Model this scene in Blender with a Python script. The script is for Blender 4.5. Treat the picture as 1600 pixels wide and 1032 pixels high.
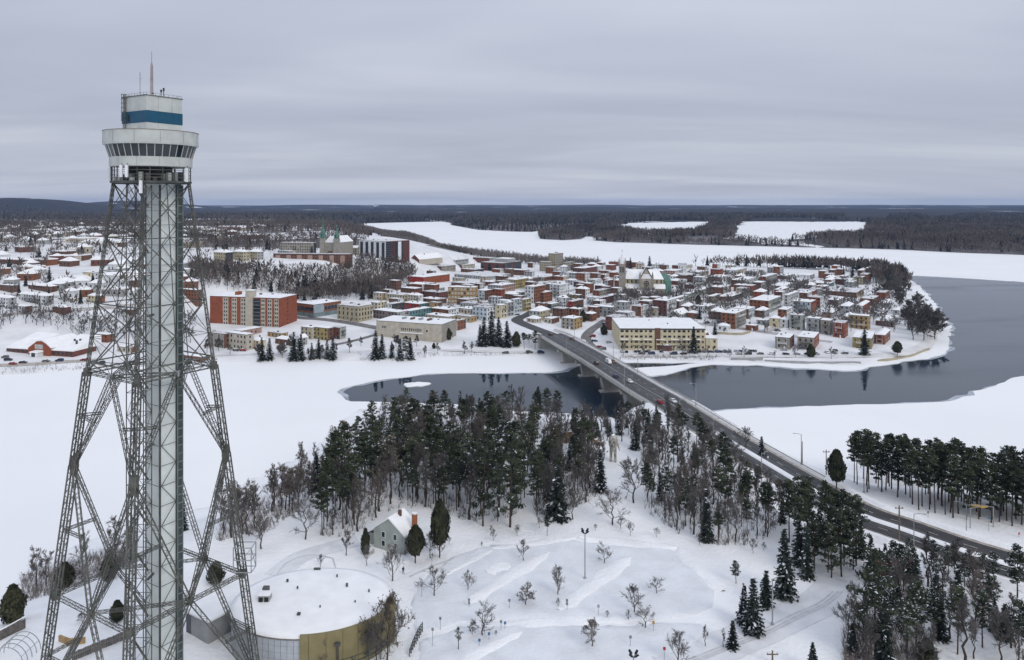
import bpy, bmesh, math, random
import numpy as np
from mathutils import Vector, Matrix, geometry as mgeo

for o in list(bpy.data.objects):
    bpy.data.objects.remove(o)
SC = bpy.context.scene
COL = SC.collection
R = math.radians

# ------------------------------------------------------------------ camera
F, HC, EYE = 1150.0, 100.0, 316.0          # focal length in photo pixels, height above the ice, eye-level row
cam_d = bpy.data.cameras.new('camera')
cam_d.sensor_width = 36.0
cam_d.lens = 36.0 * F / 1600.0
cam_d.shift_y = -(516.0 - EYE) / 1600.0
cam_d.clip_start = 1.0
cam_d.clip_end = 60000.0
cam = bpy.data.objects.new('camera', cam_d)
cam.location = (0, 0, HC)
cam.rotation_euler = (R(90), 0, 0)
COL.objects.link(cam)
SC.camera = cam

# ------------------------------------------------------------------ world: overcast winter sky
SUN_EL, SUN_ROT = R(34), R(205)
world = bpy.data.worlds.new('World')
SC.world = world
world.use_nodes = True
nt = world.node_tree
nt.nodes.clear()
def wn(t, **k):
    n = nt.nodes.new(t)
    for a, b in k.items():
        setattr(n, a, b)
    return n
def math_node(tree, op, a, b=None, clamp=False):
    n = tree.nodes.new('ShaderNodeMath'); n.operation = op; n.use_clamp = clamp
    for i, v in enumerate((a, b)):
        if v is None: continue
        if isinstance(v, (int, float)): n.inputs[i].default_value = v
        else: tree.links.new(v, n.inputs[i])
    return n.outputs[0]
out = wn('ShaderNodeOutputWorld')
nish = wn('ShaderNodeTexSky', sky_type='NISHITA', sun_disc=False, sun_elevation=SUN_EL, sun_rotation=SUN_ROT)
bg_clear = wn('ShaderNodeBackground'); bg_clear.inputs[1].default_value = 0.09
nt.links.new(nish.outputs[0], bg_clear.inputs[0])
tc = wn('ShaderNodeTexCoord')
sep = wn('ShaderNodeSeparateXYZ'); nt.links.new(tc.outputs['Generated'], sep.inputs[0])
zc = math_node(nt, 'MAXIMUM', sep.outputs[2], 0.0)
den = math_node(nt, 'ADD', zc, 0.11)
px_ = math_node(nt, 'DIVIDE', sep.outputs[0], den)
py_ = math_node(nt, 'DIVIDE', sep.outputs[1], den)
comb = wn('ShaderNodeCombineXYZ'); nt.links.new(px_, comb.inputs[0]); nt.links.new(py_, comb.inputs[1])
mp = wn('ShaderNodeMapping'); mp.inputs['Scale'].default_value = (0.20, 0.55, 1.0); mp.inputs['Rotation'].default_value = (0, 0, R(6))
nt.links.new(comb.outputs[0], mp.inputs[0])
n1 = wn('ShaderNodeTexNoise'); n1.inputs['Scale'].default_value = 1.0; n1.inputs['Detail'].default_value = 4.0; n1.inputs['Roughness'].default_value = 0.55
n1.inputs['Distortion'].default_value = 0.35
nt.links.new(mp.outputs[0], n1.inputs['Vector'])
ramp = wn('ShaderNodeValToRGB')
ramp.color_ramp.elements[0].position = 0.36; ramp.color_ramp.elements[0].color = (0.440, 0.480, 0.592, 1)
ramp.color_ramp.elements[1].position = 0.66; ramp.color_ramp.elements[1].color = (0.630, 0.665, 0.760, 1)
e = ramp.color_ramp.elements.new(0.5); e.color = (0.505, 0.545, 0.660, 1)
nt.links.new(n1.outputs[0], ramp.inputs[0])
# an overcast sky is brighter overhead than at the horizon
grad = math_node(nt, 'ADD', math_node(nt, 'MULTIPLY', zc, 0.82), math_node(nt, 'ADD', 0.84, math_node(nt, 'MULTIPLY', math_node(nt, 'POWER', 2.718, math_node(nt, 'MULTIPLY', zc, -22.0)), 0.16)))
bg_cloud = wn('ShaderNodeBackground')
nt.links.new(ramp.outputs[0], bg_cloud.inputs[0]); nt.links.new(grad, bg_cloud.inputs[1])
mixs = wn('ShaderNodeMixShader'); mixs.inputs[0].default_value = 0.95
nt.links.new(bg_clear.outputs[0], mixs.inputs[1]); nt.links.new(bg_cloud.outputs[0], mixs.inputs[2])
nt.links.new(mixs.outputs[0], out.inputs[0])

sun_d = bpy.data.lights.new('sun', 'SUN')
sun_d.energy = 1.25
sun_d.angle = R(25)
sun_d.color = (1.0, 0.93, 0.83)
sun = bpy.data.objects.new('sun', sun_d)
COL.objects.link(sun)
sun.rotation_euler = (R(90) - SUN_EL, 0, R(35))      # high veiled sun behind the camera, a little to the right

SC.view_settings.view_transform = 'Standard'
SC.view_settings.look = 'None'
SC.view_settings.exposure = 0.0
SC.view_settings.gamma = 1.0
SC.view_settings.use_curve_mapping = False
SC.cycles.use_denoising = True
SC.cycles.max_bounces = 5
SC.cycles.diffuse_bounces = 2
SC.cycles.glossy_bounces = 3
SC.cycles.transparent_max_bounces = 4
SC.cycles.volume_bounces = 0

# ------------------------------------------------------------------ materials
MATS = {}
def mat(name, col, rough=0.8, var=0.12, scale=0.6, bump=0.0, bscale=4.0, metallic=0.0, spec=0.3, objrand=0.0, col2=None, detail=4.0, ior=None):
    if name in MATS: return MATS[name]
    m = bpy.data.materials.new(name); m.use_nodes = True
    t = m.node_tree; b = t.nodes['Principled BSDF']
    b.inputs['Roughness'].default_value = rough
    b.inputs['Metallic'].default_value = metallic
    b.inputs['Specular IOR Level'].default_value = spec
    if ior: b.inputs['IOR'].default_value = ior
    g = t.nodes.new('ShaderNodeNewGeometry')
    n = t.nodes.new('ShaderNodeTexNoise'); n.inputs['Scale'].default_value = scale; n.inputs['Detail'].default_value = detail
    t.links.new(g.outputs['Position'], n.inputs['Vector'])
    r = t.nodes.new('ShaderNodeValToRGB')
    c1 = tuple(c * (1 - var) for c in col); c2 = tuple(min(1, c * (1 + var)) for c in (col2 or col))
    r.color_ramp.elements[0].position = 0.34; r.color_ramp.elements[0].color = (*c1, 1)
    r.color_ramp.elements[1].position = 0.66; r.color_ramp.elements[1].color = (*c2, 1)
    t.links.new(n.outputs[0], r.inputs[0])
    cout = r.outputs[0]
    if objrand:
        oi = t.nodes.new('ShaderNodeObjectInfo')
        h = t.nodes.new('ShaderNodeHueSaturation')
        v = math_node(t, 'ADD', math_node(t, 'MULTIPLY', oi.outputs['Random'], objrand * 2), 1 - objrand)
        t.links.new(v, h.inputs['Value'])
        hv = math_node(t, 'ADD', math_node(t, 'MULTIPLY', oi.outputs['Random'], -0.03), 0.515)
        t.links.new(hv, h.inputs['Hue'])
        t.links.new(cout, h.inputs['Color']); cout = h.outputs[0]
    t.links.new(cout, b.inputs['Base Color'])
    if bump:
        n2 = t.nodes.new('ShaderNodeTexNoise'); n2.inputs['Scale'].default_value = bscale; n2.inputs['Detail'].default_value = 5
        t.links.new(g.outputs['Position'], n2.inputs['Vector'])
        bp = t.nodes.new('ShaderNodeBump'); bp.inputs['Strength'].default_value = bump; bp.inputs['Distance'].default_value = 0.5
        t.links.new(n2.outputs[0], bp.inputs['Height']); t.links.new(bp.outputs[0], b.inputs['Normal'])
    MATS[name] = m
    return m

SNOW = mat('snow', (0.835, 0.845, 0.842), 0.75, 0.06, 0.08, 0.6, 0.9)
ICE = mat('ice_snow', (0.862, 0.868, 0.860), 0.7, 0.02, 0.012, 0.08, 0.2)
ROOFSNOW = mat('roof_snow', (0.845, 0.852, 0.848), 0.75, 0.05, 0.25, 0.15, 0.8)
PACKED = mat('packed_snow', (0.66, 0.65, 0.63), 0.7, 0.10, 0.12, 0.1, 1.0)
ASPH = mat('asphalt', (0.066, 0.064, 0.063), 0.75, 0.22, 0.25)
ASPHW = mat('wet_asphalt', (0.06, 0.06, 0.068), 0.55, 0.25, 0.2)
PAINT = mat('road_paint', (0.55, 0.55, 0.53), 0.7, 0.25, 1.5)
CONC = mat('concrete', (0.36, 0.345, 0.31), 0.85, 0.14, 0.4)
CONCL = mat('pale_concrete', (0.48, 0.46, 0.42), 0.85, 0.12, 0.4)
GIRD = mat('girder_green', (0.16, 0.19, 0.15), 0.6, 0.15, 0.3)
STEEL = mat('galvanised_steel', (0.108, 0.110, 0.098), 0.6, 0.35, 0.35, metallic=0.15)
STEELD = mat('dark_steel', (0.075, 0.08, 0.075), 0.6, 0.3, 0.5, metallic=0.1)
STEELL = mat('light_steel', (0.30, 0.32, 0.33), 0.5, 0.2, 0.5, metallic=0.2)
PANEL = mat('shaft_panel', (0.62, 0.665, 0.645), 0.55, 0.06, 0.5)
CABW = mat('cab_panel', (0.455, 0.48, 0.455), 0.5, 0.10, 0.5, detail=8.0)
BLUE = mat('blue_panel', (0.010, 0.074, 0.130), 0.45, 0.10, 0.8)
GLASS = mat('dark_glass', (0.018, 0.024, 0.032), 0.08, 0.2, 0.5, spec=0.6)
PANE = mat('window_pane', (0.030, 0.034, 0.040), 0.15, 0.3, 0.3, spec=0.5)
WHITE = mat('white_paint', (0.72, 0.74, 0.75), 0.6, 0.06, 0.6)
DARK = mat('dark_rubber', (0.02, 0.02, 0.022), 0.8, 0.1)
BARK = mat('bark', (0.060, 0.046, 0.036), 0.9, 0.35, 2.0)
PINEBARK = mat('pine_bark', (0.068, 0.046, 0.034), 0.9, 0.3, 1.0)
TWIG = mat('twigs', (0.120, 0.112, 0.105), 0.9, 0.25, 0.15, objrand=0.25)
TWIGG = mat('grey_twigs', (0.150, 0.130, 0.118), 0.9, 0.25, 0.15, objrand=0.25)
TWIGR = mat('dry_leaves', (0.125, 0.098, 0.074), 0.9, 0.3, 0.5, objrand=0.2)
NEEDLE = mat('pine_needles', (0.0310, 0.0440, 0.0270), 0.8, 0.40, 0.35, objrand=0.35, col2=(0.052, 0.064, 0.036))
SPRUCE = mat('spruce_needles', (0.0230, 0.0330, 0.0260), 0.8, 0.4, 0.35, objrand=0.3)
CEDAR = mat('cedar_foliage', (0.026, 0.033, 0.018), 0.85, 0.4, 0.8, objrand=0.25, col2=(0.042, 0.043, 0.022))
BOUGHSNOW = mat('bough_snow', (0.70, 0.73, 0.78), 0.8, 0.1, 1.0)

# water
def water_mat():
    m = bpy.data.materials.new('river_water'); m.use_nodes = True
    t = m.node_tree; b = t.nodes['Principled BSDF']
    b.inputs['Base Color'].default_value = (0.018, 0.030, 0.046, 1)
    b.inputs['Roughness'].default_value = 0.05
    b.inputs['IOR'].default_value = 1.333
    g = t.nodes.new('ShaderNodeNewGeometry')
    mpn = t.nodes.new('ShaderNodeMapping'); mpn.inputs['Scale'].default_value = (0.12, 0.5, 1)
    t.links.new(g.outputs['Position'], mpn.inputs[0])
    n = t.nodes.new('ShaderNodeTexNoise'); n.inputs['Scale'].default_value = 1.0; n.inputs['Detail'].default_value = 4
    t.links.new(mpn.outputs[0], n.inputs['Vector'])
    bp = t.nodes.new('ShaderNodeBump'); bp.inputs['Strength'].default_value = 0.17; bp.inputs['Distance'].default_value = 0.05
    t.links.new(n.outputs[0], bp.inputs['Height']); t.links.new(bp.outputs[0], b.inputs['Normal'])
    # patches of ruffled water
    n2 = t.nodes.new('ShaderNodeTexNoise'); n2.inputs['Scale'].default_value = 0.02; n2.inputs['Detail'].default_value = 5
    mp2 = t.nodes.new('ShaderNodeMapping'); mp2.inputs['Scale'].default_value = (0.35, 1.0, 1)
    t.links.new(g.outputs['Position'], mp2.inputs[0]); t.links.new(mp2.outputs[0], n2.inputs['Vector'])
    rr = t.nodes.new('ShaderNodeMapRange'); rr.inputs[1].default_value = 0.4; rr.inputs[2].default_value = 0.7
    rr.inputs[3].default_value = 0.02; rr.inputs[4].default_value = 0.24
    t.links.new(n2.outputs[0], rr.inputs[0]); t.links.new(rr.outputs[0], b.inputs['Roughness'])
    return m
WATER = water_mat()

# ------------------------------------------------------------------ object helpers
def setp(o, label=None, cat=None, group=None, kind=None):
    if label: o['label'] = label
    if cat: o['category'] = cat
    if group: o['group'] = group
    if kind: o['kind'] = kind
    return o
def empty(name, loc, rz=0.0, label=None, cat=None, group=None):
    o = bpy.data.objects.new(name, None)
    o.empty_display_size = 0.5
    o.location = loc; o.rotation_euler = (0, 0, rz)
    COL.objects.link(o)
    return setp(o, label, cat, group)
def link(name, me, parent=None, loc=(0, 0, 0), rz=0.0, scale=None):
    o = bpy.data.objects.new(name, me)
    COL.objects.link(o)
    o.location = loc
    if rz: o.rotation_euler = (0, 0, rz)
    if scale: o.scale = scale
    if parent: o.parent = parent
    return o
def np_mesh(name, verts, faces_flat, nper, mats, midx=None, smooth=False):
    """fast mesh from arrays: faces_flat (nf*nper) indices, all faces with nper corners"""
    me = bpy.data.meshes.new(name)
    verts = np.asarray(verts, np.float32); ff = np.asarray(faces_flat, np.int32).ravel()
    nf = len(ff) // nper
    me.vertices.add(len(verts)); me.vertices.foreach_set('co', verts.ravel())
    me.loops.add(len(ff)); me.loops.foreach_set('vertex_index', ff)
    me.polygons.add(nf)
    me.polygons.foreach_set('loop_start', np.arange(nf, dtype=np.int32) * nper)
    me.polygons.foreach_set('loop_total', np.full(nf, nper, np.int32))
    for m in mats: me.materials.append(m)
    if midx is not None: me.polygons.foreach_set('material_index', np.asarray(midx, np.int32))
    if smooth: me.polygons.foreach_set('use_smooth', np.ones(nf, bool))
    me.update(calc_edges=True)
    return me

class MB:
    def __init__(s): s.v = []; s.f = []; s.m = []
    def face(s, pts, m=0):
        b = len(s.v); s.v += [tuple(p) for p in pts]; s.f.append(tuple(range(b, b + len(pts)))); s.m.append(m)
        return s
    def hexa(s, p, m=0):
        b = len(s.v); s.v += [tuple(q) for q in p]
        for q in ((0, 3, 2, 1), (4, 5, 6, 7), (0, 1, 5, 4), (1, 2, 6, 5), (2, 3, 7, 6), (3, 0, 4, 7)):
            s.f.append(tuple(b + i for i in q)); s.m.append(m)
        return s
    def box(s, x0, x1, y0, y1, z0, z1, m=0):
        return s.hexa([(x0, y0, z0), (x1, y0, z0), (x1, y1, z0), (x0, y1, z0), (x0, y0, z1), (x1, y0, z1), (x1, y1, z1), (x0, y1, z1)], m)
    def bar(s, a, b_, w=0.1, m=0, w2=None):
        a = Vector(a); b_ = Vector(b_); d = b_ - a
        if d.length < 1e-6: return s
        d.normalize()
        up = Vector((0, 0, 1)) if abs(d.z) < 0.95 else Vector((0, 1, 0))
        u = d.cross(up).normalized(); v = u.cross(d).normalized()
        h = w / 2; h2 = (w if w2 is None else w2) / 2
        b = len(s.v)
        for c, r_ in ((a, h), (b_, h2)):
            for i, j in ((-1, -1), (1, -1), (1, 1), (-1, 1)):
                s.v.append(tuple(c + u * i * r_ + v * j * r_))
        for k in range(4):
            n = (k + 1) % 4
            s.f.append((b + k, b + n, b + 4 + n, b + 4 + k)); s.m.append(m)
        s.f.append((b + 3, b + 2, b + 1, b)); s.m.append(m)
        s.f.append((b + 4, b + 5, b + 6, b + 7)); s.m.append(m)
        return s
    def ring(s, r0, z0, r1, z1, n=36, m=0, cx=0, cy=0, a0=0.0, a1=2 * math.pi):
        """band of a lathe"""
        full = abs(a1 - a0 - 2 * math.pi) < 1e-6
        b = len(s.v); k = n if full else n + 1
        for i in range(k):
            a = a0 + (a1 - a0) * i / n
            s.v.append((cx + r0 * math.cos(a), cy + r0 * math.sin(a), z0))
            s.v.append((cx + r1 * math.cos(a), cy + r1 * math.sin(a), z1))
        for i in range(n):
            j = (i + 1) % k
            s.f.append((b + 2 * i, b + 2 * j, b + 2 * j + 1, b + 2 * i + 1)); s.m.append(m)
        return s
    def lathe(s, prof, n=36, m=0, cx=0, cy=0):
        for (r0, z0), (r1, z1) in zip(prof, prof[1:]):
            s.ring(r0, z0, r1, z1, n, m, cx, cy)
        return s
    def lattice(s, a, b_, w=0.7, c=0.12, l=0.07, pitch=1.0, m=0, w2=None):
        """square box lattice strut: four chords and zigzag lacing"""
        a = Vector(a); b_ = Vector(b_); d = b_ - a; L = d.length; d.normalize()
        up = Vector((0, 0, 1)) if abs(d.z) < 0.97 else Vector((0, 1, 0))
        u = d.cross(up).normalized(); v = u.cross(d).normalized()
        w2 = w if w2 is None else w2
        def cor(t, k):
            ww = (w + (w2 - w) * t) / 2
            i, j = ((-1, -1), (1, -1), (1, 1), (-1, 1))[k % 4]
            return a + d * (L * t) + u * i * ww + v * j * ww
        for k in range(4): s.bar(cor(0, k), cor(1, k), c, m)
        n = max(2, int(round(L / pitch)))
        for i in range(n):
            t0, t1 = i / n, (i + 1) / n
            for k in range(4):
                s.bar(cor(t0, k + (i % 2)), cor(t1, k + 1 - (i % 2)), l, m)
        return s
    def mesh(s, name, mats):
        me = bpy.data.meshes.new(name)
        me.from_pydata(s.v, [], s.f)
        if not isinstance(mats, (list, tuple)): mats = [mats]
        for m in mats: me.materials.append(m)
        if len(mats) > 1: me.polygons.foreach_set('material_index', s.m)
        me.update()
        return me
    def build(s, name, mats, parent=None, loc=(0, 0, 0), rz=0.0):
        return link(name, s.mesh(name, mats), parent, loc, rz)

# ------------------------------------------------------------------ the lie of the land
def P0(px, row, z=0.0):
    d = (HC - z) * F / (row - EYE)
    return ((px - 800.0) / F * d, d)
def smooth(a, b, t):
    t = np.clip((t - a) / (b - a), 0, 1)
    return t * t * (3 - 2 * t)

near_shore = [P0(*p) for p in [(0, 930), (40, 892), (100, 862), (170, 832), (330, 792), (400, 745), (450, 722), (500, 690), (530, 660), (560, 641), (620, 629), (700, 631),
                               (800, 641), (900, 646), (1000, 657), (1060, 662), (1104, 652), (1160, 690), (1220, 716), (1290, 735), (1360, 745), (1450, 752), (1600, 765), (1900, 790)]]
near_poly = [(-260, -60), (-260, 120)] + near_shore + [(330, 150), (330, -60)]
town_shore = [P0(*p) for p in [(-700, 618), (-300, 602), (0, 587), (140, 579), (300, 568), (440, 566), (560, 565), (600, 568), (650, 562), (700, 558), (780, 557), (850, 556), (890, 557), (930, 561), (975, 564),
                               (1040, 564.5), (1110, 566), (1180, 567.5), (1300, 571), (1345, 572), (1390, 565), (1450, 552), (1472, 539), (1478, 515), (1468, 495), (1455, 475), (1435, 455), (1418, 440), (1408, 430),
                               (1380, 425), (1300, 420.5), (1200, 417), (1080, 415), (960, 414), (880, 412.5), (840, 409), (780, 401), (720, 394), (690, 388), (668, 377), (640, 368), (610, 360), (575, 353.5), (560, 350)]]
UPX, UPY = town_shore[-1]
town_poly = [(-9500, 500)] + town_shore + [(-2600, 14000), (-9500, 14000)]
far_shore = [P0(*p) for p in [(560, 349.6), (640, 347.6), (690, 346.6), (706, 349), (704, 352), (745, 359.5), (790, 362), (832, 363), (846, 360.5), (880, 358.5), (905, 357.5), (898, 361), (862, 362.5), (841, 366), (843, 374), (880, 376), (912, 374), (915, 370), (938, 371.5), (926, 376),
                              (960, 379), (1000, 380), (1090, 383), (1200, 385.5), (1300, 388), (1400, 390.5), (1500, 395.5), (1600, 399), (1800, 405), (2400, 418)]]
far_poly = [(-2600, 14000)] + far_shore + [(9500, 1200), (9500, 14000)]
LANDS = {'near': (np.array(near_poly), np.array(near_shore)), 'town': (np.array(town_poly), np.array(town_shore)), 'far': (np.array(far_poly), np.array(far_shore))}

def inside(poly, x, y):
    r_ = np.zeros(x.shape, bool)
    n = len(poly)
    for i in range(n):
        x0, y0 = poly[i]; x1, y1 = poly[(i + 1) % n]
        if y0 == y1: continue
        c = ((y0 > y) != (y1 > y)) & (x < (x1 - x0) * (y - y0) / (y1 - y0) + x0)
        r_ ^= c
    return r_
def seg_dist(line, x, y):
    best = np.full(x.shape, 1e9)
    arg = np.zeros(x.shape)
    for i in range(len(line) - 1):
        x0, y0 = line[i][:2]; x1, y1 = line[i + 1][:2]
        dx, dy = x1 - x0, y1 - y0
        t = np.clip(((x - x0) * dx + (y - y0) * dy) / (dx * dx + dy * dy), 0, 1)
        d = np.hypot(x - x0 - t * dx, y - y0 - t * dy)
        k = d < best
        best[k] = d[k]; arg[k] = (i + t)[k]
    return best, arg
def wob(x, y, s, seed=0.0):
    return (np.sin(x / s + seed) * np.cos(y / s * 1.13 + seed * 1.7) + 0.5 * np.sin(x / s * 2.3 + y / s * 1.7 + seed * 3) + 0.3 * np.sin(x / s * 4.7 - y / s * 3.9 + seed)) / 1.8

# road over the bridge: centre line (x, y, z)
def catmull(pts, step):
    pts = [np.array(p, float) for p in pts]
    out_ = []
    ext = [2 * pts[0] - pts[1]] + pts + [2 * pts[-1] - pts[-2]]
    for i in range(1, len(ext) - 2):
        p0, p1, p2, p3 = ext[i - 1:i + 3]
        n = max(1, int(np.linalg.norm(p2 - p1) / step))
        for k in range(n):
            t = k / n
            out_.append(0.5 * ((2 * p1) + (-p0 + p2) * t + (2 * p0 - 5 * p1 + 4 * p2 - p3) * t * t + (-p0 + 3 * p1 - 3 * p2 + p3) * t ** 3))
    out_.append(pts[-1])
    return out_
ROAD_PTS = [(22, 640, 7.5), (13.5, 606, 7.6), (6.5, 589, 7.8), (4.0, 572, 8.2), (8.5, 552, 8.8), (16.5, 527, 9.6), (26, 499, 10.5), (31.5, 480, 10.9), (47.0, 419, 11.3), (61.0, 356, 11.8), (68.5, 325, 12.0), (75.0, 293, 12.1),
            (82, 263, 12.1), (95.0, 214, 12.1), (105.5, 197, 12.1), (118, 181, 12.1), (142, 160, 12.1), (180, 135, 12.1), (230, 112, 12.1)]
ROAD = catmull(ROAD_PTS, 3.0)
ROADA = np.array(ROAD)
ABUT_FAR, ABUT_NEAR = 497.0, 322.0

def hills(x, y):
    h = 9 * smooth(2500, 5000, y) + 14 * smooth(3500, 12500, y)
    h = h + 9 * wob(x, y, 900, 1.0) * smooth(3000, 7000, y) + 11 * wob(x, y, 2100, 4.0) * smooth(4000, 8000, y)
    h = h + 112 * np.exp(-((x + 3500) / 560) ** 2 - ((y - 5200) / 900) ** 2)
    h = h + 84 * np.exp(-((x + 3900) / 700) ** 2 - ((y - 7400) / 900) ** 2)
    h = h + 22 * np.exp(-((x + 2900) / 900) ** 2 - ((y - 11000) / 900) ** 2)
    return h
def plateau_edge(x):
    return np.interp(x, [-420, -320, -285, -250, -140, -75, 0], [470, 488, 560, 655, 800, 960, 1500])
def height(x, y):
    x = np.atleast_1d(np.asarray(x, float)); y = np.atleast_1d(np.asarray(y, float))
    z = np.full(x.shape, -0.6)
    for nm, (poly, shore) in LANDS.items():
        k = inside(poly, x, y)
        if not k.any(): continue
        xx, yy = x[k], y[k]
        ds, _ = seg_dist(shore, xx, yy)
        if nm == 'near':
            h = 0.4 + 11.6 * smooth(0, 52, ds) + 0.25 * wob(xx, yy, 9) * smooth(5, 30, ds)
            # ploughed banks round the car park and its islands
            for (a, b) in BERMS:
                dd, _ = seg_dist([a, b], xx, yy)
                h = h + 0.22 * np.exp(-(dd / 1.8) ** 2)
        elif nm == 'town':
            e_ = yy - plateau_edge(xx)
            h = 0.5 + 1.6 * smooth(0, 10, ds) + 5.2 * smooth(18, 150, ds)
            pl = 20.5 * smooth(0, 105, e_) + 17 * smooth(80, 480, e_)
            pl = pl + 9 * np.exp(-((xx + 215) / 90) ** 2 - ((yy - 840) / 90) ** 2)
            pl = pl * smooth(30, 260, ds) * (1 - 0.35 * smooth(1500, 2600, yy)) * (1 - .85 * smooth(2800, 5200, yy))
            h = h + pl + hills(xx, yy) * smooth(50, 800, ds) + 0.3 * wob(xx, yy, 25) * smooth(20, 60, ds)
        else:
            h = 0.5 + 14 * smooth(0, 110, ds) + 5 * smooth(100, 900, ds) + hills(xx, yy) * smooth(100, 900, ds) + 2.0 * wob(xx, yy, 260, 2.0) * smooth(60, 400, ds)
        if nm != 'far':
            rd, ra = seg_dist(ROAD, xx, yy)
            rz = np.interp(ra, np.arange(len(ROAD)), ROADA[:, 2])
            onbank = (yy > ABUT_FAR) | (yy < ABUT_NEAR)
            w = (1 - smooth(11.5, 27, rd)) * onbank
            h = h * (1 - w) + (rz - 0.35) * w
        z[k] = h
    return z
_b = lambda px, row: P0(px, row, 12.0)
BERMS = []
BERMS += [(_b(852, 868), _b(742, 934)), (_b(976, 876), _b(884, 944)), (_b(640, 905), _b(720, 852)), (_b(720, 852), _b(870, 838)), (_b(870, 838), _b(1010, 842)), (_b(1010, 842), _b(1110, 880)),
          (_b(720, 985), _b(800, 985)), (_b(790, 962), _b(900, 962)), (_b(690, 1030), _b(810, 985))]


GX0, GY0, GS = -620.0, 100.0, 2.5
_gx, _gy = np.meshgrid(np.arange(GX0, 460, GS), np.arange(GY0, 1300, GS))
HGRID = height(_gx.ravel(), _gy.ravel()).reshape(_gx.shape)
def hfast(x, y):
    x = np.asarray(x, float); y = np.asarray(y, float)
    u = np.clip((x - GX0) / GS, 0, HGRID.shape[1] - 1.001); v = np.clip((y - GY0) / GS, 0, HGRID.shape[0] - 1.001)
    i = u.astype(int); j = v.astype(int); a = u - i; b = v - j
    return (HGRID[j, i] * (1 - a) + HGRID[j, i + 1] * a) * (1 - b) + (HGRID[j + 1, i] * (1 - a) + HGRID[j + 1, i + 1] * a) * b
def G(px, row, dmin=110.0, dmax=1295.0):
    """where the ray through a photo pixel first meets the ground"""
    ds = np.concatenate([np.arange(dmin, 700, 1.0), np.arange(max(700, dmin), dmax, 3.0)])
    if row <= EYE + 2: return None
    xs = (px - 800.0) / F * ds
    zr = HC - (row - EYE) * ds / F
    ht = np.maximum(hfast(xs, ds) if dmax <= 1300 else height(xs, ds), 0.0)
    k = np.nonzero(zr <= ht)[0]
    if len(k) == 0: return None
    i = k[0]
    if i > 0:
        a, b = zr[i - 1] - ht[i - 1], zr[i] - ht[i]
        t = a / (a - b) if a != b else 0
        d = ds[i - 1] + (ds[i] - ds[i - 1]) * t
    else: d = ds[i]
    x = (px - 800.0) / F * d
    return (x, d, float(hfast(x, d)) if dmax <= 1300 else gz(x, d))
def gz(x, y):
    if GX0 < x < 455 and GY0 < y < 1290: return float(hfast(x, y))
    return float(height(x, y)[0])
def land_mesh(name, poly, pts, mats, matf=None):
    """exact shoreline, free points inside, heights from the height function"""
    vs = [Vector(p) for p in poly] + [Vector(p) for p in pts]
    ed = [(i, (i + 1) % len(poly)) for i in range(len(poly))]
    v2, e2, f2, *_ = mgeo.delaunay_2d_cdt(vs, ed, [], 1, 1e-4)
    xy = np.array([(v.x, v.y) for v in v2])
    z = height(xy[:, 0], xy[:, 1])
    # points that lie exactly on the shore
    z = np.maximum(z, 0.12)
    z[:len(poly)] = -0.4
    co = np.column_stack([xy, z])
    f3 = [f for f in f2 if len(f) == 3]
    me = np_mesh(name, co, np.array(f3).ravel(), 3, mats, smooth=True)
    o = link(name, me)
    setp(o, kind='structure')
    return o
rng = np.random.default_rng(7)
def densify(poly, step):
    out_ = []
    n = len(poly)
    for i in range(n):
        a, b = np.array(poly[i]), np.array(poly[(i + 1) % n])
        L = np.linalg.norm(b - a); k = max(1, min(60, int(L / step)))
        for j in range(k):
            p = a + (b - a) * j / k
            if j and L < 900:
                p = p + rng.normal(0, 0.10 * L / k, 2)
            out_.append(tuple(p))
    return out_
def inner(poly, pts, margin=0.0):
    x, y = pts[:, 0], pts[:, 1]
    return pts[inside(np.array(poly), x, y)]
def jgrid(x0, x1, y0, y1, s):
    gx, gy = np.meshgrid(np.arange(x0, x1, s), np.arange(y0, y1, s))
    p = np.column_stack([gx.ravel(), gy.ravel()])
    return p + rng.uniform(-0.3 * s, 0.3 * s, p.shape)

FIELDS = [[(950, 357), (990, 348), (1060, 343.5), (1108, 345), (1110, 354), (1085, 364), (1015, 366)], [(1145, 356), (1172, 342), (1240, 340), (1355, 347), (1360, 358), (1340, 369), (1290, 368), (1230, 376), (1180, 374), (1148, 368)], [(1300, 341), (1355, 330), (1396, 336), (1386, 345), (1330, 346)], [(1436, 336), (1490, 332), (1498, 340), (1450, 343)], [(1130, 372), (1170, 368), (1300, 384), (1290, 387), (1190, 379)]]
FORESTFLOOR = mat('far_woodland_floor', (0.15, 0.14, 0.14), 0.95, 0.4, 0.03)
def far_mat():
    """land beyond a couple of miles: woods and snow fields, too far for single trees"""
    m = bpy.data.materials.new('far_land'); m.use_nodes = True
    t = m.node_tree; b = t.nodes['Principled BSDF']; b.inputs['Roughness'].default_value = 0.95; b.inputs['Specular IOR Level'].default_value = 0.1
    g = t.nodes.new('ShaderNodeNewGeometry')
    n = t.nodes.new('ShaderNodeTexNoise'); n.inputs['Scale'].default_value = 0.0018; n.inputs['Detail'].default_value = 6; n.inputs['Roughness'].default_value = 0.6
    t.links.new(g.outputs['Position'], n.inputs['Vector'])
    r = t.nodes.new('ShaderNodeValToRGB')
    r.color_ramp.elements[0].position = 0.0; r.color_ramp.elements[0].color = (0.022, 0.024, 0.027, 1)
    r.color_ramp.elements[1].position = 0.66; r.color_ramp.elements[1].color = (0.66, 0.69, 0.74, 1)
    e = r.color_ramp.elements.new(0.50); e.color = (0.030, 0.029, 0.030, 1)
    e = r.color_ramp.elements.new(0.635); e.color = (0.045, 0.042, 0.042, 1)
    t.links.new(n.outputs[0], r.inputs[0]); t.links.new(r.outputs[0], b.inputs['Base Color'])
    return m
FARLAND = far_mat()

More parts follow.
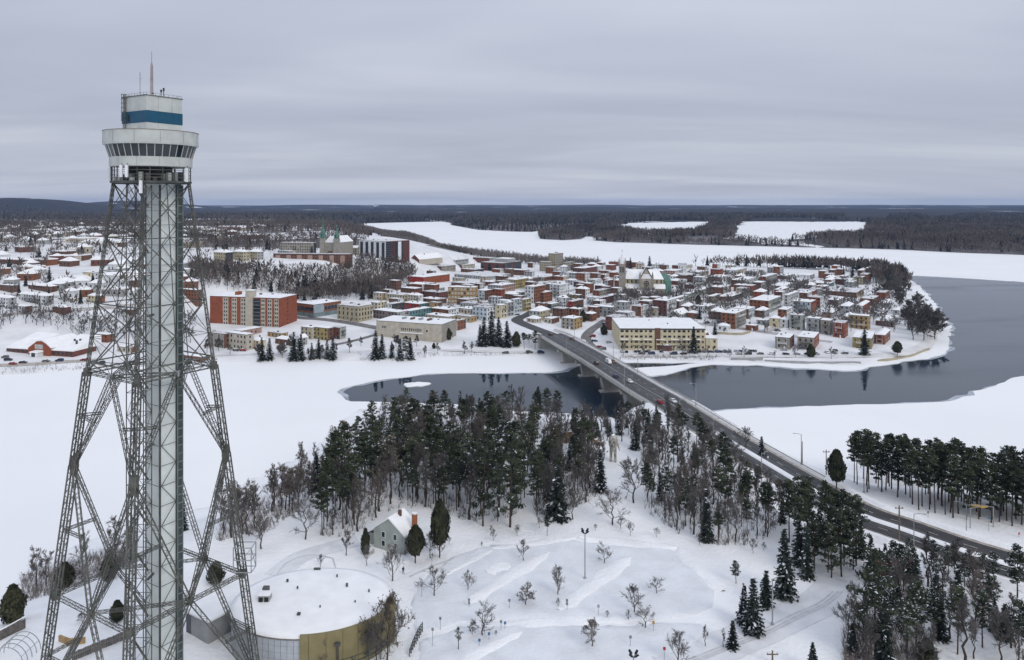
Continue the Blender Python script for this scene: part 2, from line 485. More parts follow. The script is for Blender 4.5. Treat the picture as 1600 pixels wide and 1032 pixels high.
pts = np.vstack([inner(near_poly, jgrid(-255, 325, -55, 140, 12.0)), inner(near_poly, jgrid(-180, 200, 140, 262, 1.9)), inner(near_poly, jgrid(-130, 160, 262, 365, 4.0))])
land_mesh('ground', densify(near_poly, 9), [tuple(p) for p in pts], [SNOW])
tp = densify(town_poly, 14)
pts = np.vstack([inner(town_poly, jgrid(-520, 330, 425, 1130, 7.0)), inner(town_poly, jgrid(-1500, -520, 425, 1130, 40)), inner(town_poly, jgrid(-2400, 100, 1130, 2600, 40)), inner(town_poly, jgrid(-9400, -400, 2600, 13900, 160))])
tg = land_mesh('town_ground', tp, [tuple(p) for p in pts], [mat('town_snow', (0.735, 0.74, 0.738), .8, .09, .05, .4, .6), FARLAND, FORESTFLOOR])
pts = np.vstack([inner(far_poly, jgrid(-1500, 2600, 1300, 3600, 30)), inner(far_poly, jgrid(-3000, 9400, 3600, 13900, 160)), inner(far_poly, jgrid(2600, 9400, 1300, 3600, 160))])
fg = land_mesh('far_terrain', densify(far_poly, 25), [tuple(p) for p in pts], [SNOW, FARLAND, FORESTFLOOR])
for o, lim in ((tg, 3000), (fg, 3000)):
    me = o.data
    c = np.zeros(len(me.polygons) * 3); me.polygons.foreach_get('center', c); c = c.reshape(-1, 3)
    mi = (c[:, 1] > lim).astype(np.int32)
    pxc = 800 + F * c[:, 0] / c[:, 1]; rwc = EYE + F * (HC - c[:, 2]) / c[:, 1]
    if o is fg:
        pxc = pxc + 9 * wob(c[:, 0], c[:, 1], 70, 3.0); rwc = rwc + 1.6 * wob(c[:, 0], c[:, 1], 55, 6.0)
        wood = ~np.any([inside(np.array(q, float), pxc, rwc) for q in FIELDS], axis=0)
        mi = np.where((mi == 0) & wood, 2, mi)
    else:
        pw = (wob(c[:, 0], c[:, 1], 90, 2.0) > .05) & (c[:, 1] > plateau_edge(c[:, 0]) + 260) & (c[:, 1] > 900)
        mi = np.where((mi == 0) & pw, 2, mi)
    me.polygons.foreach_set('material_index', mi)

# ------------------------------------------------------------------ water, river ice
water = MB(); water.face([(-400, 300, -0.35), (3000, 300, -0.35), (3000, 1150, -0.35), (-400, 1150, -0.35)])
setp(water.build('water', WATER), kind='structure')
open_px = [(526, 613), (532, 608), (541, 605), (552, 602.5), (562, 600.5), (580, 596), (600, 592.5), (622, 590), (640, 588.5), (656, 585.5), (668, 584), (700, 583.2), (760, 583), (820, 582.5), (850, 582), (868, 580.5), (880, 579), (890, 574.5), (905, 571), (925, 569), (950, 567.5), (971, 566.8),
           (1010, 567), (1050, 567.3), (1094, 567.8), (1060, 571), (1030, 573.5), (991, 575.5), (985, 579), (998, 585), (1010, 588), (1037, 585.5), (1060, 579.5), (1079, 574), (1112, 569.6), (1150, 570.6), (1216, 572.7), (1281, 576.8), (1315, 579), (1333, 579), (1346, 577.5), (1358, 573), (1390, 569.5), (1425, 563.5), (1456, 558), (1470, 555), (1478, 552),
           (1481, 540), (1483, 530), (1486, 513), (1480, 503), (1471, 490), (1458, 470), (1440, 450), (1422, 438), (1413, 431.5), (1430, 431), (1470, 433), (1520, 436), (1600, 441), (1750, 449), (1950, 458), (2200, 470), (2200, 560), (1900, 566), (1700, 577), (1640, 581), (1600, 588), (1575, 594), (1560, 600), (1535, 609), (1505, 620), (1490, 626), (1472, 628.3), (1440, 629.5), (1400, 631.2), (1300, 634), (1200, 637.5), (1140, 640.5), (1118, 643),
           (1106, 650), (1090, 665), (1040, 672), (1000, 668), (900, 656), (800, 650), (720, 640), (690, 630.5), (640, 628.8), (600, 628.3), (570, 627.8), (548, 627.5), (540, 625), (534, 618)]
hole0 = [P0(*p) for p in open_px]
_rh = random.Random(4)
hole = []
for _i in range(len(hole0)):
    _a, _c = np.array(hole0[_i]), np.array(hole0[(_i + 1) % len(hole0)])
    _L = np.linalg.norm(_c - _a); _n = int(min(14, max(1, _L / 6)))
    _t = (_c - _a) / max(_L, 1e-6); _q = np.array([-_t[1], _t[0]])
    for _j in range(_n):
        _p = _a + (_c - _a) * (_j / _n)
        if _j: _p = _p + _q * _rh.gauss(0, min(1.3, .16 * _L / _n))
        hole.append((float(_p[0]), float(_p[1])))
outer = [(-3000, 120), (4500, 120), (4500, 4200), (-3000, 4200)]
vs = [Vector(p) for p in outer] + [Vector(p) for p in hole]
no = len(outer)
ed = [(i, (i + 1) % no) for i in range(no)] + [(no + i, no + (i + 1) % len(hole)) for i in range(len(hole))]
v2, e2, f2, *_ = mgeo.delaunay_2d_cdt(vs, ed, [], 1, 1e-4)
hp = np.array(hole)
cx = np.array([np.mean([[v2[i].x, v2[i].y] for i in f], axis=0) for f in f2])
keep = ~inside(hp, cx[:, 0], cx[:, 1])
ice = MB()
ice.v = [(v.x, v.y, 0.0) for v in v2]
ice.f = [tuple(f) for f, k in zip(f2, keep) if k]; ice.m = [0] * len(ice.f)
for i in range(len(hole)):
    a, b = hole[i], hole[(i + 1) % len(hole)]
    ice.face([(a[0], a[1], 0), (b[0], b[1], 0), (b[0], b[1], -0.5), (a[0], a[1], -0.5)])
setp(ice.build('river_ice', ICE), kind='structure')
# thin grey ice fringing the snow covered sheet
_rb = MB(); _N = len(hole); _ar = 0.5 * sum(hole[i][0] * hole[(i + 1) % _N][1] - hole[(i + 1) % _N][0] * hole[i][1] for i in range(_N)); _sg = 1 if _ar > 0 else -1
_in = []
for i in range(_N):
    a, b = np.array(hole[i - 1]), np.array(hole[(i + 1) % _N]); t_ = (b - a) / (np.linalg.norm(b - a) + 1e-6)
    w_ = max(.2, 1.5 + 1.3 * math.sin(i * .37) + 1.1 * math.sin(i * 1.3 + 1) + _rh.gauss(0, .5))
    _in.append((hole[i][0] - _sg * t_[1] * w_, hole[i][1] + _sg * t_[0] * w_))
for i in range(_N):
    j = (i + 1) % _N
    _rb.face([(*hole[i], -.30), (*hole[j], -.30), (*_in[j], -.335), (*_in[i], -.335)])
setp(_rb.build('thin_ice', mat('grey_ice', (0.34, 0.38, 0.42), .35, .35, .15)), kind='structure')
fl = MB()
c0 = P0(651, 600.5)
rim = []
for i in range(22):
    a = 2 * math.pi * i / 22
    r_ = 6.0 * (1 + 0.25 * math.sin(2 * a + 1) + 0.12 * math.sin(5 * a))
    rim.append((1.0 * r_ * math.cos(a), 0.95 * r_ * math.sin(a)))
for i in range(22):
    a, b = rim[i], rim[(i + 1) % 22]
    fl.face([(a[0], a[1], -0.45), (b[0], b[1], -0.45), (b[0] * .96, b[1] * .96, 0.05), (a[0] * .96, a[1] * .96, 0.05)])
    fl.face([(a[0] * .96, a[1] * .96, 0.05), (b[0] * .96, b[1] * .96, 0.05), (b[0] * .6, b[1] * .6, 0.5), (a[0] * .6, a[1] * .6, 0.5)])
    fl.face([(a[0] * .6, a[1] * .6, 0.5), (b[0] * .6, b[1] * .6, 0.5), (0.5, 0.3, 0.85)])
setp(fl.build('ice_floe', SNOW, loc=(c0[0], c0[1], 0)), 'small snow covered ice floe alone in the open water', 'ice floe')

# ================================================================== observation tower
TD = 130.0
TX = (237 - 800) / F * TD
TS = F / TD
def trow(row): return HC - (row - EYE) / TS
TBASE = gz(TX, TD)
tower = empty('observation_tower', (TX, TD, TBASE), 0, 'tall steel lattice observation tower with round white cab and blue banded penthouse', 'tower')
PHI = R(14)
def corner(k, z):
    """k 0..3 = front, right, back, left leg; coordinates relative to the tower root"""
    r_ = np.interp(z, [11, 70.6, 103.2], [18.0, 10.3, 6.1])
    a = -math.pi / 2 + PHI + k * math.pi / 2
    return Vector((r_ * math.cos(a), r_ * math.sin(a), z - TBASE))
def mid(k, z): return (corner(k, z) + corner((k + 1) % 4, z)) / 2
def tb(name, mb, m=STEEL): return mb.build(name, m, tower)
ZW, ZB, ZC = 70.6, 54.6, 32.5
for k in range(4):
    tb('leg', MB().lattice(corner(k, TBASE - 0.3), corner(k, ZB), 1.05, 0.20, 0.075, 1.0).lattice(corner(k, ZB), corner(k, ZW), 0.95, 0.20, 0.075, 1.0))
    tb('leg', MB().lattice(corner(k, ZW), corner(k, 103.4), 0.42, 0.10, 0.05, 0.9, w2=0.36))
    # gusset plates at the joints
    for z in (ZW, ZB, ZC):
        c = corner(k, z); g = MB()
        g.box(c.x - .42, c.x + .42, c.y - .42, c.y + .42, c.z - (1.5 if z == ZB else .7), c.z + (1.5 if z == ZB else .7))
        tb('gusset', g, STEEL)
    b = MB().box(-1.3, 1.3, -1.3, 1.3, -1.0, 0.9)
    o = tb('footing', b, CONC); o.location = corner(k, TBASE)
    # waist ring, with its raised truss
    for (za, w) in ((ZW, 0.75), (ZC, 0.7)):
        tb('ring_beam', MB().lattice(corner(k, za), mid(k, za), w * .8, 0.10, 0.05, 0.9))
        tb('ring_beam', MB().lattice(mid(k, za), corner((k + 1) % 4, za), w * .8, 0.10, 0.05, 0.9))
        c = mid(k, za)
        tb('node_plate', MB().box(c.x - .38, c.x + .38, c.y - .38, c.y + .38, c.z - .45, c.z + .45), STEELL if za == ZW else STEEL)
    tb('inner_beam', MB().lattice(mid(k, ZW), mid((k + 1) % 4, ZW), 0.42, 0.075, 0.04, 0.9))
    tb('inner_beam', MB().lattice(mid(k, ZC), mid((k + 1) % 4, ZC), 0.42, 0.075, 0.04, 0.9))
    # diamonds of lattice struts on each face below the waist
    k2 = (k + 1) % 4
    for kk in (k, k2):
        tb('diagonal_strut', MB().lattice(mid(k, ZW), corner(kk, ZB), 0.60, 0.10, 0.05, 0.8))
        tb('diagonal_strut', MB().lattice(corner(kk, ZB), mid(k, ZC), 0.62, 0.11, 0.05, 0.85))
        tb('diagonal_strut', MB().lattice(mid(k, ZC), corner(kk, TBASE + 0.5), 0.64, 0.11, 0.05, 0.9))
        zq = (ZW + ZB) / 2 + 0.6
        q = (mid(k, ZW) + corner(kk, ZB)) / 2
        tb('tie_strut', MB().lattice(q, corner(kk, zq), 0.42, 0.08, 0.045, 0.8))
        zq = (ZB + ZC) / 2
        q = (mid(k, ZC) + corner(kk, ZB)) / 2
        tb('tie_strut', MB().lattice(q, corner(kk, zq), 0.42, 0.08, 0.045, 0.8))
        zq = (ZC + TBASE) / 2
        q = (mid(k, ZC) + corner(kk, TBASE + .5)) / 2
        tb('tie_strut', MB().lattice(q, corner(kk, zq), 0.42, 0.08, 0.045, 0.8))
    # crossed bracing above the waist
    zs = [ZW, 82.4, 93.8, 103.2]
    for z0, z1 in zip(zs, zs[1:]):
        tb('cross_brace', MB().bar(corner(k, z0), corner(k2, z1), 0.16))
        tb('cross_brace', MB().bar(corner(k2, z0), corner(k, z1), 0.16))
        zm = (z0 + z1) / 2
        x_ = (corner(k, zm) + corner(k2, zm)) / 2
        tb('thin_brace', MB().bar(corner(k, zm), x_, 0.07).bar(x_, corner(k2, zm), 0.07).bar(mid(k, z0), corner(k, zm), 0.07).bar(mid(k, z0), corner(k2, zm), 0.07)
           .bar(mid(k, z1), corner(k, zm), 0.08).bar(mid(k, z1), corner(k2, zm), 0.08), STEELD)
        tb('thin_brace', MB().bar(corner(k, z1), corner(k2, z1), 0.16).bar(mid(k, z1), x_, 0.12).bar(mid(k, z0), x_, 0.12), STEELD)
    # light crossed bars inside the waist truss
    tb('waist_truss', MB().bar(corner(k, ZW + 1.7), corner(k2, ZW + 1.7), 0.2).bar(corner(k, ZW), corner(k, ZW + 1.7), .2).bar(mid(k, ZW), corner(k, ZW + 1.7), .12).bar(mid(k, ZW), corner(k2, ZW + 1.7), .12))

# lift shaft: four sided, one corner to the viewer
YAW = R(-31)
SXc, SYc = (256 - 800) / F * 131.0 - TX, 131.0 - TD
shx, shy = SXc, SYc
H_ = 2.05
sh = tb('lift_shaft', MB().box(-H_, H_, -H_, H_, -0.5, 103.2 - TBASE), PANEL)
sh.location = (shx, shy, 0); sh.rotation_euler = (0, 0, YAW)
def sp(name, mb, m):
    o = mb.build(name, m, sh); return o
top_ = 103.0 - TBASE
for sx, sy in ((-1, -1), (1, -1), (1, 1), (-1, 1)):
    c = MB().box(sx * H_ - .10, sx * H_ + .10, sy * H_ - .10, sy * H_ + .10, -0.4, top_)
    sp('corner_post', c, STEELD)
# the strut frame standing off the two faces to the viewer
for face in (0, 1):
    n = 26
    for i in range(n):
        z0, z1 = top_ * i / n, top_ * (i + 1) / n
        b = MB()
        def q(t, z):
            return (-H_ + 2 * H_ * t, -H_ - .35, z) if face == 0 else (H_ + .35, -H_ + 2 * H_ * t * (0.68 / 1.0), z)
        b.bar(q(0, z0), q(1, z0), 0.07)
        if face == 1: b.bar(q(0, z0) if i % 2 else q(1, z0), q(1, z1) if i % 2 else q(0, z1), 0.09)
        sp('frame_brace', b, STEEL)
sp('cable_tray', MB().box(H_ + .02, H_ + .50, H_ * 0.42, H_ * 0.98, 0, top_), mat('cable_tray_green', (0.055, 0.07, 0.066), 0.6, 0.25, 0.4))
lad = MB()
for yy in (H_ * 0.45, H_ * 0.95): lad.box(H_ + .5, H_ + .62, yy - .07, yy + .07, 0, top_)
for i in range(62):
    z = top_ * (i + .5) / 62
    lad.box(H_ + .5, H_ + .6, H_ * .45, H_ * .95, z - .09, z + .09)
sp('cable_ladder', lad, mat('ladder_steel', (0.16, 0.19, 0.19), 0.5, 0.2, 0.5))
for yy in (-H_ - .38,):
    g = MB().bar((H_ + .38, -H_ - .38, 0), (H_ + .38, -H_ - .38, top_), .18)
    sp('guide_rail', g, STEELD)

# lattice stair mast beside the shaft
MXc, MYc = (217.5 - 800) / F * 127.0 - TX, 127.0 - TD
ms = empty('stair_mast', (MXc, MYc, 0)); ms.parent = tower
w = 1.45
for sx, sy in ((-1, -1), (1, -1), (1, 1), (-1, 1)):
    MB().bar((sx * w, sy * w, 0), (sx * w, sy * w, top_), 0.13).build('corner_post', STEEL, ms)
nst = 23
for i in range(nst):
    z0, z1 = top_ * i / nst, top_ * (i + 1) / nst
    b = MB()
    cs = [(-w, -w), (w, -w), (w, w), (-w, w)]
    for k in range(4):
        a, c = cs[k], cs[(k + 1) % 4]
        b.bar((*a, z0), (*c, z0), 0.08)
        if (i + k) % 2: b.bar((*a, z0), (*c, z1), 0.06)
        else: b.bar((*c, z0), (*a, z1), 0.06)
    b.build('mast_bay', STEEL, ms)
    s_ = MB()
    y = -0.7 if i % 2 else 0.7
    s_.hexa([(-1.2, y - .22, z0 + .1), (1.2, y - .22, z1 - .2), (1.2, y + .22, z1 - .2), (-1.2, y + .22, z0 + .1), (-1.2, y - .22, z0 + .28), (1.2, y - .22, z1), (1.2, y + .22, z1), (-1.2, y + .22, z0 + .28)] if i % 2 else
            [(-1.2, y - .22, z1 - .2), (1.2, y - .22, z0 + .1), (1.2, y + .22, z0 + .1), (-1.2, y + .22, z1 - .2), (-1.2, y - .22, z1), (1.2, y - .22, z0 + .28), (1.2, y + .22, z0 + .28), (-1.2, y + .22, z1)])
    s_.build('stair_flight', STEEL, ms)
tb('stair_link', MB().bar((MXc + w, MYc, top_ * .5), (shx - 1, shy, top_ * .5), .3).bar((MXc + w, MYc, top_ * .75), (shx - 1, shy, top_ * .75), .3).bar((MXc + w, MYc, top_ * .25), (shx - 1, shy, top_ * .25), .3))

# cab
cab = empty('cab', (0.0, 0, -TBASE)); cab.parent = tower
NP = 36
z_ = {k: trow(r_) for k, r_ in dict(top=208.5, wt=229.0, wb=247.5, lb=262.0, pl=287.0).items()}
MB().lathe([(0.2, z_['top'] - .25), (7.1, z_['top'] - .25), (7.15, z_['top']), (7.62, z_['top']), (7.65, z_['wt'] + .3), (7.58, z_['wt']), (6.8, z_['wt'] - .02)], 72).build('upper_band', CABW, cab)
MB().lathe([(7.1, z_['top'] - .24), (7.1, z_['top'] - .06), (0.1, z_['top'] - .06)], 48).build('roof_snow', ROOFSNOW, cab)
MB().lathe([(6.4, z_['wb']), (6.62, z_['wb']), (6.64, z_['lb'] + .1), (6.58, z_['lb']), (0.2, z_['lb'])], 72).build('lower_band', CABW, cab)
MB().lathe([(6.2, z_['wb'] - .2), (6.2, z_['wt'] + .2)], 36).build('inner_wall', DARK, cab)
rt, rb = 7.2, 6.55
for i in range(NP):
    a0, a1 = 2 * math.pi * (i + .03) / NP, 2 * math.pi * (i + .97) / NP
    p = MB()
    def pt(r_, a, z): return (r_ * math.cos(a), r_ * math.sin(a), z)
    p.face([pt(rb, a0, z_['wb'] + .02), pt(rb, a1, z_['wb'] + .02), pt(rt, a1, z_['wt']), pt(rt, a0, z_['wt'])])
    p.face([pt(rb - .04, a1, z_['wb'] + .02), pt(rb - .04, a0, z_['wb'] + .02), pt(rt - .04, a0, z_['wt']), pt(rt - .04, a1, z_['wt'])])
    p.build('window_pane', GLASS, cab)
    m_ = MB(); a = 2 * math.pi * i / NP
    m_.bar(pt(rb + .05, a, z_['wb'] - .02), pt(rt + .04, a, z_['wt'] + .02), 0.10)
    m_.build('mullion', CABW, cab)
# seams of the cladding
sm = MB()
for i in range(12):
    a = 2 * math.pi * (i + .2) / 12
    sm.bar(pt(7.66, a, z_['wt'] + .3), pt(7.63, a, z_['top']), .05); sm.bar(pt(6.64, a, z_['lb'] + .1), pt(6.63, a, z_['wb']), .05)
sm.build('cladding_seam', STEELL, cab)
rim = MB().lathe([(7.64, z_['top']), (7.7, z_['top'] + .02), (7.7, z_['top'] + .10), (7.64, z_['top'] + .12), (7.5, z_['top'] + .1)], 72)
rim.build('roof_edge', mat('roof_edge_rust', (0.22, 0.19, 0.16), 0.7, 0.3, 0.8), cab)

# open equipment floor under the cab
zt, zp = z_['lb'], z_['pl']
MB().lathe([(0.2, zp), (6.5, zp), (6.55, zp + .35), (0.2, zp + .36)], 36).build('platform', STEELD, cab)
MB().box(-3.0, 2.6, -2.6, 2.4, zp + .36, zt).build('equipment_room', mat('equipment_dark', (0.05, 0.05, 0.05), 0.6, 0.3, 0.7), cab)
for i in range(20):
    a = 2 * math.pi * i / 20 + .1
    MB().bar(pt(6.3, a, zp + .3), pt(6.3, a, zt), 0.13).build('post', STEELD, cab)
for hgt in (1.15, 0.65, 1.9):
    b = MB()
    for i in range(36):
        a, a2 = 2 * math.pi * i / 36, 2 * math.pi * (i + 1) / 36
        b.bar(pt(6.4, a, zp + .3 + hgt), pt(6.4, a2, zp + .3 + hgt), .07)
    b.build('guard_rail', STEEL, cab)
random.seed(3)
for i in range(14):
    a = -math.pi + math.pi * (i + .5) / 14
    wd = random.uniform(.4, .9); hh = random.uniform(.5, 1.6)
    c = pt(random.uniform(4.2, 5.7), a, zp + .36)
    o = MB().box(-wd / 2, wd / 2, -.3, .3, 0, hh).build('equipment_box', random.choice([STEELL, STEELD, STEEL, CABW]), cab, c, a)
for (px, row0, row1) in ((220.5, 261, 279), (229.5, 261, 279), (173.0, 263, 283), (302.5, 263, 285), (250, 284, 303)):
    xx = (px - 237) / TS
    rr = 6.85
    xx = max(-6.75, min(6.75, xx))
    yy = -math.sqrt(max(0.05, rr * rr - xx * xx))
    z1, z0 = trow(row0), trow(row1)
    MB().box(xx - .22, xx + .22, yy - .22, yy + .1, z0, z1).build('antenna_panel', WHITE, cab)
    MB().bar((xx, yy + .2, z0 - .3), (xx, yy + .2, z1 + .3), .1).build('antenna_bracket', STEELD, cab)

# penthouse with its blue band
pent = MB().box(-3.5, 3.5, -3.4, 3.4, z_['top'] - .2, trow(154.5)).build('penthouse', CABW, cab, (0.0, 0.3, 0), YAW)
zb0, zb1 = trow(195), trow(177)
MB().box(-3.56, 3.56, -3.46, 3.46, zb0, zb1).build('blue_band', BLUE, cab, (0.0, 0.3, 0), YAW)
bs = MB()
for i in range(1, 9):
    t = -3.5 + 7.0 * i / 9
    bs.box(t - .025, t + .025, -3.47, 3.47, zb0 + .02, zb1 - .02); bs.box(-3.57, 3.57, t * .97 - .025, t * .97 + .025, zb0 + .02, zb1 - .02)
bs.build('band_seam', mat('blue_seam', (0.012, 0.075, 0.15), 0.5), cab, (0.0, 0.3, 0), YAW)
ws = MB()
for t in (-1.2, 1.4):
    ws.box(t - .03, t + .03, -3.415, 3.415, z_['top'], zb0 - .01); ws.box(-3.515, 3.515, t - .03, t + .03, zb1 + .01, trow(155)); ws.box(t - .03, t + .03, -3.415, 3.415, zb1 + .01, trow(155)); ws.box(-3.515, 3.515, t - .03, t + .03, z_['top'], zb0 - .01)
ws.build('wall_seam', STEELL, cab, (0.0, 0.3, 0), YAW)
MB().box(-3.62, 3.62, -3.52, 3.52, trow(154.5), trow(153.2)).build('roof_trim', STEEL, cab, (0.0, 0.3, 0), YAW)
MB().box(-3.3, 3.3, -3.2, 3.2, trow(153.2), trow(152.2)).build('roof_snow', ROOFSNOW, cab, (0.0, 0.3, 0), YAW)
MB().box(-1.6, -1.2, -3.5, -3.4, zb0 + .3, zb1 - .5).build('hatch', DARK, cab, (0.0, 0.3, 0), YAW)
rl = MB()
for t in np.linspace(-3.4, 3.4, 9):
    for s_ in (-1, 1):
        rl.bar((t, s_ * 3.3, trow(153)), (t, s_ * 3.3, trow(153) + .4), .05); rl.bar((s_ * 3.4, t * .97, trow(153)), (s_ * 3.4, t * .97, trow(153) + .4), .05)
for s_ in (-1, 1):
    rl.bar((-3.4, s_ * 3.3, trow(153) + .4), (3.4, s_ * 3.3, trow(153) + .4), .05); rl.bar((s_ * 3.4, -3.3, trow(153) + .4), (s_ * 3.4, 3.3, trow(153) + .4), .05)
rl.build('roof_rail', STEELL, cab, (0.0, 0.3, 0), YAW)
ld = MB()
for s_ in (-.3, .3): ld.bar((-2.4 + s_, -3.62, z_['top']), (-2.4 + s_, -3.62, trow(150)), .09)
for i in range(16):
    z = z_['top'] + (trow(150) - z_['top']) * i / 16
    ld.bar((-2.7, -3.62, z), (-2.1, -3.62, z), .07)
for i in range(7):
    z = z_['top'] + 2 + (trow(150) - z_['top'] - 2) * i / 6
    for a0 in range(6):
        t0, t1 = math.pi * a0 / 6, math.pi * (a0 + 1) / 6
        ld.bar((-2.4 - .5 * math.cos(t0), -3.62 - .6 * math.sin(t0), z), (-2.4 - .5 * math.cos(t1), -3.62 - .6 * math.sin(t1), z), .06)
for a0 in (1, 3, 5):
    t0 = math.pi * a0 / 6
    ld.bar((-2.4 - .5 * math.cos(t0), -3.62 - .6 * math.sin(t0), z_['top'] + 2), (-2.4 - .5 * math.cos(t0), -3.62 - .6 * math.sin(t0), trow(150)), .05)
ld.build('caged_ladder', STEEL, cab, (0.0, 0.3, 0), YAW)
an = MB(); x0 = 0.0
an.bar((x0, 0, trow(155)), (x0, 0, trow(103)), .42, w2=.32); an.bar((x0, 0, trow(103)), (x0, 0, trow(97)), .3, w2=.12); an.bar((x0, 0, trow(97)), (x0, 0, trow(81)), .08)
an.build('mast_antenna', mat('antenna_pinkish_grey', (0.30, 0.27, 0.27), 0.6, 0.15, 0.8), cab)
wa = MB(); x1 = (217.5 - 237) / TS
wa.bar((x1, .3, trow(155)), (x1, .3, trow(113)), .09).bar((x1 - .3, .3, trow(123)), (x1 + .3, .3, trow(123)), .05)
wa.build('whip_antenna', STEELL, cab)
for (px, r0, hgt) in ((233, 155, .8), (240, 155, 1.1), (253, 155, 1.6), (257, 155, 1.9), (225, 155, .6), (245, 155, .5)):
    xx = (px - 237) / TS
    MB().bar((xx, -.3, trow(r0)), (xx, -.3, trow(r0) + hgt), .1).box(xx - .12, xx + .12, -.42, -.18, trow(r0) + hgt * .7, trow(r0) + hgt).build('roof_sensor', STEELD, cab)

# small cage platform on the right leg and the long thin conduit running out to the left
c = corner(1, 33.5)
cg = MB()
for z in (0, 2.2, 4.4):
    for a, b in (((-1.6, -1.2), (1.6, -1.2)), ((1.6, -1.2), (1.6, 1.2)), ((1.6, 1.2), (-1.6, 1.2)), ((-1.6, 1.2), (-1.6, -1.2))):
        cg.bar((*a, z), (*b, z), .12)
for a in ((-1.6, -1.2), (1.6, -1.2), (1.6, 1.2), (-1.6, 1.2)):
    cg.bar((*a, 0), (*a, 4.4), .14)
cg.bar((-1.6, -1.2, 0), (1.6, -1.2, 4.4), .1).bar((1.6, 1.2, 0), (1.6, -1.2, 4.4), .1)
o = tb('cage_platform', cg, STEELL); o.location = c + Vector((.6, -.4, 0))

# ================================================================== road and bridge
def frames(line):
    a = np.array(line); t = np.gradient(a, axis=0); t[:, 2] = 0
    t /= np.linalg.norm(t, axis=1)[:, None]
    # the line runs from far to near: right side as seen from the camera
    nrm = np.column_stack([-t[:, 1], t[:, 0]])
    return a, nrm
def sweep(line, prof, name, m, parent=None, closed=True, kind=None, loc=(0, 0, 0)):
    """prof: list of (offset to the right, dz)"""
    a, nr = frames(line)
    mb = MB(); n = len(prof)
    for p, q in zip(a, nr):
        for (o, dz) in prof:
            mb.v.append((p[0] + q[0] * o - loc[0], p[1] + q[1] * o - loc[1], p[2] + dz - loc[2]))
    for i in range(len(a) - 1):
        for k in range(n if closed else n - 1):
            k2 = (k + 1) % n
            mb.f.append((i * n + k, i * n + k2, (i + 1) * n + k2, (i + 1) * n + k)); mb.m.append(0)
    if closed:
        mb.f.append(tuple(range(n))[::-1]); mb.m.append(0)
        mb.f.append(tuple(range((len(a) - 1) * n, len(a) * n))); mb.m.append(0)
    o = mb.build(name, m, parent, (0, 0, 0) if parent else loc)
    if kind: setp(o, kind=kind)
    return o
def rect(o0, o1, z0, z1): return [(o0, z0), (o1, z0), (o1, z1), (o0, z1)]
road_all = ROAD
i_split = min(i for i, p in enumerate(ROAD) if p[1] < 283 and i > 10)
i_far = min(i for i, p in enumerate(ROAD) if p[1] < ABUT_FAR)
i_near = min(i for i, p in enumerate(ROAD) if p[1] < ABUT_NEAR)
onbridge = ROAD[i_far:i_near + 1]
# asphalt
sweep(ROAD[i_far - 1:], [(-8.0, 0.03), (8.0, 0.03)], 'road', ASPH, closed=False, kind='structure')
sweep(ROAD[:i_far], [(-4.6, 0.03), (4.6, 0.03)], 'town_road', ASPH, closed=False, kind='structure')
# snow median and ploughed verges on the near approach
near_line = ROAD[i_split:]
sweep(near_line, [(-1.3, 0.03), (-0.9, 0.32), (0, 0.42), (0.9, 0.32), (1.3, 0.03)], 'median_snow', SNOW, closed=False, kind='structure')
appr = ROAD[i_near:]
for s_ in (-1, 1):
    sweep(appr, [(s_ * 7.6, 0.035), (s_ * 8.3, 0.12), (s_ * 9.4, 0.02)], 'road_shoulder', mat('dirty_snow', (0.36, 0.32, 0.27), 0.9, 0.3, 0.5), closed=False, kind='structure')
    sweep(appr, [(s_ * 8.6, 0.0), (s_ * 9.6, 0.75), (s_ * 11.0, 0.85), (s_ * 13.5, -0.6)], 'snow_bank', SNOW, closed=False, kind='structure')
bridge = empty('road_bridge', (ROADA[i_far][0], ROADA[i_far][1], 0), 0, 'long concrete and steel road bridge across the river', 'bridge')
BL = tuple(bridge.location)
def bs_(line, prof, name, m): return sweep(line, prof, name, m, bridge, loc=BL)
bs_(onbridge, rect(-9.6, 9.6, -0.55, -0.03), 'deck', CONC)
for o_ in (-8.3, -2.8, 2.8, 8.3):
    bs_(onbridge, rect(o_ - .25, o_ + .25, -2.6, -0.56), 'girder', GIRD)
bs_(onbridge, rect(-9.75, -9.45, -1.0, 0.0), 'edge_beam', CONCL)
bs_(onbridge, rect(9.45, 9.75, -1.0, 0.0), 'edge_beam', CONCL)
bs_(onbridge, rect(-9.4, -8.05, -0.03, 0.2), 'sidewalk', mat('snowy_sidewalk', (0.55, 0.54, 0.52), .8, .15, .4))
bs_(onbridge, rect(8.05, 9.4, -0.03, 0.2), 'sidewalk', mat('snowy_sidewalk', (0.55, 0.54, 0.52)))
ext = ROAD[i_far - 3:i_near + 14]
bs_(ext, [(-9.75, -.05), (-9.45, -.05), (-9.5, 0.75), (-9.7, 0.75)], 'parapet', CONCL)
bs_(ROAD[i_far - 6:i_near + 30], [(9.4, -.05), (9.9, -.05), (9.8, 0.95), (9.5, 0.95)], 'parapet', CONCL)
bs_(ROAD[i_far - 6:i_near + 30], [(8.4, 0.03), (9.38, 0.03), (9.38, 0.55), (9.0, 0.5)], 'ploughed_snow', PACKED)
a_, n_ = frames(ROAD)
RPOST = MB().bar((0, 0, 0), (0, 0, .65), .12).mesh('rail_post', STEELL)
for i in range(i_far, i_near + 12):
    if i % 1 == 0:
        p, q = a_[i], n_[i]
        for s_, r_ in ((-9.6, 0.0), (9.65, 0.2)):
            link('rail_post', RPOST, bridge, (p[0] + q[0] * s_ - BL[0], p[1] + q[1] * s_ - BL[1], p[2] + .7 + r_))
for s_, r_ in ((-9.6, 1.3), (-9.6, 1.02), (9.65, 1.5)):
    bs_(ext, rect(s_ - .05, s_ + .05, r_ - .05, r_ + .05), 'hand_rail', STEELL)
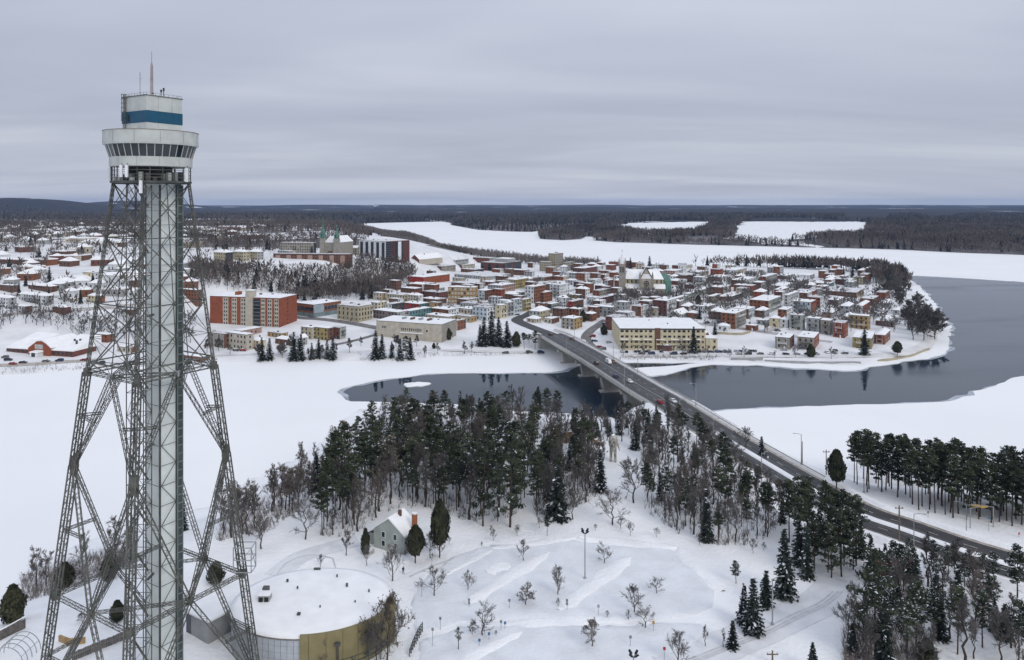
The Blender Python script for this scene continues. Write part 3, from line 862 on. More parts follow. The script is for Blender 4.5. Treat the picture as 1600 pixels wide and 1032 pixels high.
# piers: wall piers on footings that stand in the water
for (row, px) in ((566, 894), (586.7, 923.5), (611.7, 956.5), (640, 995.5)):
    y = 100 * F / (row - EYE)
    i = int(np.argmin(abs(ROADA[:, 1] - y)))
    p, q = a_[i], n_[i]
    rz = math.atan2(q[1], q[0])
    zt_ = p[2] - 2.62
    pr = MB()
    pr.hexa([(-5.0, -.9, -1), (5.0, -.9, -1), (5.0, .9, -1), (-5.0, .9, -1), (-6.2, -.9, zt_ - 1.6), (6.2, -.9, zt_ - 1.6), (6.2, .9, zt_ - 1.6), (-6.2, .9, zt_ - 1.6)])
    pier = pr.build('pier', CONC, bridge, (p[0] - BL[0], p[1] - BL[1], 0), rz)
    MB().box(-9.0, 9.0, -1.15, 1.15, zt_ - 1.6, zt_).build('pier_cap', CONC, pier)
    MB().box(-7.2, 7.2, -2.0, 2.0, -1.2, .35).build('footing', CONCL, pier)
for (i, nm) in ((i_far, -1), (i_near, 1)):
    p, q = a_[i], n_[i]
    rz = math.atan2(q[1], q[0])
    zt_ = p[2] - .56
    MB().box(-9.6, 9.6, -1.4 - (0 if nm > 0 else 0), 1.4, -1, zt_).build('abutment', CONCL, bridge, (p[0] - BL[0], p[1] - BL[1], 0), rz)
# dark wet wheel tracks and pale salted strips
WETT = mat('wet_track', (0.040, 0.040, 0.042), .45, .3, .3); SALT = mat('salt_strip', (0.125, 0.122, 0.118), .8, .35, .4)
for off in (-6.6, -5.0, -3.2, -1.7, 1.7, 3.2, 5.0, 6.6):
    sweep(ROAD[i_far:], [(off - .32, .0335), (off + .32, .0335)], 'wheel_track', WETT, closed=False, kind='structure')
for off in (-7.75, -2.4, 2.4, 7.75):
    sweep(ROAD[i_far:], [(off - .22, .0345), (off + .22, .0345)], 'salt_strip', SALT, closed=False, kind='structure')
# lane paint
a_, n_ = frames(ROAD)
for off in (-4.0, 4.0):
    mb = MB()
    for i in range(i_far, len(ROAD) - 1, 3):
        p, q = a_[i], n_[i]; p2, q2 = a_[i + 1], n_[i + 1]
        mb.face([(p[0] + q[0] * (off - .09), p[1] + q[1] * (off - .09), p[2] + .036), (p[0] + q[0] * (off + .09), p[1] + q[1] * (off + .09), p[2] + .036),
                 (p2[0] + q2[0] * (off + .09), p2[1] + q2[1] * (off + .09), p2[2] + .036), (p2[0] + q2[0] * (off - .09), p2[1] + q2[1] * (off - .09), p2[2] + .036)])
    setp(mb.build('road_marking', PAINT), kind='structure')
for off in (-.15, .15):
    sweep(ROAD[i_far:i_split], [(off - .06, .036), (off + .06, .036)], 'road_marking', PAINT, closed=False, kind='structure')
for off in (-7.5, 7.5):
    sweep(ROAD[i_far:], [(off - .06, .037), (off + .06, .037)], 'road_marking', PAINT, closed=False, kind='structure')

def street(pxs, w, name, m, dz=0.10):
    pts_ = [G(*p) for p in pxs]
    line = catmull(pts_, 3.0)
    a, nr = frames(line)
    mb = MB()
    offs = np.linspace(-w / 2, w / 2, 4)
    for p, q in zip(a, nr):
        for o_ in offs:
            x, y = p[0] + q[0] * o_, p[1] + q[1] * o_
            mb.v.append((x, y, gz(x, y) + dz))
    for i in range(len(a) - 1):
        for k in range(3):
            mb.f.append((i * 4 + k, i * 4 + k + 1, i * 4 + 5 + k, i * 4 + 4 + k)); mb.m.append(0)
    return setp(mb.build(name, m), kind='structure')
street([(948, 500), (936, 508), (924, 516), (917, 524), (916, 531), (921, 539), (932, 546)], 7.5, 'side_street', mat('slushy_street', (0.17, 0.16, 0.155), .8, .3, .3))
street([(440, 492), (470, 497), (500, 499), (540, 504), (590, 513), (606, 517)], 9, 'main_street', mat('slushy_street', (0.17, 0.16, 0.155)))
street([(520, 540), (560, 531), (600, 520)], 5, 'back_lane', mat('slushy_street', (0.17, 0.16, 0.155)))
street([(972, 556), (1060, 555), (1150, 555.5), (1250, 557), (1330, 557), (1400, 553), (1440, 543), (1455, 525), (1448, 505), (1430, 480)], 8, 'shore_street', PACKED)
street([(-30, 572), (40, 570), (100, 566), (150, 563)], 9, 'shore_street', mat('slush_tan', (0.42, 0.38, 0.33), .85, .25, .4))
street([(330, 556), (420, 553), (520, 551), (640, 547), (760, 549), (840, 551)], 5, 'river_path', PACKED)
street([(1040, 1045), (1100, 1022), (1180, 990), (1230, 965), (1275, 945), (1300, 925), (1312, 905)], 9, 'snow_lane', mat('lane_snow', (0.70, 0.71, 0.72), .75, .08, .3), .06)
street([(430, 900), (470, 870), (520, 855), (560, 845)], 6, 'snow_path', mat('lane_snow', (0.70, 0.71, 0.72)), .06)

# ------------------------------------------------------------------ cars
def car_meshes(kind='car'):
    L, W, H = (4.5, 1.8, 1.45) if kind == 'car' else ((4.7, 1.9, 1.75) if kind == 'suv' else (5.4, 2.0, 2.4))
    if kind == 'van':
        prof = [(-2.7, .35), (2.6, .35), (2.7, .9), (2.35, 1.2), (1.7, 2.25), (1.4, 2.4), (-2.65, 2.4), (-2.7, 2.2)]; cabin = [(1.0, 1.35), (2.22, 1.35), (1.66, 2.2), (1.0, 2.2)]
    elif kind == 'suv':
        prof = [(-2.3, .35), (2.3, .35), (2.35, .75), (2.2, .95), (1.1, 1.08), (.55, 1.7), (-1.9, 1.75), (-2.25, 1.1)]; cabin = [(-2.0, 1.12), (.95, 1.12), (.5, 1.62), (-1.85, 1.66)]
    else:
        prof = [(-2.2, .32), (2.2, .32), (2.25, .6), (2.1, .78), (.95, .92), (.35, 1.4), (-1.1, 1.42), (-1.75, .98), (-2.2, .92)]; cabin = [(-1.62, .98), (.85, .95), (.3, 1.34), (-1.05, 1.36)]
    b = MB(); w2 = W / 2; n = len(prof)
    for s_ in (-1, 1):
        for (x, z) in prof:
            ww = w2 * (1.0 if z < 1.0 else .86)
            b.v.append((x, s_ * ww, z))
    b.f.append(tuple(range(n))); b.m.append(0); b.f.append(tuple(range(2 * n - 1, n - 1, -1))); b.m.append(0)
    for k in range(n):
        k2 = (k + 1) % n
        b.f.append((k, n + k, n + k2, k2)); b.m.append(0)
    g = MB()
    for s_ in (-1, 1):
        q = [(x, s_ * (w2 * (.99 if z < 1.2 else .88) + .015), z) for x, z in cabin]
        g.face(q if s_ < 0 else q[::-1])
    # windscreen and rear screen
    a0, a1 = prof[4], prof[5]
    e_ = .03
    g.face([(a0[0] - .1 + e_, -w2 * .8, a0[1] + .08), (a0[0] - .1 + e_, w2 * .8, a0[1] + .08), (a1[0] + .1 + e_, w2 * .74, a1[1] - .04), (a1[0] + .1 + e_, -w2 * .74, a1[1] - .04)])
    r0, r1 = prof[-2], prof[-3]
    if kind == 'car': g.face([(r1[0] - .1, -w2 * .74, r1[1] - .02), (r1[0] - .1, w2 * .74, r1[1] - .02), (r0[0] - .02, w2 * .8, r0[1] + .1), (r0[0] - .02, -w2 * .8, r0[1] + .1)])
    wh = MB()
    for k in range(10):
        a, c = 2 * math.pi * k / 10, 2 * math.pi * (k + 1) / 10
        wh.face([(.33 * math.cos(a), -.1, .33 * math.sin(a)), (.33 * math.cos(c), -.1, .33 * math.sin(c)), (.33 * math.cos(c), .1, .33 * math.sin(c)), (.33 * math.cos(a), .1, .33 * math.sin(a))])
        wh.face([(0, -.1, 0), (.33 * math.cos(a), -.1, .33 * math.sin(a)), (.33 * math.cos(c), -.1, .33 * math.sin(c))])
        wh.face([(0, .1, 0), (.33 * math.cos(c), .1, .33 * math.sin(c)), (.33 * math.cos(a), .1, .33 * math.sin(a))])
    lt = MB().box(-.05, .05, -.2, .2, -.08, .08)
    sn = MB().box(prof[-3][0] + .1 if kind != 'van' else -2.5, prof[5][0] - .1, -w2 * .78, w2 * .78, max(z for _, z in prof) - .02, max(z for _, z in prof) + .1)
    return dict(body=b, window=g, wheel=wh, lamp=lt, snow=sn, L=L, W=W, front=prof[2][0], rear=min(x for x, z in prof))
CARGEO = {k: car_meshes(k) for k in ('car', 'suv', 'van')}
WHEELM = CARGEO['car']['wheel'].mesh('wheel', DARK)
LAMPW = CARGEO['car']['lamp'].mesh('headlight', WHITE)
LAMPR = CARGEO['car']['lamp'].mesh('tail_light', mat('tail_red', (0.35, 0.02, 0.02), .3))
GLASSM = {k: CARGEO[k]['window'].mesh('windows', GLASS) for k in CARGEO}
CARPAINT = {k: mat('car_' + k, c, .3, .05, spec=.5) for k, c in dict(black=(0.018, 0.018, 0.02), grey=(0.12, 0.125, 0.13), silver=(0.38, 0.39, 0.40), white=(0.68, 0.69, 0.69), red=(0.30, 0.02, 0.025), blue=(0.03, 0.05, 0.13), brown=(0.16, 0.07, 0.03)).items()}
BODYM, CARONE = {}, {}
def bodymesh(kind, colr):
    if (kind, colr) not in BODYM: BODYM[(kind, colr)] = CARGEO[kind]['body'].mesh('body', CARPAINT[colr])
    return BODYM[(kind, colr)]
def car(kind, colr, loc, rz, label, group, parts=True):
    name = {'car': 'car', 'suv': 'car', 'van': 'van'}[kind]
    if not parts:
        if (kind, colr) not in CARONE:
            g = CARGEO[kind]; mb = MB()
            for src, mi, off in [('body', 0, (0, 0, 0)), ('window', 1, (0, 0, 0)), ('snow', 2, (0, 0, 0))] + [('wheel', 3, (sx * g['L'] * .3, sy * (g['W'] / 2 - .08), .33)) for sx in (-1, 1) for sy in (-1, 1)]:
                b0 = len(mb.v); mb.v += [(x + off[0], y + off[1], z + off[2]) for x, y, z in g[src].v]
                mb.f += [tuple(b0 + i for i in f) for f in g[src].f]; mb.m += [mi] * len(g[src].f)
            CARONE[(kind, colr)] = mb.mesh(name, [CARPAINT[colr], GLASS, ROOFSNOW, DARK])
        return setp(link(name, CARONE[(kind, colr)], None, loc, rz), label, 'car' if kind != 'van' else 'van', group)
    g = CARGEO[kind]
    r_ = empty(name, loc, rz, label, 'car' if kind != 'van' else 'van', group)
    link('body', bodymesh(kind, colr), r_); link('windows', GLASSM[kind], r_)
    for sx in (-1, 1):
        for sy in (-1, 1):
            link('wheel', WHEELM, r_, (sx * g['L'] * .3, sy * (g['W'] / 2 - .08), .33))
    for sy in (-1, 1):
        link('headlight', LAMPW, r_, (g['front'] - .03, sy * .6, .68)); link('tail_light', LAMPR, r_, (g['rear'] + .03, sy * .6, .8))
    return r_
def on_road(px, row):
    """point on the road surface seen at a pixel, with the road direction there"""
    z = 11.5
    for _ in range(8):
        x, y = P0(px, row, z)
        d, ar = seg_dist(ROAD, np.array([x]), np.array([y]))
        z = float(np.interp(ar[0], np.arange(len(ROAD)), ROADA[:, 2])) + .03
    i = min(len(ROAD) - 2, int(ar[0])); t = ROADA[i + 1] - ROADA[i]
    return (x, y, z), math.atan2(t[1], t[0])
for (px, row, kind, colr, away, label) in [
    (860, 524, 'suv', 'black', 1, 'black car leaving the far end of the bridge'), (894, 531, 'car', 'brown', 0, 'brown car near the far abutment of the bridge'),
    (932, 569, 'suv', 'black', 1, 'black car on the bridge beside the white van'), (951, 568, 'van', 'white', 0, 'white delivery van on the bridge deck'),
    (958, 566.5, 'car', 'brown', 0, 'brown car following close behind the white van'), (962, 589.5, 'car', 'blue', 1, 'dark blue car in the bridge lane beside the railing'),
    (984, 597.5, 'car', 'white', 0, 'white car halfway across the bridge'), (1031, 630, 'car', 'red', 1, 'dark red car on the bridge next to a white car'),
    (1052, 628.5, 'car', 'white', 0, 'white car on the bridge next to the dark red car'), (1139, 694, 'suv', 'grey', 0, 'dark grey car where the road leaves the bridge'),
    (1321, 785, 'suv', 'silver', 0, 'silver car on the divided road near the pine grove')]:
    p, h = on_road(px, row)
    car(kind, colr, p, h + (math.pi if away else 0), label, 'cars on the bridge road')
random.seed(11)
seen_n = {}
row_a = [(975 + 8.6 * i + random.uniform(-1, 1), 551.5 + random.uniform(-.3, .3)) for i in range(8)]
for i, (px, row) in enumerate([(972, 551), (979, 551), (993, 550.5), (999, 550.5), (1008, 550.5), (1014, 550.5), (1003, 554), (1018, 554), (1033, 550.5), (1053, 554.2), (1068, 554.2), (1080, 550.5), (1086, 550.5), (1093, 550.5), (1100, 550.7), (1107, 550.7), (1113, 550.8), (1120, 550.8), (1126, 550.8), (1133, 551), (1140, 551),
                               (1150, 550), (1157, 550), (1166, 549.8), (1172, 549.6), (1179, 549.8), (1155, 554.5), (1169, 554.5), (1188, 554.2), (1205, 554.4), (1228, 554.6), (1245, 554.6), (1262, 554.8), (1275, 554.8), (1292, 552), (1303, 552.5), (1305, 549), (1320, 553.5)]):
    g = G(px, row)
    side = row > 553
    colr = random.choice(['black', 'grey', 'grey', 'silver', 'black', 'blue', 'white'])
    seen_n[(colr, side)] = seen_n.get((colr, side), 0) + 1
    ordn = ('first', 'second', 'third', 'fourth', 'fifth', 'sixth', 'seventh', 'eighth', 'ninth', 'tenth', 'eleventh', 'twelfth')[seen_n[(colr, side)] - 1]
    car(random.choice(['car', 'suv', 'car']), colr, (g[0], g[1], g[2] + .1), (random.choice([0, math.pi]) if side else R(90) + random.uniform(-.1, .1)),
        '%s snowy %s car, counted from the bridge, in the %s' % (ordn, colr, 'kerb line along the shore street' if side else 'parking row before the cream building'), 'cars parked along the shore street', parts=False)
for (px, row, colr, lb) in [(8, 560, 'grey', 'grey car parked before the left end of the orange market hall'), (13, 564, 'black', 'black car in the front row left of the red car'), (20, 570, 'red', 'bright red car parked by the shore in front of the orange hall'), (36, 568, 'black', 'black car next to the bright red car by the shore'), (72, 566, 'grey', 'grey car on the shore street right of the orange gable'),
                            (93, 565, 'blue', 'dark blue car on the shore street near the tower leg'), (102, 557, 'silver', 'silver car by the white entrance of the orange hall'), (131, 564, 'red', 'red car half hidden by the tower leg'), (158, 569, 'black', 'black car seen between the tower legs'),
                            (325, 541, 'red', 'red car left of the beige stone house'), (380, 549, 'red', 'red car in front of the beige stone house'), (369, 549, 'grey', 'grey car beside the red car at the beige house'),
                            (945, 507.5, 'blue', 'blue car up the side street by the brick house'), (926, 527, 'red', 'red car on the lot inside the street bend'), (929, 534, 'blue', 'dark blue car on the lot inside the street bend'), (937.5, 543.5, 'red', 'red car on the lot beside the bridge parapet'), (942, 547, 'grey', 'grey car on the lot beside the bridge parapet'),
                            (951, 536, 'white', 'white car parked beside the long cream building'), (1104, 506, 'grey', 'grey car in the yard behind the cream building'), (1124, 504, 'blue', 'blue car in the yard near the tall orange block'), (1225, 548, 'silver', 'silver car in front of the grey twin house'), (1252, 546, 'grey', 'grey car slanted between the twin houses'),
                            (1236, 516, 'white', 'white car in the yard below the grey green house'), (1215, 518, 'grey', 'grey car in the yard below the cream house'), (808, 493, 'blue', 'blue car at the bend of the town road'), (827, 552, 'grey', 'grey car under the bridge abutment trees'), (845, 552, 'blue', 'blue car beside the bridge abutment'), (790, 552.5, 'grey', 'grey car by the river path near the pines')]:
    g = G(px, row)
    car(random.choice(['car', 'suv']), colr, (g[0], g[1], g[2] + .12), random.choice([0, math.pi]) + random.uniform(-.3, .3), lb, 'cars standing about the town', parts=False)

# ------------------------------------------------------------------ lamps, poles, signs
def lamp_post(loc, h, rz, label, group='street lamps', arms=1, m=STEELL, arm=2.2):
    r_ = empty('street_lamp', loc, rz, label, 'street lamp', group)
    MB().bar((0, 0, 0), (0, 0, h), .24, w2=.14).build('pole', m, r_)
    for k in range(arms):
        s_ = 1 if k == 0 else -1
        a = MB().bar((0, 0, h - .1), (s_ * arm * .6, 0, h + .35), .11).bar((s_ * arm * .6, 0, h + .35), (s_ * arm, 0, h + .4), .1)
        ar = a.build('arm', m, r_)
        MB().hexa([(s_ * arm - .2, -.16, h + .28), (s_ * arm + .6, -.16, h + .3), (s_ * arm + .6, .16, h + .3), (s_ * arm - .2, .16, h + .28), (s_ * arm - .2, -.13, h + .46), (s_ * arm + .5, -.1, h + .44), (s_ * arm + .5, .1, h + .44), (s_ * arm - .2, .13, h + .46)]).build('lamp_head', m, r_)
    MB().box(-.25, .25, -.25, .25, 0, .5).build('base', m, r_)
    return r_
for (row, off, lb) in ((529, 8.9, 'far end'), (546, -8.9, 'second pier'), (563, 8.9, 'white van'), (586, 8.9, 'midstream'), (607, -8.9, 'third pier'), (640, 8.9, 'red car'), (663, -8.9, 'near abutment'), (700, -8.9, 'grey car')):
    y = 88.5 * F / (row - EYE)
    i = int(np.argmin(abs(ROADA[:, 1] - y))); p, q = a_[i], n_[i]
    x, y = p[0] + q[0] * off, p[1] + q[1] * off
    lamp_post((x, y, p[2] + .1), 9.5, math.atan2(q[1], q[0]) + (math.pi if off > 0 else 0), 'slim lamp post on the bridge edge near the ' + lb, 'lamp posts on the bridge')
def at(px, row):
    g = G(px, row); return g
for (px, row, h, rz, arms, lb) in ((1190, 760, 10, .5, 1, 'grey street lamp beside the road above the dark pines'), (1252, 731, 11, math.pi, 1, 'tall single arm lamp by the ice beyond the road'), (1428, 862, 9.5, -.5, 1, 'street lamp with snowy head leaning over the divided road'),
                                (1350, 770, 9, .6, 1, 'lamp post at the left edge of the pine grove'), (1207, 977, 9.6, .2, 1, 'lone street lamp beside the young spruces by the lane'), (1510, 836, 8, 2.6, 2, 'two armed lamp on the median near the crossing')):
    g = at(px, row); lamp_post(g, h, rz, lb, 'roadside lamps', arms)
def pole(px, row, hpx, name, label, cat, w=.26, m=None, extra=None):
    g = at(px, row); h = hpx * g[1] / F
    r_ = empty(name, g, 0, label, cat, 'utility poles')
    MB().bar((0, 0, 0), (0, 0, h), w, w2=w * .7).build('shaft', m or mat('pole_wood', (0.16, 0.125, 0.09), .9, .2, .5), r_)
    if extra: extra(r_, h)
    return r_
def xarm(r_, h):
    MB().box(-1.1, 1.1, -.08, .08, h - .8, h - .62).build('crossarm', mat('pole_wood', (0.16, 0.125, 0.09)), r_)
    for s_ in (-1, 0, 1): MB().box(s_ * .9 - .07, s_ * .9 + .07, -.07, .07, h - .62, h - .35).build('insulator', STEELL, r_)
pole(1253.5, 730, 40, 'utility_pole', 'plain wooden pole beside the tall lamp by the ice', 'pole')
pole(1291, 748, 45, 'utility_pole', 'wooden pole standing left of the round cedar', 'pole', extra=xarm)
pole(1405, 850, 60, 'utility_pole', 'brown wooden pole at the near edge of the divided road', 'pole', .32, extra=xarm)
pole(1207, 1037, 20, 'utility_pole', 'wooden pole with crossarm at the bottom edge', 'pole', .3, extra=xarm)
pole(1345, 731, 42, 'utility_pole', 'thin pole rising behind the grove edge', 'pole', .2)
# car park floodlight masts with splayed heads
for (px, row, hpx, lb) in ((914, 905, 72, 'tall floodlight mast with four splayed heads in the car park'), (990, 1068, 42, 'floodlight mast with splayed heads at the bottom edge')):
    g = at(px, row); h = hpx * g[1] / F
    r_ = empty('floodlight_mast', g, .3, lb, 'floodlight', 'car park floodlights')
    MB().bar((0, 0, 0), (0, 0, h), .24, w2=.16).build('pole', STEELL, r_)
    for k in range(4):
        a = k * math.pi / 2 + .4; c, s_ = math.cos(a), math.sin(a)
        ar = MB().bar((0, 0, h - .3), (c * .6, s_ * .6, h + .3), .1).build('arm', STEELD, r_)
        MB().bar((c * .5, s_ * .5, h + .2), (c * 1.1, s_ * 1.1, h + .75), .38, w2=.3).build('floodlight', DARK, r_)
    MB().box(-.3, .3, -.3, .3, 0, .4).build('base', CONC, r_)
# signs
def sign(px, row, hpx, colr, label, w=.5, hh=.6, double=False):
    g = at(px, row); h = hpx * g[1] / F
    r_ = empty('sign_post', g, random.uniform(-.3, .3), label, 'sign', 'small signs')
    MB().bar((0, 0, 0), (0, 0, h), .09).build('post', STEELL, r_)
    MB().box(-w / 2, w / 2, -.1, -.05, h - hh, h).build('plate', colr, r_)
    if double: MB().box(-w / 2, w / 2, -.1, -.05, h - 2 * hh - .1, h - hh - .1).build('plate', colr, r_)
SB = mat('sign_blue', (0.06, 0.16, 0.30), .5); SR = mat('sign_red', (0.42, 0.035, 0.03), .5); SG = mat('sign_grey', (0.22, 0.23, 0.24), .5); SY = mat('sign_amber', (0.45, 0.24, 0.05), .5)
for (px, row, hp, c, lb, dbl) in [(733, 949, 14, SG, 'grey sign at the tip of the first car park island', 1), (796, 951, 15, SG, 'slim grey sign left of the brown leaved tree', 0), (886, 954, 18, SG, 'double grey sign at the tip of the second island', 1), (659, 934, 22, SG, 'slim lamp bollard beside the apple tree by the path', 0),
                                  (688, 984, 20, SG, 'grey sign left of the wide bare tree', 0), (676, 1010, 29, STEELL, 'tall thin post near the curved railing', 0), (783, 986, 17, SG, 'grey post right of the wide bare tree', 0), (789, 984, 13, SB, 'round blue sign right of the wide bare tree', 0),
                                  (764, 1001, 13, SB, 'blue sign among the row below the wide bare tree', 0), (749, 1010, 12, SB, 'leftmost blue sign of the row by the kerb bank', 0), (775, 994, 9, SG, 'short dark post under the wide bare tree', 0), (985, 1011, 18, SG, 'grey sign standing alone in the lower car park', 0), (935, 962, 17, STEELL, 'thin bare post in the open car park', 0), (1021, 987, 17, SY, 'amber sign beside the twin bare trees', 0), (1038, 1033, 22, SR, 'red sign by the lane at the bottom edge', 0),
                                  (1450, 813, 14, SG, 'grey sign by the verge in front of the grove', 0), (1545, 830, 22, SB, 'blue sign by the crossing under the pines', 0), (1592, 840, 8, SR, 'small red sign at the right edge by the verge', 0), (1200, 725, 12, WHITE, 'white sign on the road edge past the bridge', 0), (1316, 755, 12, SG, 'sign under the round cedar', 0)]:
    sign(px, row, hp, c, lb, double=bool(dbl))
# traffic lights
for (px, row, lb, rz) in ((1516, 826, 'yellow traffic light with long arm at the left of the crossing', .2), (1552, 824, 'yellow traffic light with long arm under the tall pines', math.pi - .2)):
    g = at(px, row)
    r_ = empty('traffic_light', g, rz, lb, 'traffic light', 'traffic lights at the crossing')
    MB().bar((0, 0, 0), (0, 0, 5.6), .2).build('pole', STEELL, r_)
    MB().bar((0, 0, 5.4), (5.0, 0, 5.8), .14).build('arm', STEELL, r_)
    MB().box(3.2, 5.4, -.25, .25, 5.3, 5.75).build('signal_head', mat('signal_yellow', (0.50, 0.30, 0.05), .5), r_)

# ================================================================== buildings of the town
WALL = {}
PAL = dict(orange=(0.205, 0.088, 0.050), brown=(0.145, 0.080, 0.056), brick=(0.150, 0.060, 0.048), red=(0.30, 0.035, 0.028), rust=(0.245, 0.075, 0.040), tan=(0.38, 0.34, 0.24), olive=(0.30, 0.24, 0.10), ochre=(0.36, 0.25, 0.12),
           cream=(0.55, 0.49, 0.34), beige=(0.44, 0.40, 0.33), white=(0.60, 0.62, 0.63), paleblue=(0.45, 0.51, 0.55), grey=(0.32, 0.33, 0.33), greygreen=(0.34, 0.37, 0.34), dark=(0.06, 0.06, 0.065), mauve=(0.17, 0.14, 0.14), teal=(0.10, 0.19, 0.20), pink=(0.36, 0.24, 0.20),
           stone=(0.29, 0.27, 0.235), brickdark=(0.115, 0.052, 0.044))
WORD = dict(orange='orange brick', brown='brown brick', brick='dark red brick', red='bright red', rust='rust orange', tan='tan', olive='olive yellow', ochre='ochre brick', cream='cream', beige='beige', white='white', paleblue='pale blue', grey='grey', greygreen='grey green', dark='dark',
            mauve='mauve grey', teal='glassy teal', pink='pinkish', stone='grey stone', brickdark='deep red brick')
def wallm(k):
    return mat('wall_' + k, PAL[k], 0.88, 0.13, 0.35)
TRIM = mat('roof_trim_dark', (0.09, 0.085, 0.08), .7, .2, .5)
random.seed(21)
WINDOW_UNIT = MB().box(-.5, .5, -.06, .05, -.5, .5).mesh('window', PANE)
WINDOW_PALE = MB().box(-.5, .5, -.06, .05, -.5, .5).mesh('window', mat('pale_pane', (0.42, 0.42, 0.40), .3, .2, .4))  # same window box with a pale pane colour
SILL_UNIT = MB().box(-.56, .56, -.10, .02, -.06, 0).mesh('sill', CONCL)
USED_LABELS = {}
LMARKS = [('orange apartment block', 395, 490), ('long cream building', 1045, 530), ('grey stone church', 1005, 445), ('bridge', 890, 530), ('big red store', 665, 437), ('yellow city hall', 560, 490), ('pale stone hall by the river', 640, 520), ('tan tower', 868, 410), ('green spired church', 520, 385),
          ('red and white condo tower', 600, 390), ('orange market hall', 60, 545), ('dark red hall', 785, 417), ('ochre windowed block', 720, 462), ('shore point', 1440, 500), ('tall dark red block', 1038, 482), ('white frame house', 1240, 472), ('grey twin houses', 1240, 536), ('curved white arena', 110, 425)]
def place_label(px, row, base):
    c = sorted(LMARKS, key=lambda m: math.hypot(m[1] - px, 2.2 * (m[2] - row)))
    for nm, lx, ly in c[:4]:
        dx, dy = px - lx, row - ly
        if abs(dx) > 2.2 * abs(dy): rel = 'right of' if dx > 0 else 'left of'
        else: rel = 'below' if dy > 0 else 'above'
        far = math.hypot(dx, 2.2 * dy)
        rel = ('just ' if far < 40 else '') + rel if far < 110 else 'well ' + rel
        lb = '%s, %s the %s' % (base, rel, nm)
        if lb not in USED_LABELS and len(lb.replace(',', '').split()) <= 16:
            USED_LABELS[lb] = 1; return lb
    for n in ('second', 'third', 'fourth', 'fifth', 'sixth', 'seventh', 'eighth'):
        nm, lx, ly = c[0]
        lb = '%s, %s one away from the %s' % (base, n, nm)
        if lb not in USED_LABELS:
            USED_LABELS[lb] = 1; return lb
    return lb
def project(x, y, z): return 800 + F * x / y, EYE + F * (HC - z) / y
def footprint(cpx, crow, wl, wr, hpx, th, g=None, maxl=90, maxr=45):
    g = g or G(cpx, crow)
    cx, cy, cz = g
    a = (cpx - wl - 800) / F; b = (cpx + wr - 800) / F
    L = (cx - a * cy) / (math.cos(th) + a * math.sin(th))
    dn = math.sin(th) - b * math.cos(th)
    D = (b * cy - cx) / dn if dn > 0.02 else maxr
    return g, min(max(L, 4), maxl), min(max(D, 6), maxr), hpx * cy / F
def windows_on(root, length, h, floors, face, single, style=None, rnd=random, z0=0.0, size=(1.25, 1.6), pitch=2.9, skip=.10, pale_frac=.06, joined=None):
    """face 'L': wall along -x at y=0; 'R': wall along +y at x=0"""
    n = max(1, int((length - 1.0) / pitch)); fh = h / floors
    for f in range(floors):
        z = z0 + fh * (f + .55)
        for i in range(n):
            if rnd.random() < skip: continue
            t = (i + .5) / n * length
            w, hh = size
            m = WINDOW_PALE if rnd.random() < pale_frac else WINDOW_UNIT  # a few windows get the pale pane
            if face == 'L': loc, rz = (-t, 0, z), 0
            elif face == 'R': loc, rz = (0, t, z), R(90)
            elif face == 'B': loc, rz = (-t, joined[2], z), R(180)
            else: loc, rz = (-joined[1], t, z), R(-90)
            if single:
                link('window', m, root, loc, rz, (w, 1, min(hh, fh * .6)))
            else:
                mb = joined[0]; hw, h2 = w / 2, min(hh, fh * .6) / 2
                if face == 'L': mb.box(-t - hw, -t + hw, -.06, .04, z - h2, z + h2)
                elif face == 'R': mb.box(-.04, .06, t - hw, t + hw, z - h2, z + h2)
                elif face == 'B': mb.box(-t - hw, -t + hw, joined[2] - .04, joined[2] + .06, z - h2, z + h2)
                else: mb.box(-joined[1] - .06, -joined[1] + .04, t - hw, t + hw, z - h2, z + h2)
ROOFS = [ROOFSNOW, ROOFSNOW, ROOFSNOW, mat('patchy_roof_snow', (0.66, 0.665, 0.665), .8, .22, .35, .2, .8), mat('thin_roof_snow', (0.56, 0.56, 0.56), .8, .3, .5, .2, .8)]
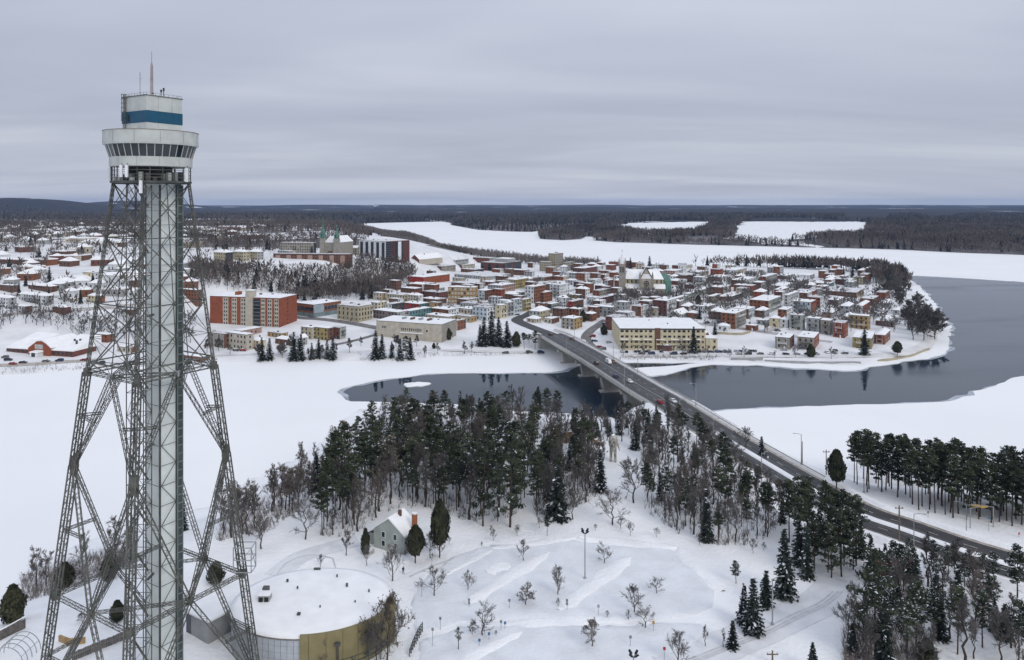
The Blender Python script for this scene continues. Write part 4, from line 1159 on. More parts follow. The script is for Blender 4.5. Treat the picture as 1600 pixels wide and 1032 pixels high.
def roof_parts(root, L, D, h, roof, ov=.35):
    rz = random.uniform(.25, .5)
    if roof == 'flat':
        MB().box(-L - .12, .12, -.12, D + .12, h - .02, h + .28).build('roof_edge', TRIM, root)
        s_ = MB()
        nx, ny = 4, 4
        gx = np.linspace(-L - .05, .05, nx); gy = np.linspace(-.05, D + .05, ny)
        idx = {}
        for i in range(nx):
            for j in range(ny):
                idx[i, j] = len(s_.v); e_ = (i in (0, nx - 1)) or (j in (0, ny - 1))
                s_.v.append((gx[i], gy[j], h + .28 + (.12 if e_ else rz)))
        for i in range(nx - 1):
            for j in range(ny - 1):
                s_.f.append((idx[i, j], idx[i + 1, j], idx[i + 1, j + 1], idx[i, j + 1])); s_.m.append(0)
        for (x0, y0, x1, y1) in ((-L - .05, -.05, .05, -.05), (.05, -.05, .05, D + .05), (.05, D + .05, -L - .05, D + .05), (-L - .05, D + .05, -L - .05, -.05)):
            s_.face([(x0, y0, h + .2), (x1, y1, h + .2), (x1, y1, h + .4), (x0, y0, h + .4)])
        ro = s_.build('roof', random.choice(ROOFS), root)
        for k in range(random.choice([1, 2, 2, 3]) if L * D > 150 else random.choice([0, 1, 1])):
            x, y = -random.uniform(.2, .8) * L, random.uniform(.25, .75) * D
            w = random.uniform(.3, .9)
            MB().box(x - w, x + w, y - w, y + w, h + .3, h + random.uniform(.9, 1.7)).build('chimney' if w < .5 else 'roof_unit', random.choice([TRIM, STEELL, wallm('brown'), wallm('beige')]), ro)
    else:
        x0, x1, y0, y1 = -L - ov, ov, -ov, D + ov
        hr = .30 * min(L, D)
        s_ = MB()
        if roof == 'hip':
            if L >= D:
                r1, r2 = (x0 + (y1 - y0) / 2, (y0 + y1) / 2, h + hr), (x1 - (y1 - y0) / 2, (y0 + y1) / 2, h + hr)
                if r1[0] > r2[0]: r1 = r2 = ((x0 + x1) / 2, (y0 + y1) / 2, h + hr)
                fs = [[(x0, y0, h), (x1, y0, h), r2, r1], [(x1, y0, h), (x1, y1, h), r2], [(x1, y1, h), (x0, y1, h), r1, r2], [(x0, y1, h), (x0, y0, h), r1]]
            else:
                r1, r2 = ((x0 + x1) / 2, y0 + (x1 - x0) / 2, h + hr), ((x0 + x1) / 2, y1 - (x1 - x0) / 2, h + hr)
                fs = [[(x0, y0, h), (x1, y0, h), r1], [(x1, y0, h), (x1, y1, h), r2, r1], [(x1, y1, h), (x0, y1, h), r2], [(x0, y1, h), (x0, y0, h), r1, r2]]
            for f in fs: s_.face(f)
            s_.face([(x0, y0, h), (x0, y1, h), (x1, y1, h), (x1, y0, h)])
        else:
            # gable: ridge runs along y, gable over the L wall ('gable') or along x ('gablex')
            hr = .38 * (L if roof == 'gable' else D)
            if roof == 'gable':
                xm = (x0 + x1) / 2
                for k, (a, b) in enumerate((((x0, h - .1), (xm, h + hr)), ((xm, h + hr), (x1, h - .1)))):
                    s_.hexa([(a[0], y0, a[1]), (b[0], y0, b[1]), (b[0], y1, b[1]), (a[0], y1, a[1]), (a[0], y0, a[1] + .4), (b[0], y0, b[1] + .4), (b[0], y1, b[1] + .4), (a[0], y1, a[1] + .4)])
                MB().face([(-L, 0, h - .01), (0, 0, h - .01), (-L / 2, 0, h + hr)]).build if False else None
            else:
                ym = (y0 + y1) / 2
                for k, (a, b) in enumerate((((y0, h - .1), (ym, h + hr)), ((ym, h + hr), (y1, h - .1)))):
                    s_.hexa([(x0, a[0], a[1]), (x0, b[0], b[1]), (x1, b[0], b[1]), (x1, a[0], a[1]), (x0, a[0], a[1] + .4), (x0, b[0], b[1] + .4), (x1, b[0], b[1] + .4), (x1, a[0], a[1] + .4)])
        ro = s_.build('roof', ROOFSNOW, root)
        if random.random() < .6:
            x, y = -L * random.uniform(.3, .7), D * random.uniform(.3, .7)
            MB().box(x - .35, x + .35, y - .35, y + .35, h, h + hr + 1.0).build('chimney', wallm(random.choice(['brown', 'brick', 'grey'])), ro)
    return ro
def shell(L, D, h, cl, cr, roof):
    """four walls, the two seen sides each in their own colour"""
    w = MB()
    w.face([(-L, 0, -2.5), (0, 0, -2.5), (0, 0, h), (-L, 0, h)], 0)
    w.face([(0, 0, -2.5), (0, D, -2.5), (0, D, h), (0, 0, h)], 1)
    w.face([(0, D, -2.5), (-L, D, -2.5), (-L, D, h), (0, D, h)], 0)
    w.face([(-L, D, -2.5), (-L, 0, -2.5), (-L, 0, h), (-L, D, h)], 1)
    w.face([(-L, 0, h), (0, 0, h), (0, D, h), (-L, D, h)], 0)
    if roof == 'gable':
        for y in (0, D): w.face([(-L, y, h), (0, y, h), (-L / 2, y, h + .38 * L)], 0)
    if roof == 'gablex':
        for x in (0, -L): w.face([(x, 0, h), (x, D, h), (x, D / 2, h + .38 * D)], 1)
    return w
BUILT = []
def house(cpx, crow, wl, wr, hpx, cl, cr=None, roof='flat', th=35, gallery=None, single=None, name=None, label=None, cat=None, group='town buildings', windows=True, g=None):
    cr = cr or cl
    th_ = R(th)
    g, L, D, h = footprint(cpx, crow, wl, wr, hpx, th_, g)
    if h < 3: h = 3.0
    BUILT.append((g[0], g[1], L, D, th_))
    floors = max(1, int(round(h / 3.1)))
    nm = name or ('apartment_house' if floors >= 3 else 'town_house' if L > 7 else 'small_house')
    if label is None:
        base = '%s%s %s' % (WORD[cl], '' if cl == cr else ' and ' + WORD[cr], {'flat': 'flat roofed', 'hip': 'hip roofed', 'gable': 'gabled', 'gablex': 'gabled'}[roof])
        base += ' block' if floors >= 3 else ' house' if max(L, D) < 20 else ' building'
        label = place_label(cpx, crow - hpx / 2, base)
    r_ = empty(nm, g, -th_, label, cat or ('building' if floors >= 3 or max(L, D) > 20 else 'house'), group)
    shell(L, D, h, cl, cr, roof).build('wall', [wallm(cl), wallm(cr)], r_)
    roof_parts(r_, L, D, h, roof)
    if windows:
        near = (g[1] < 545 and hpx >= 10) if single is None else single
        jm = MB(); jn = (jm, L, D)
        for f, ln in (('L', L), ('R', D)):
            windows_on(r_, ln, h, floors, f, near, rnd=random, joined=jn)
        for f, ln in (('B', L), ('S', D)):
            windows_on(r_, ln, h, floors, f, False, rnd=random, joined=jn)
        if jm.v: setp(jm.build('windows', PANE, r_), kind='stuff')
    if gallery:
        ln = L if gallery == 'L' else D
        fh = h / floors
        for f in range(0 if floors < 3 else 1, floors):
            b = MB(); z = f * fh + .15
            a0, a1 = ln * .2, ln * .8
            if gallery == 'L':
                b.box(-a1, -a0, -1.5, -.02, z - .1, z + .08); b.box(-a1, -a0, -1.5, -1.42, z + .95, z + 1.05)
                for t in np.linspace(a0, a1, 5): b.box(-t - .05, -t + .05, -1.5, -1.4, z, z + 1)
                for t in (a0, a1): b.box(-t - .08, -t + .08, -1.5, -1.36, z, z + fh)
            else:
                b.box(.02, 1.5, a0, a1, z - .1, z + .08); b.box(1.42, 1.5, a0, a1, z + .95, z + 1.05)
                for t in np.linspace(a0, a1, 5): b.box(1.4, 1.5, t - .05, t + .05, z, z + 1)
                for t in (a0, a1): b.box(1.36, 1.5, t - .08, t + .08, z, z + fh)
            b.build('balcony', random.choice([WHITE, TRIM, wallm('grey')]), r_)
    # front door
    if L > 6 and g[1] < 700:
        MB().box(-L * .35 - .5, -L * .35 + .5, -.09, .02, 0, 2.1).build('door', random.choice([wallm('brown'), WHITE, wallm('dark'), wallm('teal')]), r_)
    return r_, L, D, h

HOUSES = [
 # downtown, left of the bridge
 (628, 473, 27, 17, 11, 'tan', 'tan'), (597, 470, 14, 8, 11, 'beige', 'ochre'), (648, 467, 22, 12, 15, 'brown', 'brick'), (686, 468, 26, 14, 10, 'brickdark', 'brick'),
 (655, 486, 26, 16, 10, 'red', 'teal'), (684, 486, 13, 7, 12, 'ochre', 'brown'), (684, 476, 26, 14, 7, 'brown', 'brown'), (612, 489, 10, 20, 13, 'white', 'dark'), (590, 489, 10, 15, 15, 'beige', 'cream'),
 (621, 503, 38, 16, 14, 'mauve', 'grey'), (640, 500, 12, 34, 13, 'grey', 'teal'), (701, 495, 29, 16, 10, 'orange', 'white'), (700, 503, 36, 15, 7, 'tan', 'tan'), (715, 517, 5, 13, 15, 'beige', 'orange'),
 (806, 452, 16, 20, 14, 'tan', 'olive'), (783, 461, 21, 22, 14, 'grey', 'pink'), (834, 475, 14, 17, 26, 'white', 'orange'), (812, 466, 28, 10, 6, 'pink', 'pink'), (757, 470, 13, 13, 15, 'paleblue', 'brown'),
 (761, 502, 23, 13, 20, 'paleblue', 'white', 'flat', 35, 'R'), (783, 498, 9, 9, 20, 'cream', 'cream', 'flat', 35, 'R'), (793, 495, 3, 10, 21, 'white', 'grey', 'flat', 35, 'R'), (804, 490, 4, 12, 21, 'white', 'paleblue', 'flat', 35, 'R'), (818, 487, 3, 12, 18, 'olive', 'olive', 'flat', 35, 'R'),
 (844, 501, 17, 16, 14, 'greygreen', 'tan', 'hip'), (838, 505, 15, 8, 6, 'beige', 'beige', 'hip'), (850, 473, 14, 13, 15, 'orange', 'orange'), (765, 438, 55, 35, 5, 'grey', 'grey'), (775, 448, 24, 12, 6, 'brick', 'brown'), (745, 450, 40, 14, 5, 'brown', 'brown'),
 (818, 431, 30, 9, 8, 'brown', 'orange'), (765, 412, 26, 12, 8, 'brick', 'grey'), (722, 421, 25, 20, 6, 'brick', 'beige'), (690, 424, 14, 22, 7, 'brick', 'stone'), (742, 427, 22, 14, 5, 'brown', 'dark'), (730, 478, 16, 18, 9, 'brown', 'beige'), (735, 492, 20, 15, 8, 'beige', 'tan'), (745, 483, 26, 18, 7, 'grey', 'white'), (655, 452, 20, 26, 6, 'brick', 'brown'),
 (735, 505, 20, 10, 9, 'tan', 'ochre'), (680, 457, 20, 15, 5, 'white', 'grey'), (850, 440, 18, 14, 6, 'grey', 'brown'), (858, 450, 10, 12, 7, 'white', 'grey'), (828, 442, 16, 16, 6, 'beige', 'brown'), (640, 462, 6, 10, 6, 'teal', 'grey', 'gable'),
 # around and behind the church
 (912, 430, 17, 20, 10, 'brickdark', 'brick'), (914, 441, 14, 10, 13, 'orange', 'white'), (880, 439, 16, 9, 6, 'orange', 'beige'), (875, 465, 16, 15, 19, 'white', 'white', 'flat', 35, 'L'), (849, 459, 11, 6, 13, 'orange', 'brown'), (922, 459, 10, 6, 15, 'orange', 'orange'), (910, 459, 10, 5, 13, 'brown', 'dark'),
 (945, 438, 14, 8, 8, 'brick', 'white'), (950, 431, 15, 6, 7, 'orange', 'tan'), (943, 425, 8, 4, 9, 'white', 'white'), (957, 423, 12, 6, 8, 'orange', 'brick'), (950, 452, 6, 9, 13, 'grey', 'brickdark'), (937, 463, 11, 18, 8, 'orange', 'stone'), (932, 478, 16, 4, 12, 'white', 'white', 'flat', 35, 'L'),
 (937, 477, 3, 22, 10, 'brick', 'brickdark'), (880, 477, 12, 9, 8, 'red', 'white', 'gable'), (895, 489, 8, 17, 17, 'red', 'brown'), (905, 472, 16, 5, 10, 'olive', 'dark'), (932, 498, 14, 5, 17, 'orange', 'brown'), (925, 503, 11, 7, 12, 'brown', 'orange', 'hip'), (897, 516, 20, 13, 17, 'stone', 'ochre'),
 (862, 490, 7, 12, 14, 'dark', 'greygreen', 'flat', 35, 'R'), (850, 482, 14, 5, 7, 'orange', 'brown'), (905, 449, 9, 7, 8, 'dark', 'white'), (930, 444, 12, 10, 6, 'grey', 'white'), (870, 426, 16, 14, 5, 'grey', 'beige'), (893, 433, 12, 8, 6, 'white', 'grey'), (925, 421, 16, 8, 5, 'white', 'grey'), (965, 416, 14, 5, 6, 'rust', 'brown'), (895, 446, 12, 8, 7, 'grey', 'white'),
 (880, 452, 9, 6, 5, 'brown', 'brown'), (958, 470, 9, 10, 8, 'brick', 'grey'), (893, 505, 10, 10, 7, 'white', 'grey', 'hip'), (862, 507, 12, 12, 8, 'beige', 'brown', 'flat'),
 # right of the church, the residential point
 (1042, 495, 22, 15, 24, 'brickdark', 'white', 'flat', 35, 'R'), (1002, 495, 15, 12, 15, 'orange', 'white'), (1026, 495, 12, 4, 13, 'tan', 'grey'), (982, 508, 21, 10, 18, 'grey', 'white', 'flat', 35, 'R'), (966, 518, 20, 13, 21, 'brick', 'white', 'flat', 35, 'R'), (1060, 501, 16, 20, 8, 'greygreen', 'grey', 'gable'), (1062, 510, 20, 6, 8, 'brick', 'white', 'hip'),
 (1090, 499, 16, 4, 9, 'orange', 'brick', 'hip'), (1106, 491, 20, 12, 11, 'white', 'grey'), (1057, 476, 8, 18, 9, 'white', 'greygreen'), (1076, 469, 8, 18, 9, 'grey', 'greygreen'), (1094, 463, 8, 16, 9, 'white', 'greygreen'), (1130, 462, 22, 9, 12, 'orange', 'white'), (1113, 473, 8, 14, 9, 'greygreen', 'beige'), (1140, 471, 20, 28, 6, 'brick', 'dark'),
 (1162, 450, 20, 26, 11, 'brown', 'white', 'flat', 35, 'R'), (1197, 446, 10, 20, 13, 'rust', 'grey', 'flat', 35, 'R'), (1201, 490, 30, 20, 19, 'orange', 'greygreen', 'flat', 35, 'R'), (1232, 482, 7, 17, 20, 'white', 'white', 'flat', 35, 'R'), (1170, 499, 25, 10, 15, 'orange', 'paleblue'), (1194, 497, 15, 8, 11, 'brown', 'grey', 'hip'), (1149, 515, 22, 17, 24, 'orange', 'stone', 'flat', 35, 'R'),
 (1216, 512, 14, 4, 14, 'cream', 'cream', 'hip'), (1231, 513, 13, 3, 13, 'white', 'grey', 'hip'), (1254, 517, 21, 4, 23, 'greygreen', 'grey', 'flat', 35, 'L'), (1267, 491, 29, 8, 18, 'paleblue', 'rust', 'flat', 35, 'L'), (1272, 471, 20, 8, 6, 'brick', 'brown'), (1270, 469, 26, 6, 13, 'brickdark', 'rust', 'flat', 35, 'L'), (1137, 519, 16, 3, 9, 'white', 'white', 'hip'), (1181, 518, 16, 4, 8, 'orange', 'orange'), (1198, 509, 16, 4, 7, 'grey', 'white'),
 (1234, 547, 23, 7, 18, 'stone', 'brown', 'flat', 30, 'L'), (1272, 547, 26, 8, 18, 'stone', 'rust', 'flat', 30, 'L'), (1280, 521, 20, 4, 22, 'grey', 'stone', 'flat', 35, 'L'), (1297, 524, 15, 5, 22, 'stone', 'grey', 'flat', 35, 'L'), (1319, 529, 17, 6, 23, 'rust', 'rust', 'flat', 35, 'L'), (1357, 516, 30, 3, 21, 'ochre', 'ochre', 'flat', 35, 'L'), (1362, 546, 30, 5, 16, 'olive', 'stone', 'flat', 30, 'L'), (1382, 539, 15, 9, 15, 'rust', 'orange', 'hip', 35, 'L'),
 (1296, 452, 28, 7, 8, 'brick', 'teal'), (1330, 447, 30, 5, 9, 'brickdark', 'grey'), (1348, 445, 16, 4, 11, 'tan', 'dark'), (1338, 466, 55, 12, 8, 'brown', 'ochre'), (1365, 479, 20, 8, 11, 'orange', 'brown'), (1348, 491, 10, 11, 13, 'white', 'rust', 'hip'), (1392, 481, 18, 5, 7, 'grey', 'white', 'hip'), (1396, 512, 28, 5, 9, 'brown', 'grey', 'hip'), (1310, 478, 16, 10, 8, 'brick', 'grey'),
 (1300, 498, 16, 8, 9, 'pink', 'grey', 'hip'), (1330, 503, 14, 6, 8, 'beige', 'grey', 'hip'), (1225, 455, 22, 16, 7, 'grey', 'white'), (1250, 448, 20, 14, 7, 'white', 'grey'), (1060, 446, 18, 14, 6, 'brick', 'white'), (1075, 437, 20, 12, 7, 'rust', 'grey'), (1055, 430, 20, 12, 6, 'pink', 'white'), (1095, 431, 22, 12, 5, 'grey', 'tan'), (1070, 421, 20, 12, 5, 'brick', 'beige'), (1028, 420, 16, 10, 6, 'white', 'grey'), (1000, 419, 14, 5, 8, 'rust', 'beige'),
 (1125, 440, 20, 14, 6, 'brick', 'white'), (1085, 452, 16, 14, 6, 'brickdark', 'white'), (1150, 428, 22, 18, 5, 'white', 'beige'), (1180, 430, 16, 10, 5, 'grey', 'white'), (1230, 437, 20, 12, 5, 'brick', 'grey'), (1265, 436, 20, 8, 5, 'white', 'grey'), (1378, 497, 12, 8, 7, 'white', 'brown', 'hip'), (1405, 492, 10, 5, 7, 'grey', 'white', 'hip'), (1320, 488, 12, 8, 7, 'brick', 'white', 'hip'),
 # left of downtown, below the hill
 (487, 531, 17, 3, 18, 'tan', 'beige', 'flat', 30), (512, 533, 23, 3, 19, 'olive', 'brown', 'flat', 30), (531, 531, 15, 8, 18, 'brick', 'greygreen', 'flat', 30, 'R'), (385, 548, 31, 5, 24, 'beige', 'beige', 'flat', 30), (350, 545, 26, 4, 22, 'stone', 'brown', 'flat', 30), (377, 528, 12, 32, 10, 'beige', 'pink', 'flat', 30),
 (405, 546, 13, 8, 13, 'cream', 'cream', 'hip', 30), (455, 541, 25, 3, 9, 'brown', 'dark', 'hip', 30), (440, 529, 22, 3, 7, 'ochre', 'ochre', 'flat', 30), (307, 480, 26, 4, 26, 'orange', 'brown', 'flat', 25), (315, 567, 30, 2, 8, 'orange', 'brick', 'flat', 25), (470, 541, 8, 4, 12, 'white', 'grey', 'gable', 30),
 # left slope and plateau
 (72, 479, 43, 2, 16, 'white', 'grey', 'hip', 26, 'L'), (13, 483, 32, 2, 17, 'white', 'grey', 'hip', 26, 'L'), (38, 491, 22, 2, 11, 'white', 'brown', 'flat', 26), (99, 493, 17, 2, 12, 'orange', 'brick', 'hip', 26), (78, 458, 34, 2, 10, 'brown', 'brown', 'hip', 26), (18, 458, 24, 2, 11, 'brown', 'brown', 'flat', 26), (146, 446, 17, 9, 19, 'cream', 'white', 'flat', 26), (126, 460, 22, 3, 9, 'grey', 'white', 'flat', 26),
 (153, 476, 16, 9, 13, 'cream', 'orange', 'hip', 26), (113, 473, 22, 2, 6, 'grey', 'beige', 'hip', 26), (47, 415, 55, 2, 8, 'brick', 'brown', 'hip', 20), (168, 536, 24, 2, 12, 'rust', 'orange', 'flat', 20), (205, 552, 22, 4, 8, 'beige', 'orange', 'flat', 20), (196, 462, 26, 4, 10, 'brown', 'orange', 'flat', 26), (205, 494, 30, 4, 9, 'brown', 'brown', 'flat', 20),
 (352, 411, 18, 12, 16, 'tan', 'dark', 'hip', 30), (380, 409, 16, 10, 15, 'tan', 'tan', 'hip', 30), (402, 407, 14, 10, 13, 'tan', 'grey', 'hip', 30), (330, 420, 14, 6, 8, 'brick', 'brown', 'flat', 30), (300, 432, 22, 6, 9, 'beige', 'grey', 'hip', 30), (452, 402, 18, 10, 9, 'grey', 'beige', 'flat', 30), (558, 399, 12, 6, 11, 'stone', 'tan', 'gablex', 30), (712, 411, 20, 20, 4, 'white', 'grey'),
]
for pxs in ([(960, 500), (1000, 480), (1060, 455), (1120, 435)], [(1010, 512), (1080, 490), (1150, 463), (1220, 440)], [(1110, 508), (1180, 480), (1260, 452), (1310, 438)], [(1190, 520), (1270, 498), (1330, 480), (1370, 460)], [(1020, 500), (1110, 508), (1200, 520), (1300, 535)], [(1080, 462), (1160, 474), (1260, 490), (1330, 505)], [(830, 470), (900, 452), (960, 430)], [(720, 505), (770, 480), (830, 455), (880, 432)], [(610, 500), (690, 478), (760, 455), (820, 432)], [(640, 455), (720, 470), (800, 490)], [(720, 430), (800, 446), (880, 470), (930, 490)], [(0, 494), (60, 487), (150, 482), (240, 478)], [(0, 462), (100, 464), (160, 460)]):
    street(pxs, 7, 'town_street', mat('slush_grey', (0.40, 0.385, 0.37), .85, .3, .25), .12)
for h_ in HOUSES:
    house(*h_)

# ---- landmarks ----------------------------------------------------------------
def lm(cpx, crow, wl, wr, hpx, cl, cr, name, label, roof='flat', th=35, cat='building', **k):
    return house(cpx, crow, wl, wr, hpx, cl, cr, roof, th, None, name=name, label=label, cat=cat, group=None, windows=False, **k)
# long cream building by the shore
r_, L, D, h = lm(1102, 547.5, 133.5, 2, 33, 'cream', 'cream', 'long_cream_building', 'long four storey cream building with brown stair tower on the shore street', th=1)
fh = h / 4
xt = L * (1102 - 1027) / 133.5
MB().box(-xt - 1.5, -xt + 2.0, -.5, .4, -1, h + .5).build('stair_tower', wallm('brown'), r_)
MB().box(-L - .2, .2, -.2, .1, h - .7, h - .05).build('cornice', TRIM, r_)
for f in range(4):
    for i in range(18):
        t = (i + .5) / 18 * L
        if abs(t - xt) < 3: continue
        w = 2.0 if i % 3 else 1.2
        o = link('window', WINDOW_UNIT, r_, (-t, 0, fh * (f + .55)), 0, (w, 1, 1.35))
        link('sill', SILL_UNIT, r_, (-t, 0, fh * (f + .55) - .7), 0, (w, 1, 1))
for i, t in enumerate((.05, .19, .32, .47, .64, .78, .9)):
    c = MB(); x = -L * (1 - t)
    c.box(x - 2.6, x + 2.6, -1.6, -.03, fh * 1.9, fh * 2.0); c.box(x - 2.6, x + 2.6, -1.6, -1.5, fh * 1.0, fh * 1.3); c.box(x - 2.6, x + 2.6, -1.6, -.03, fh * 1.0, fh * 1.06)
    for e_ in (-2.5, 0, 2.5): c.box(x + e_ - .07, x + e_ + .07, -1.58, -1.45, 0, fh * 1.9)
    o = c.build('balcony', wallm('cream'), r_)
    MB().box(x - 2.65, x + 2.65, -1.7, -.03, fh * 2.0, fh * 2.0 + .25).build('snow_cap', ROOFSNOW, o)
MB().box(-xt + 2.5, -xt + 9, -3.0, -.05, 0, fh * 1.05).build('entrance_porch', wallm('brick'), r_)
MB().box(-xt + 2.3, -xt + 9.2, -3.2, -.04, fh * 1.05, fh * 1.05 + .3).build('porch_snow', ROOFSNOW, r_)
house(1121, 547, 18, 2, 17, 'cream', 'cream', 'flat', 1, None, name='annex_building', label='low cream annex at the right end of the long cream building', cat='building', group=None)
# orange apartment block with beige window strips
r_, L, D, h = lm(437, 512, 109, 27, 45, 'rust', 'rust', 'apartment_block', 'tall rust orange apartment block with beige window strips and grey lift tower', th=14)
zbase = h / 7
def fx(px): return -L * (437 - px) / 109.0
for (a, b) in ((349, 357.5), (363, 371), (377, 385.5), (408.5, 415), (418.5, 425.5), (429, 435.5)):
    st = MB().box(fx(a), fx(b), -.3, .1, -1, h - .6).build('window_strip', wallm('beige'), r_)
    for f in range(7):
        for t in (.28, .72):
            link('window', WINDOW_UNIT, st, (fx(a) + (fx(b) - fx(a)) * t, -.3, h * (f + .5) / 7.2), 0, (1.0, 1, 1.5))
MB().box(fx(386), fx(396.5), -1.6, 4, -1, h + 5.5).build('lift_tower', wallm('beige'), r_)
MB().box(fx(386) - .2, fx(396.5) + .2, -1.8, 4.2, h + 5.5, h + 5.9).build('lift_tower_roof', ROOFSNOW, r_)
gl = MB().box(fx(396.6), fx(407), -.25, .2, 0, h - .8).build('glass_column', GLASS, r_)
for f in range(1, 8):
    MB().box(fx(396.6), fx(407), -.4, -.2, h * f / 8 - .12, h * f / 8 + .12).build('balcony_edge', STEELL, gl)
for f in range(7):
    link('window', WINDOW_UNIT, r_, (0, D * .45, h * (f + .5) / 7.2), R(90), (1.4, 1, 1.6))
MB().box(-L * .72, -L * .67, D * .3, D * .5, h + .3, h + 3).build('roof_unit', wallm('rust'), r_)
# modern library like building
r_, L, D, h = lm(490, 497, 27, 43, 20, 'orange', 'grey', 'modern_office', 'modern low office with orange bands and ribbon windows right of the apartment block', th=35)
for (z0, z1, m_) in ((.50, .78, GLASS), (.02, .34, mat('curtain_glass', (0.16, 0.21, 0.22), .2, .2, .2))):
    for f in range(4):
        MB().box(-L * (f + .96) / 4, -L * (f + .04) / 4, -.12, .05, h * z0, h * z1).build('ribbon_window', m_, r_)
    for f in range(8):
        if z0 < .1 or f > 2: MB().box(-.05, .12, D * (f + .04) / 8, D * (f + .96) / 8, h * z0, h * z1).build('ribbon_window', m_, r_)
MB().box(-.04, .10, .2, D * .33, h * .36, h * .98).build('glass_corner', mat('pale_glass', (0.30, 0.36, 0.40), .2, .15, .3), r_)
for z0, z1 in ((.80, .99), (.36, .48)): MB().box(-.04, .09, D * .36, D - .1, h * z0, h * z1).build('orange_band', wallm('orange'), r_)
# yellow city hall
r_, L, D, h = lm(560, 504, 33, 22, 24, 'tan', 'tan', 'city_hall', 'yellow stone city hall with two rows of tall dark windows', th=33)
for ln, f_ in ((L, 'L'), (D, 'R')):
    n = 5
    for i in range(n):
        t = (i + .5) / n * ln
        for z, s_ in ((.2, 1.2), (.5, 2.6), (.80, 1.5)):
            if f_ == 'L': link('window', WINDOW_UNIT, r_, (-t, 0, h * z), 0, (1.3, 1, s_))
            else: link('window', WINDOW_UNIT, r_, (0, t, h * z), R(90), (1.3, 1, s_))
MB().box(-L - .25, .25, -.25, D + .25, h * .92, h * .96).build('cornice', wallm('beige'), r_)
# pale stone hall by the river
r_, L, D, h = lm(690, 536, 102, 23, 28, 'beige', 'stone', 'stone_hall', 'long windowless pale stone hall behind the riverside spruces', th=20)
for i in range(11):
    t = .30 + .29 * i / 10
    link('window', WINDOW_UNIT, r_, (-L * (1 - t) + L * .10, 0, h * .62), 0, (.75, 1, random.uniform(1.5, 2.4)))
for i in range(3): link('window', WINDOW_UNIT, r_, (-L * .90 + i * 1.3, 0, h * .68), 0, (.7, 1, 1.5))
link('window', WINDOW_UNIT, r_, (-L * .22, 0, h * .6), 0, (1.3, 1, 1.4))
MB().box(-L * .62, -L * .28, -.9, -.02, h * .42, h * .46).build('ledge', ROOFSNOW, r_)
for i in range(4): MB().box(-L * (.3 + .13 * i) - .8, -L * (.3 + .13 * i) + .8, D * .4, D * .6, h + .4, h + 1.8).build('roof_unit', random.choice([STEELL, wallm('brown')]), r_)
# ochre block with rows of pale windows
r_, L, D, h = lm(743, 475, 43, 4, 25, 'ochre', 'ochre', 'ochre_block', 'ochre brick block with four rows of pale windows downtown', th=10)
for f in range(4):
    for i in range(9):
        link('window', WINDOW_PALE if (i + f) % 5 else WINDOW_UNIT, r_, (-L * (i + .5) / 9, 0, h * (f + .55) / 4), 0, (1.7, 1, 1.9))
    MB().box(-L - .1, .1, -.16, .05, h * f / 4 - .12, h * f / 4 + .12).build('string_course', wallm('brown'), r_)
# red store, dark red hall, barn roof
lm(662, 444, 25, 50, 10, 'red', 'rust', 'red_store', 'large bright red store with long snowy flat roof')
r_, L, D, h = lm(785, 425, 34, 40, 13, 'brickdark', 'dark', 'dark_red_hall', 'wide dark red and black hall with grey rooftop block near the far shore')
for i in range(6):
    if i % 2: MB().box(-L * (i + .9) / 6, -L * (i + .1) / 6, -.1, .05, h * .1, h * .8).build('glazing', GLASS, r_)
    MB().box(-.05, .1, D * (i + .15) / 6, D * (i + .7) / 6, h * .1, h * .8).build('glazing', GLASS, r_)
for i in (1, 3): MB().box(-.05, .12, D * i / 6 - 1, D * i / 6 + 2, 0, h * .9).build('red_panel', wallm('brick'), r_)
MB().box(-L * .6, -1, D * .3, D * .7, h, h + 5).build('roof_block', wallm('grey'), r_)
MB().box(-L * .6, -1, D * .3, D * .7, h + 5, h + 5.4).build('roof_block_snow', ROOFSNOW, r_)
lm(655, 412, 14, 42, 6, 'brick', 'beige', 'barn_hall', 'hall with a big white snowy gable roof and red end wall', roof='gable')
# tan tower by the far shore
for (c, cr_, wl, wr, hp, nm, lb) in ((868, 424, 11, 12, 27, 'tan_tower', 'tall tan stone tower block near the far shore'), (858, 425, 15, 2, 15, 'tan_wing', 'lower tan wing joined left of the tall tan tower'), (885, 424, 6, 13, 13, 'tan_wing', 'lower tan wing joined right of the tall tan tower')):
    house(c, cr_, wl, wr, hp, 'tan', 'stone', 'flat', 38, None, name=nm, label=lb, cat='building', group=None)
# condo tower
r_, L, D, h = lm(603, 409, 42, 37, 31, 'white', 'brickdark', 'condo_tower', 'white, navy and red apartment tower on the hill edge', th=38)
NAVY = mat('navy_cladding', (0.025, 0.03, 0.045), .5, .2, .3)
for i in range(5): MB().box(-L * (i + .75) / 5, -L * (i + .25) / 5, -.15, .05, 0, h * .95).build('navy_strip', NAVY, r_)
for (a, b, m_) in ((0, .22, NAVY), (.38, .5, NAVY), (.5, .64, WHITE), (.64, .74, NAVY)):
    MB().box(-.05, .15, D * a, D * b, 0, h * .97).build('facade_strip', m_, r_)
for f in range(8):
    z = h * (f + .6) / 8.4
    MB().box(-.05, .5, D * .66, D * .74, z - .1, z + .1).build('balcony', STEELL, r_)
    MB().box(-.05, .5, D * .02, D * .2, z - .1, z + .1).build('balcony', STEELL, r_)
    MB().box(-.05, .2, D * .26, D * .34, z - .6, z + .5).build('window', PANE, r_)
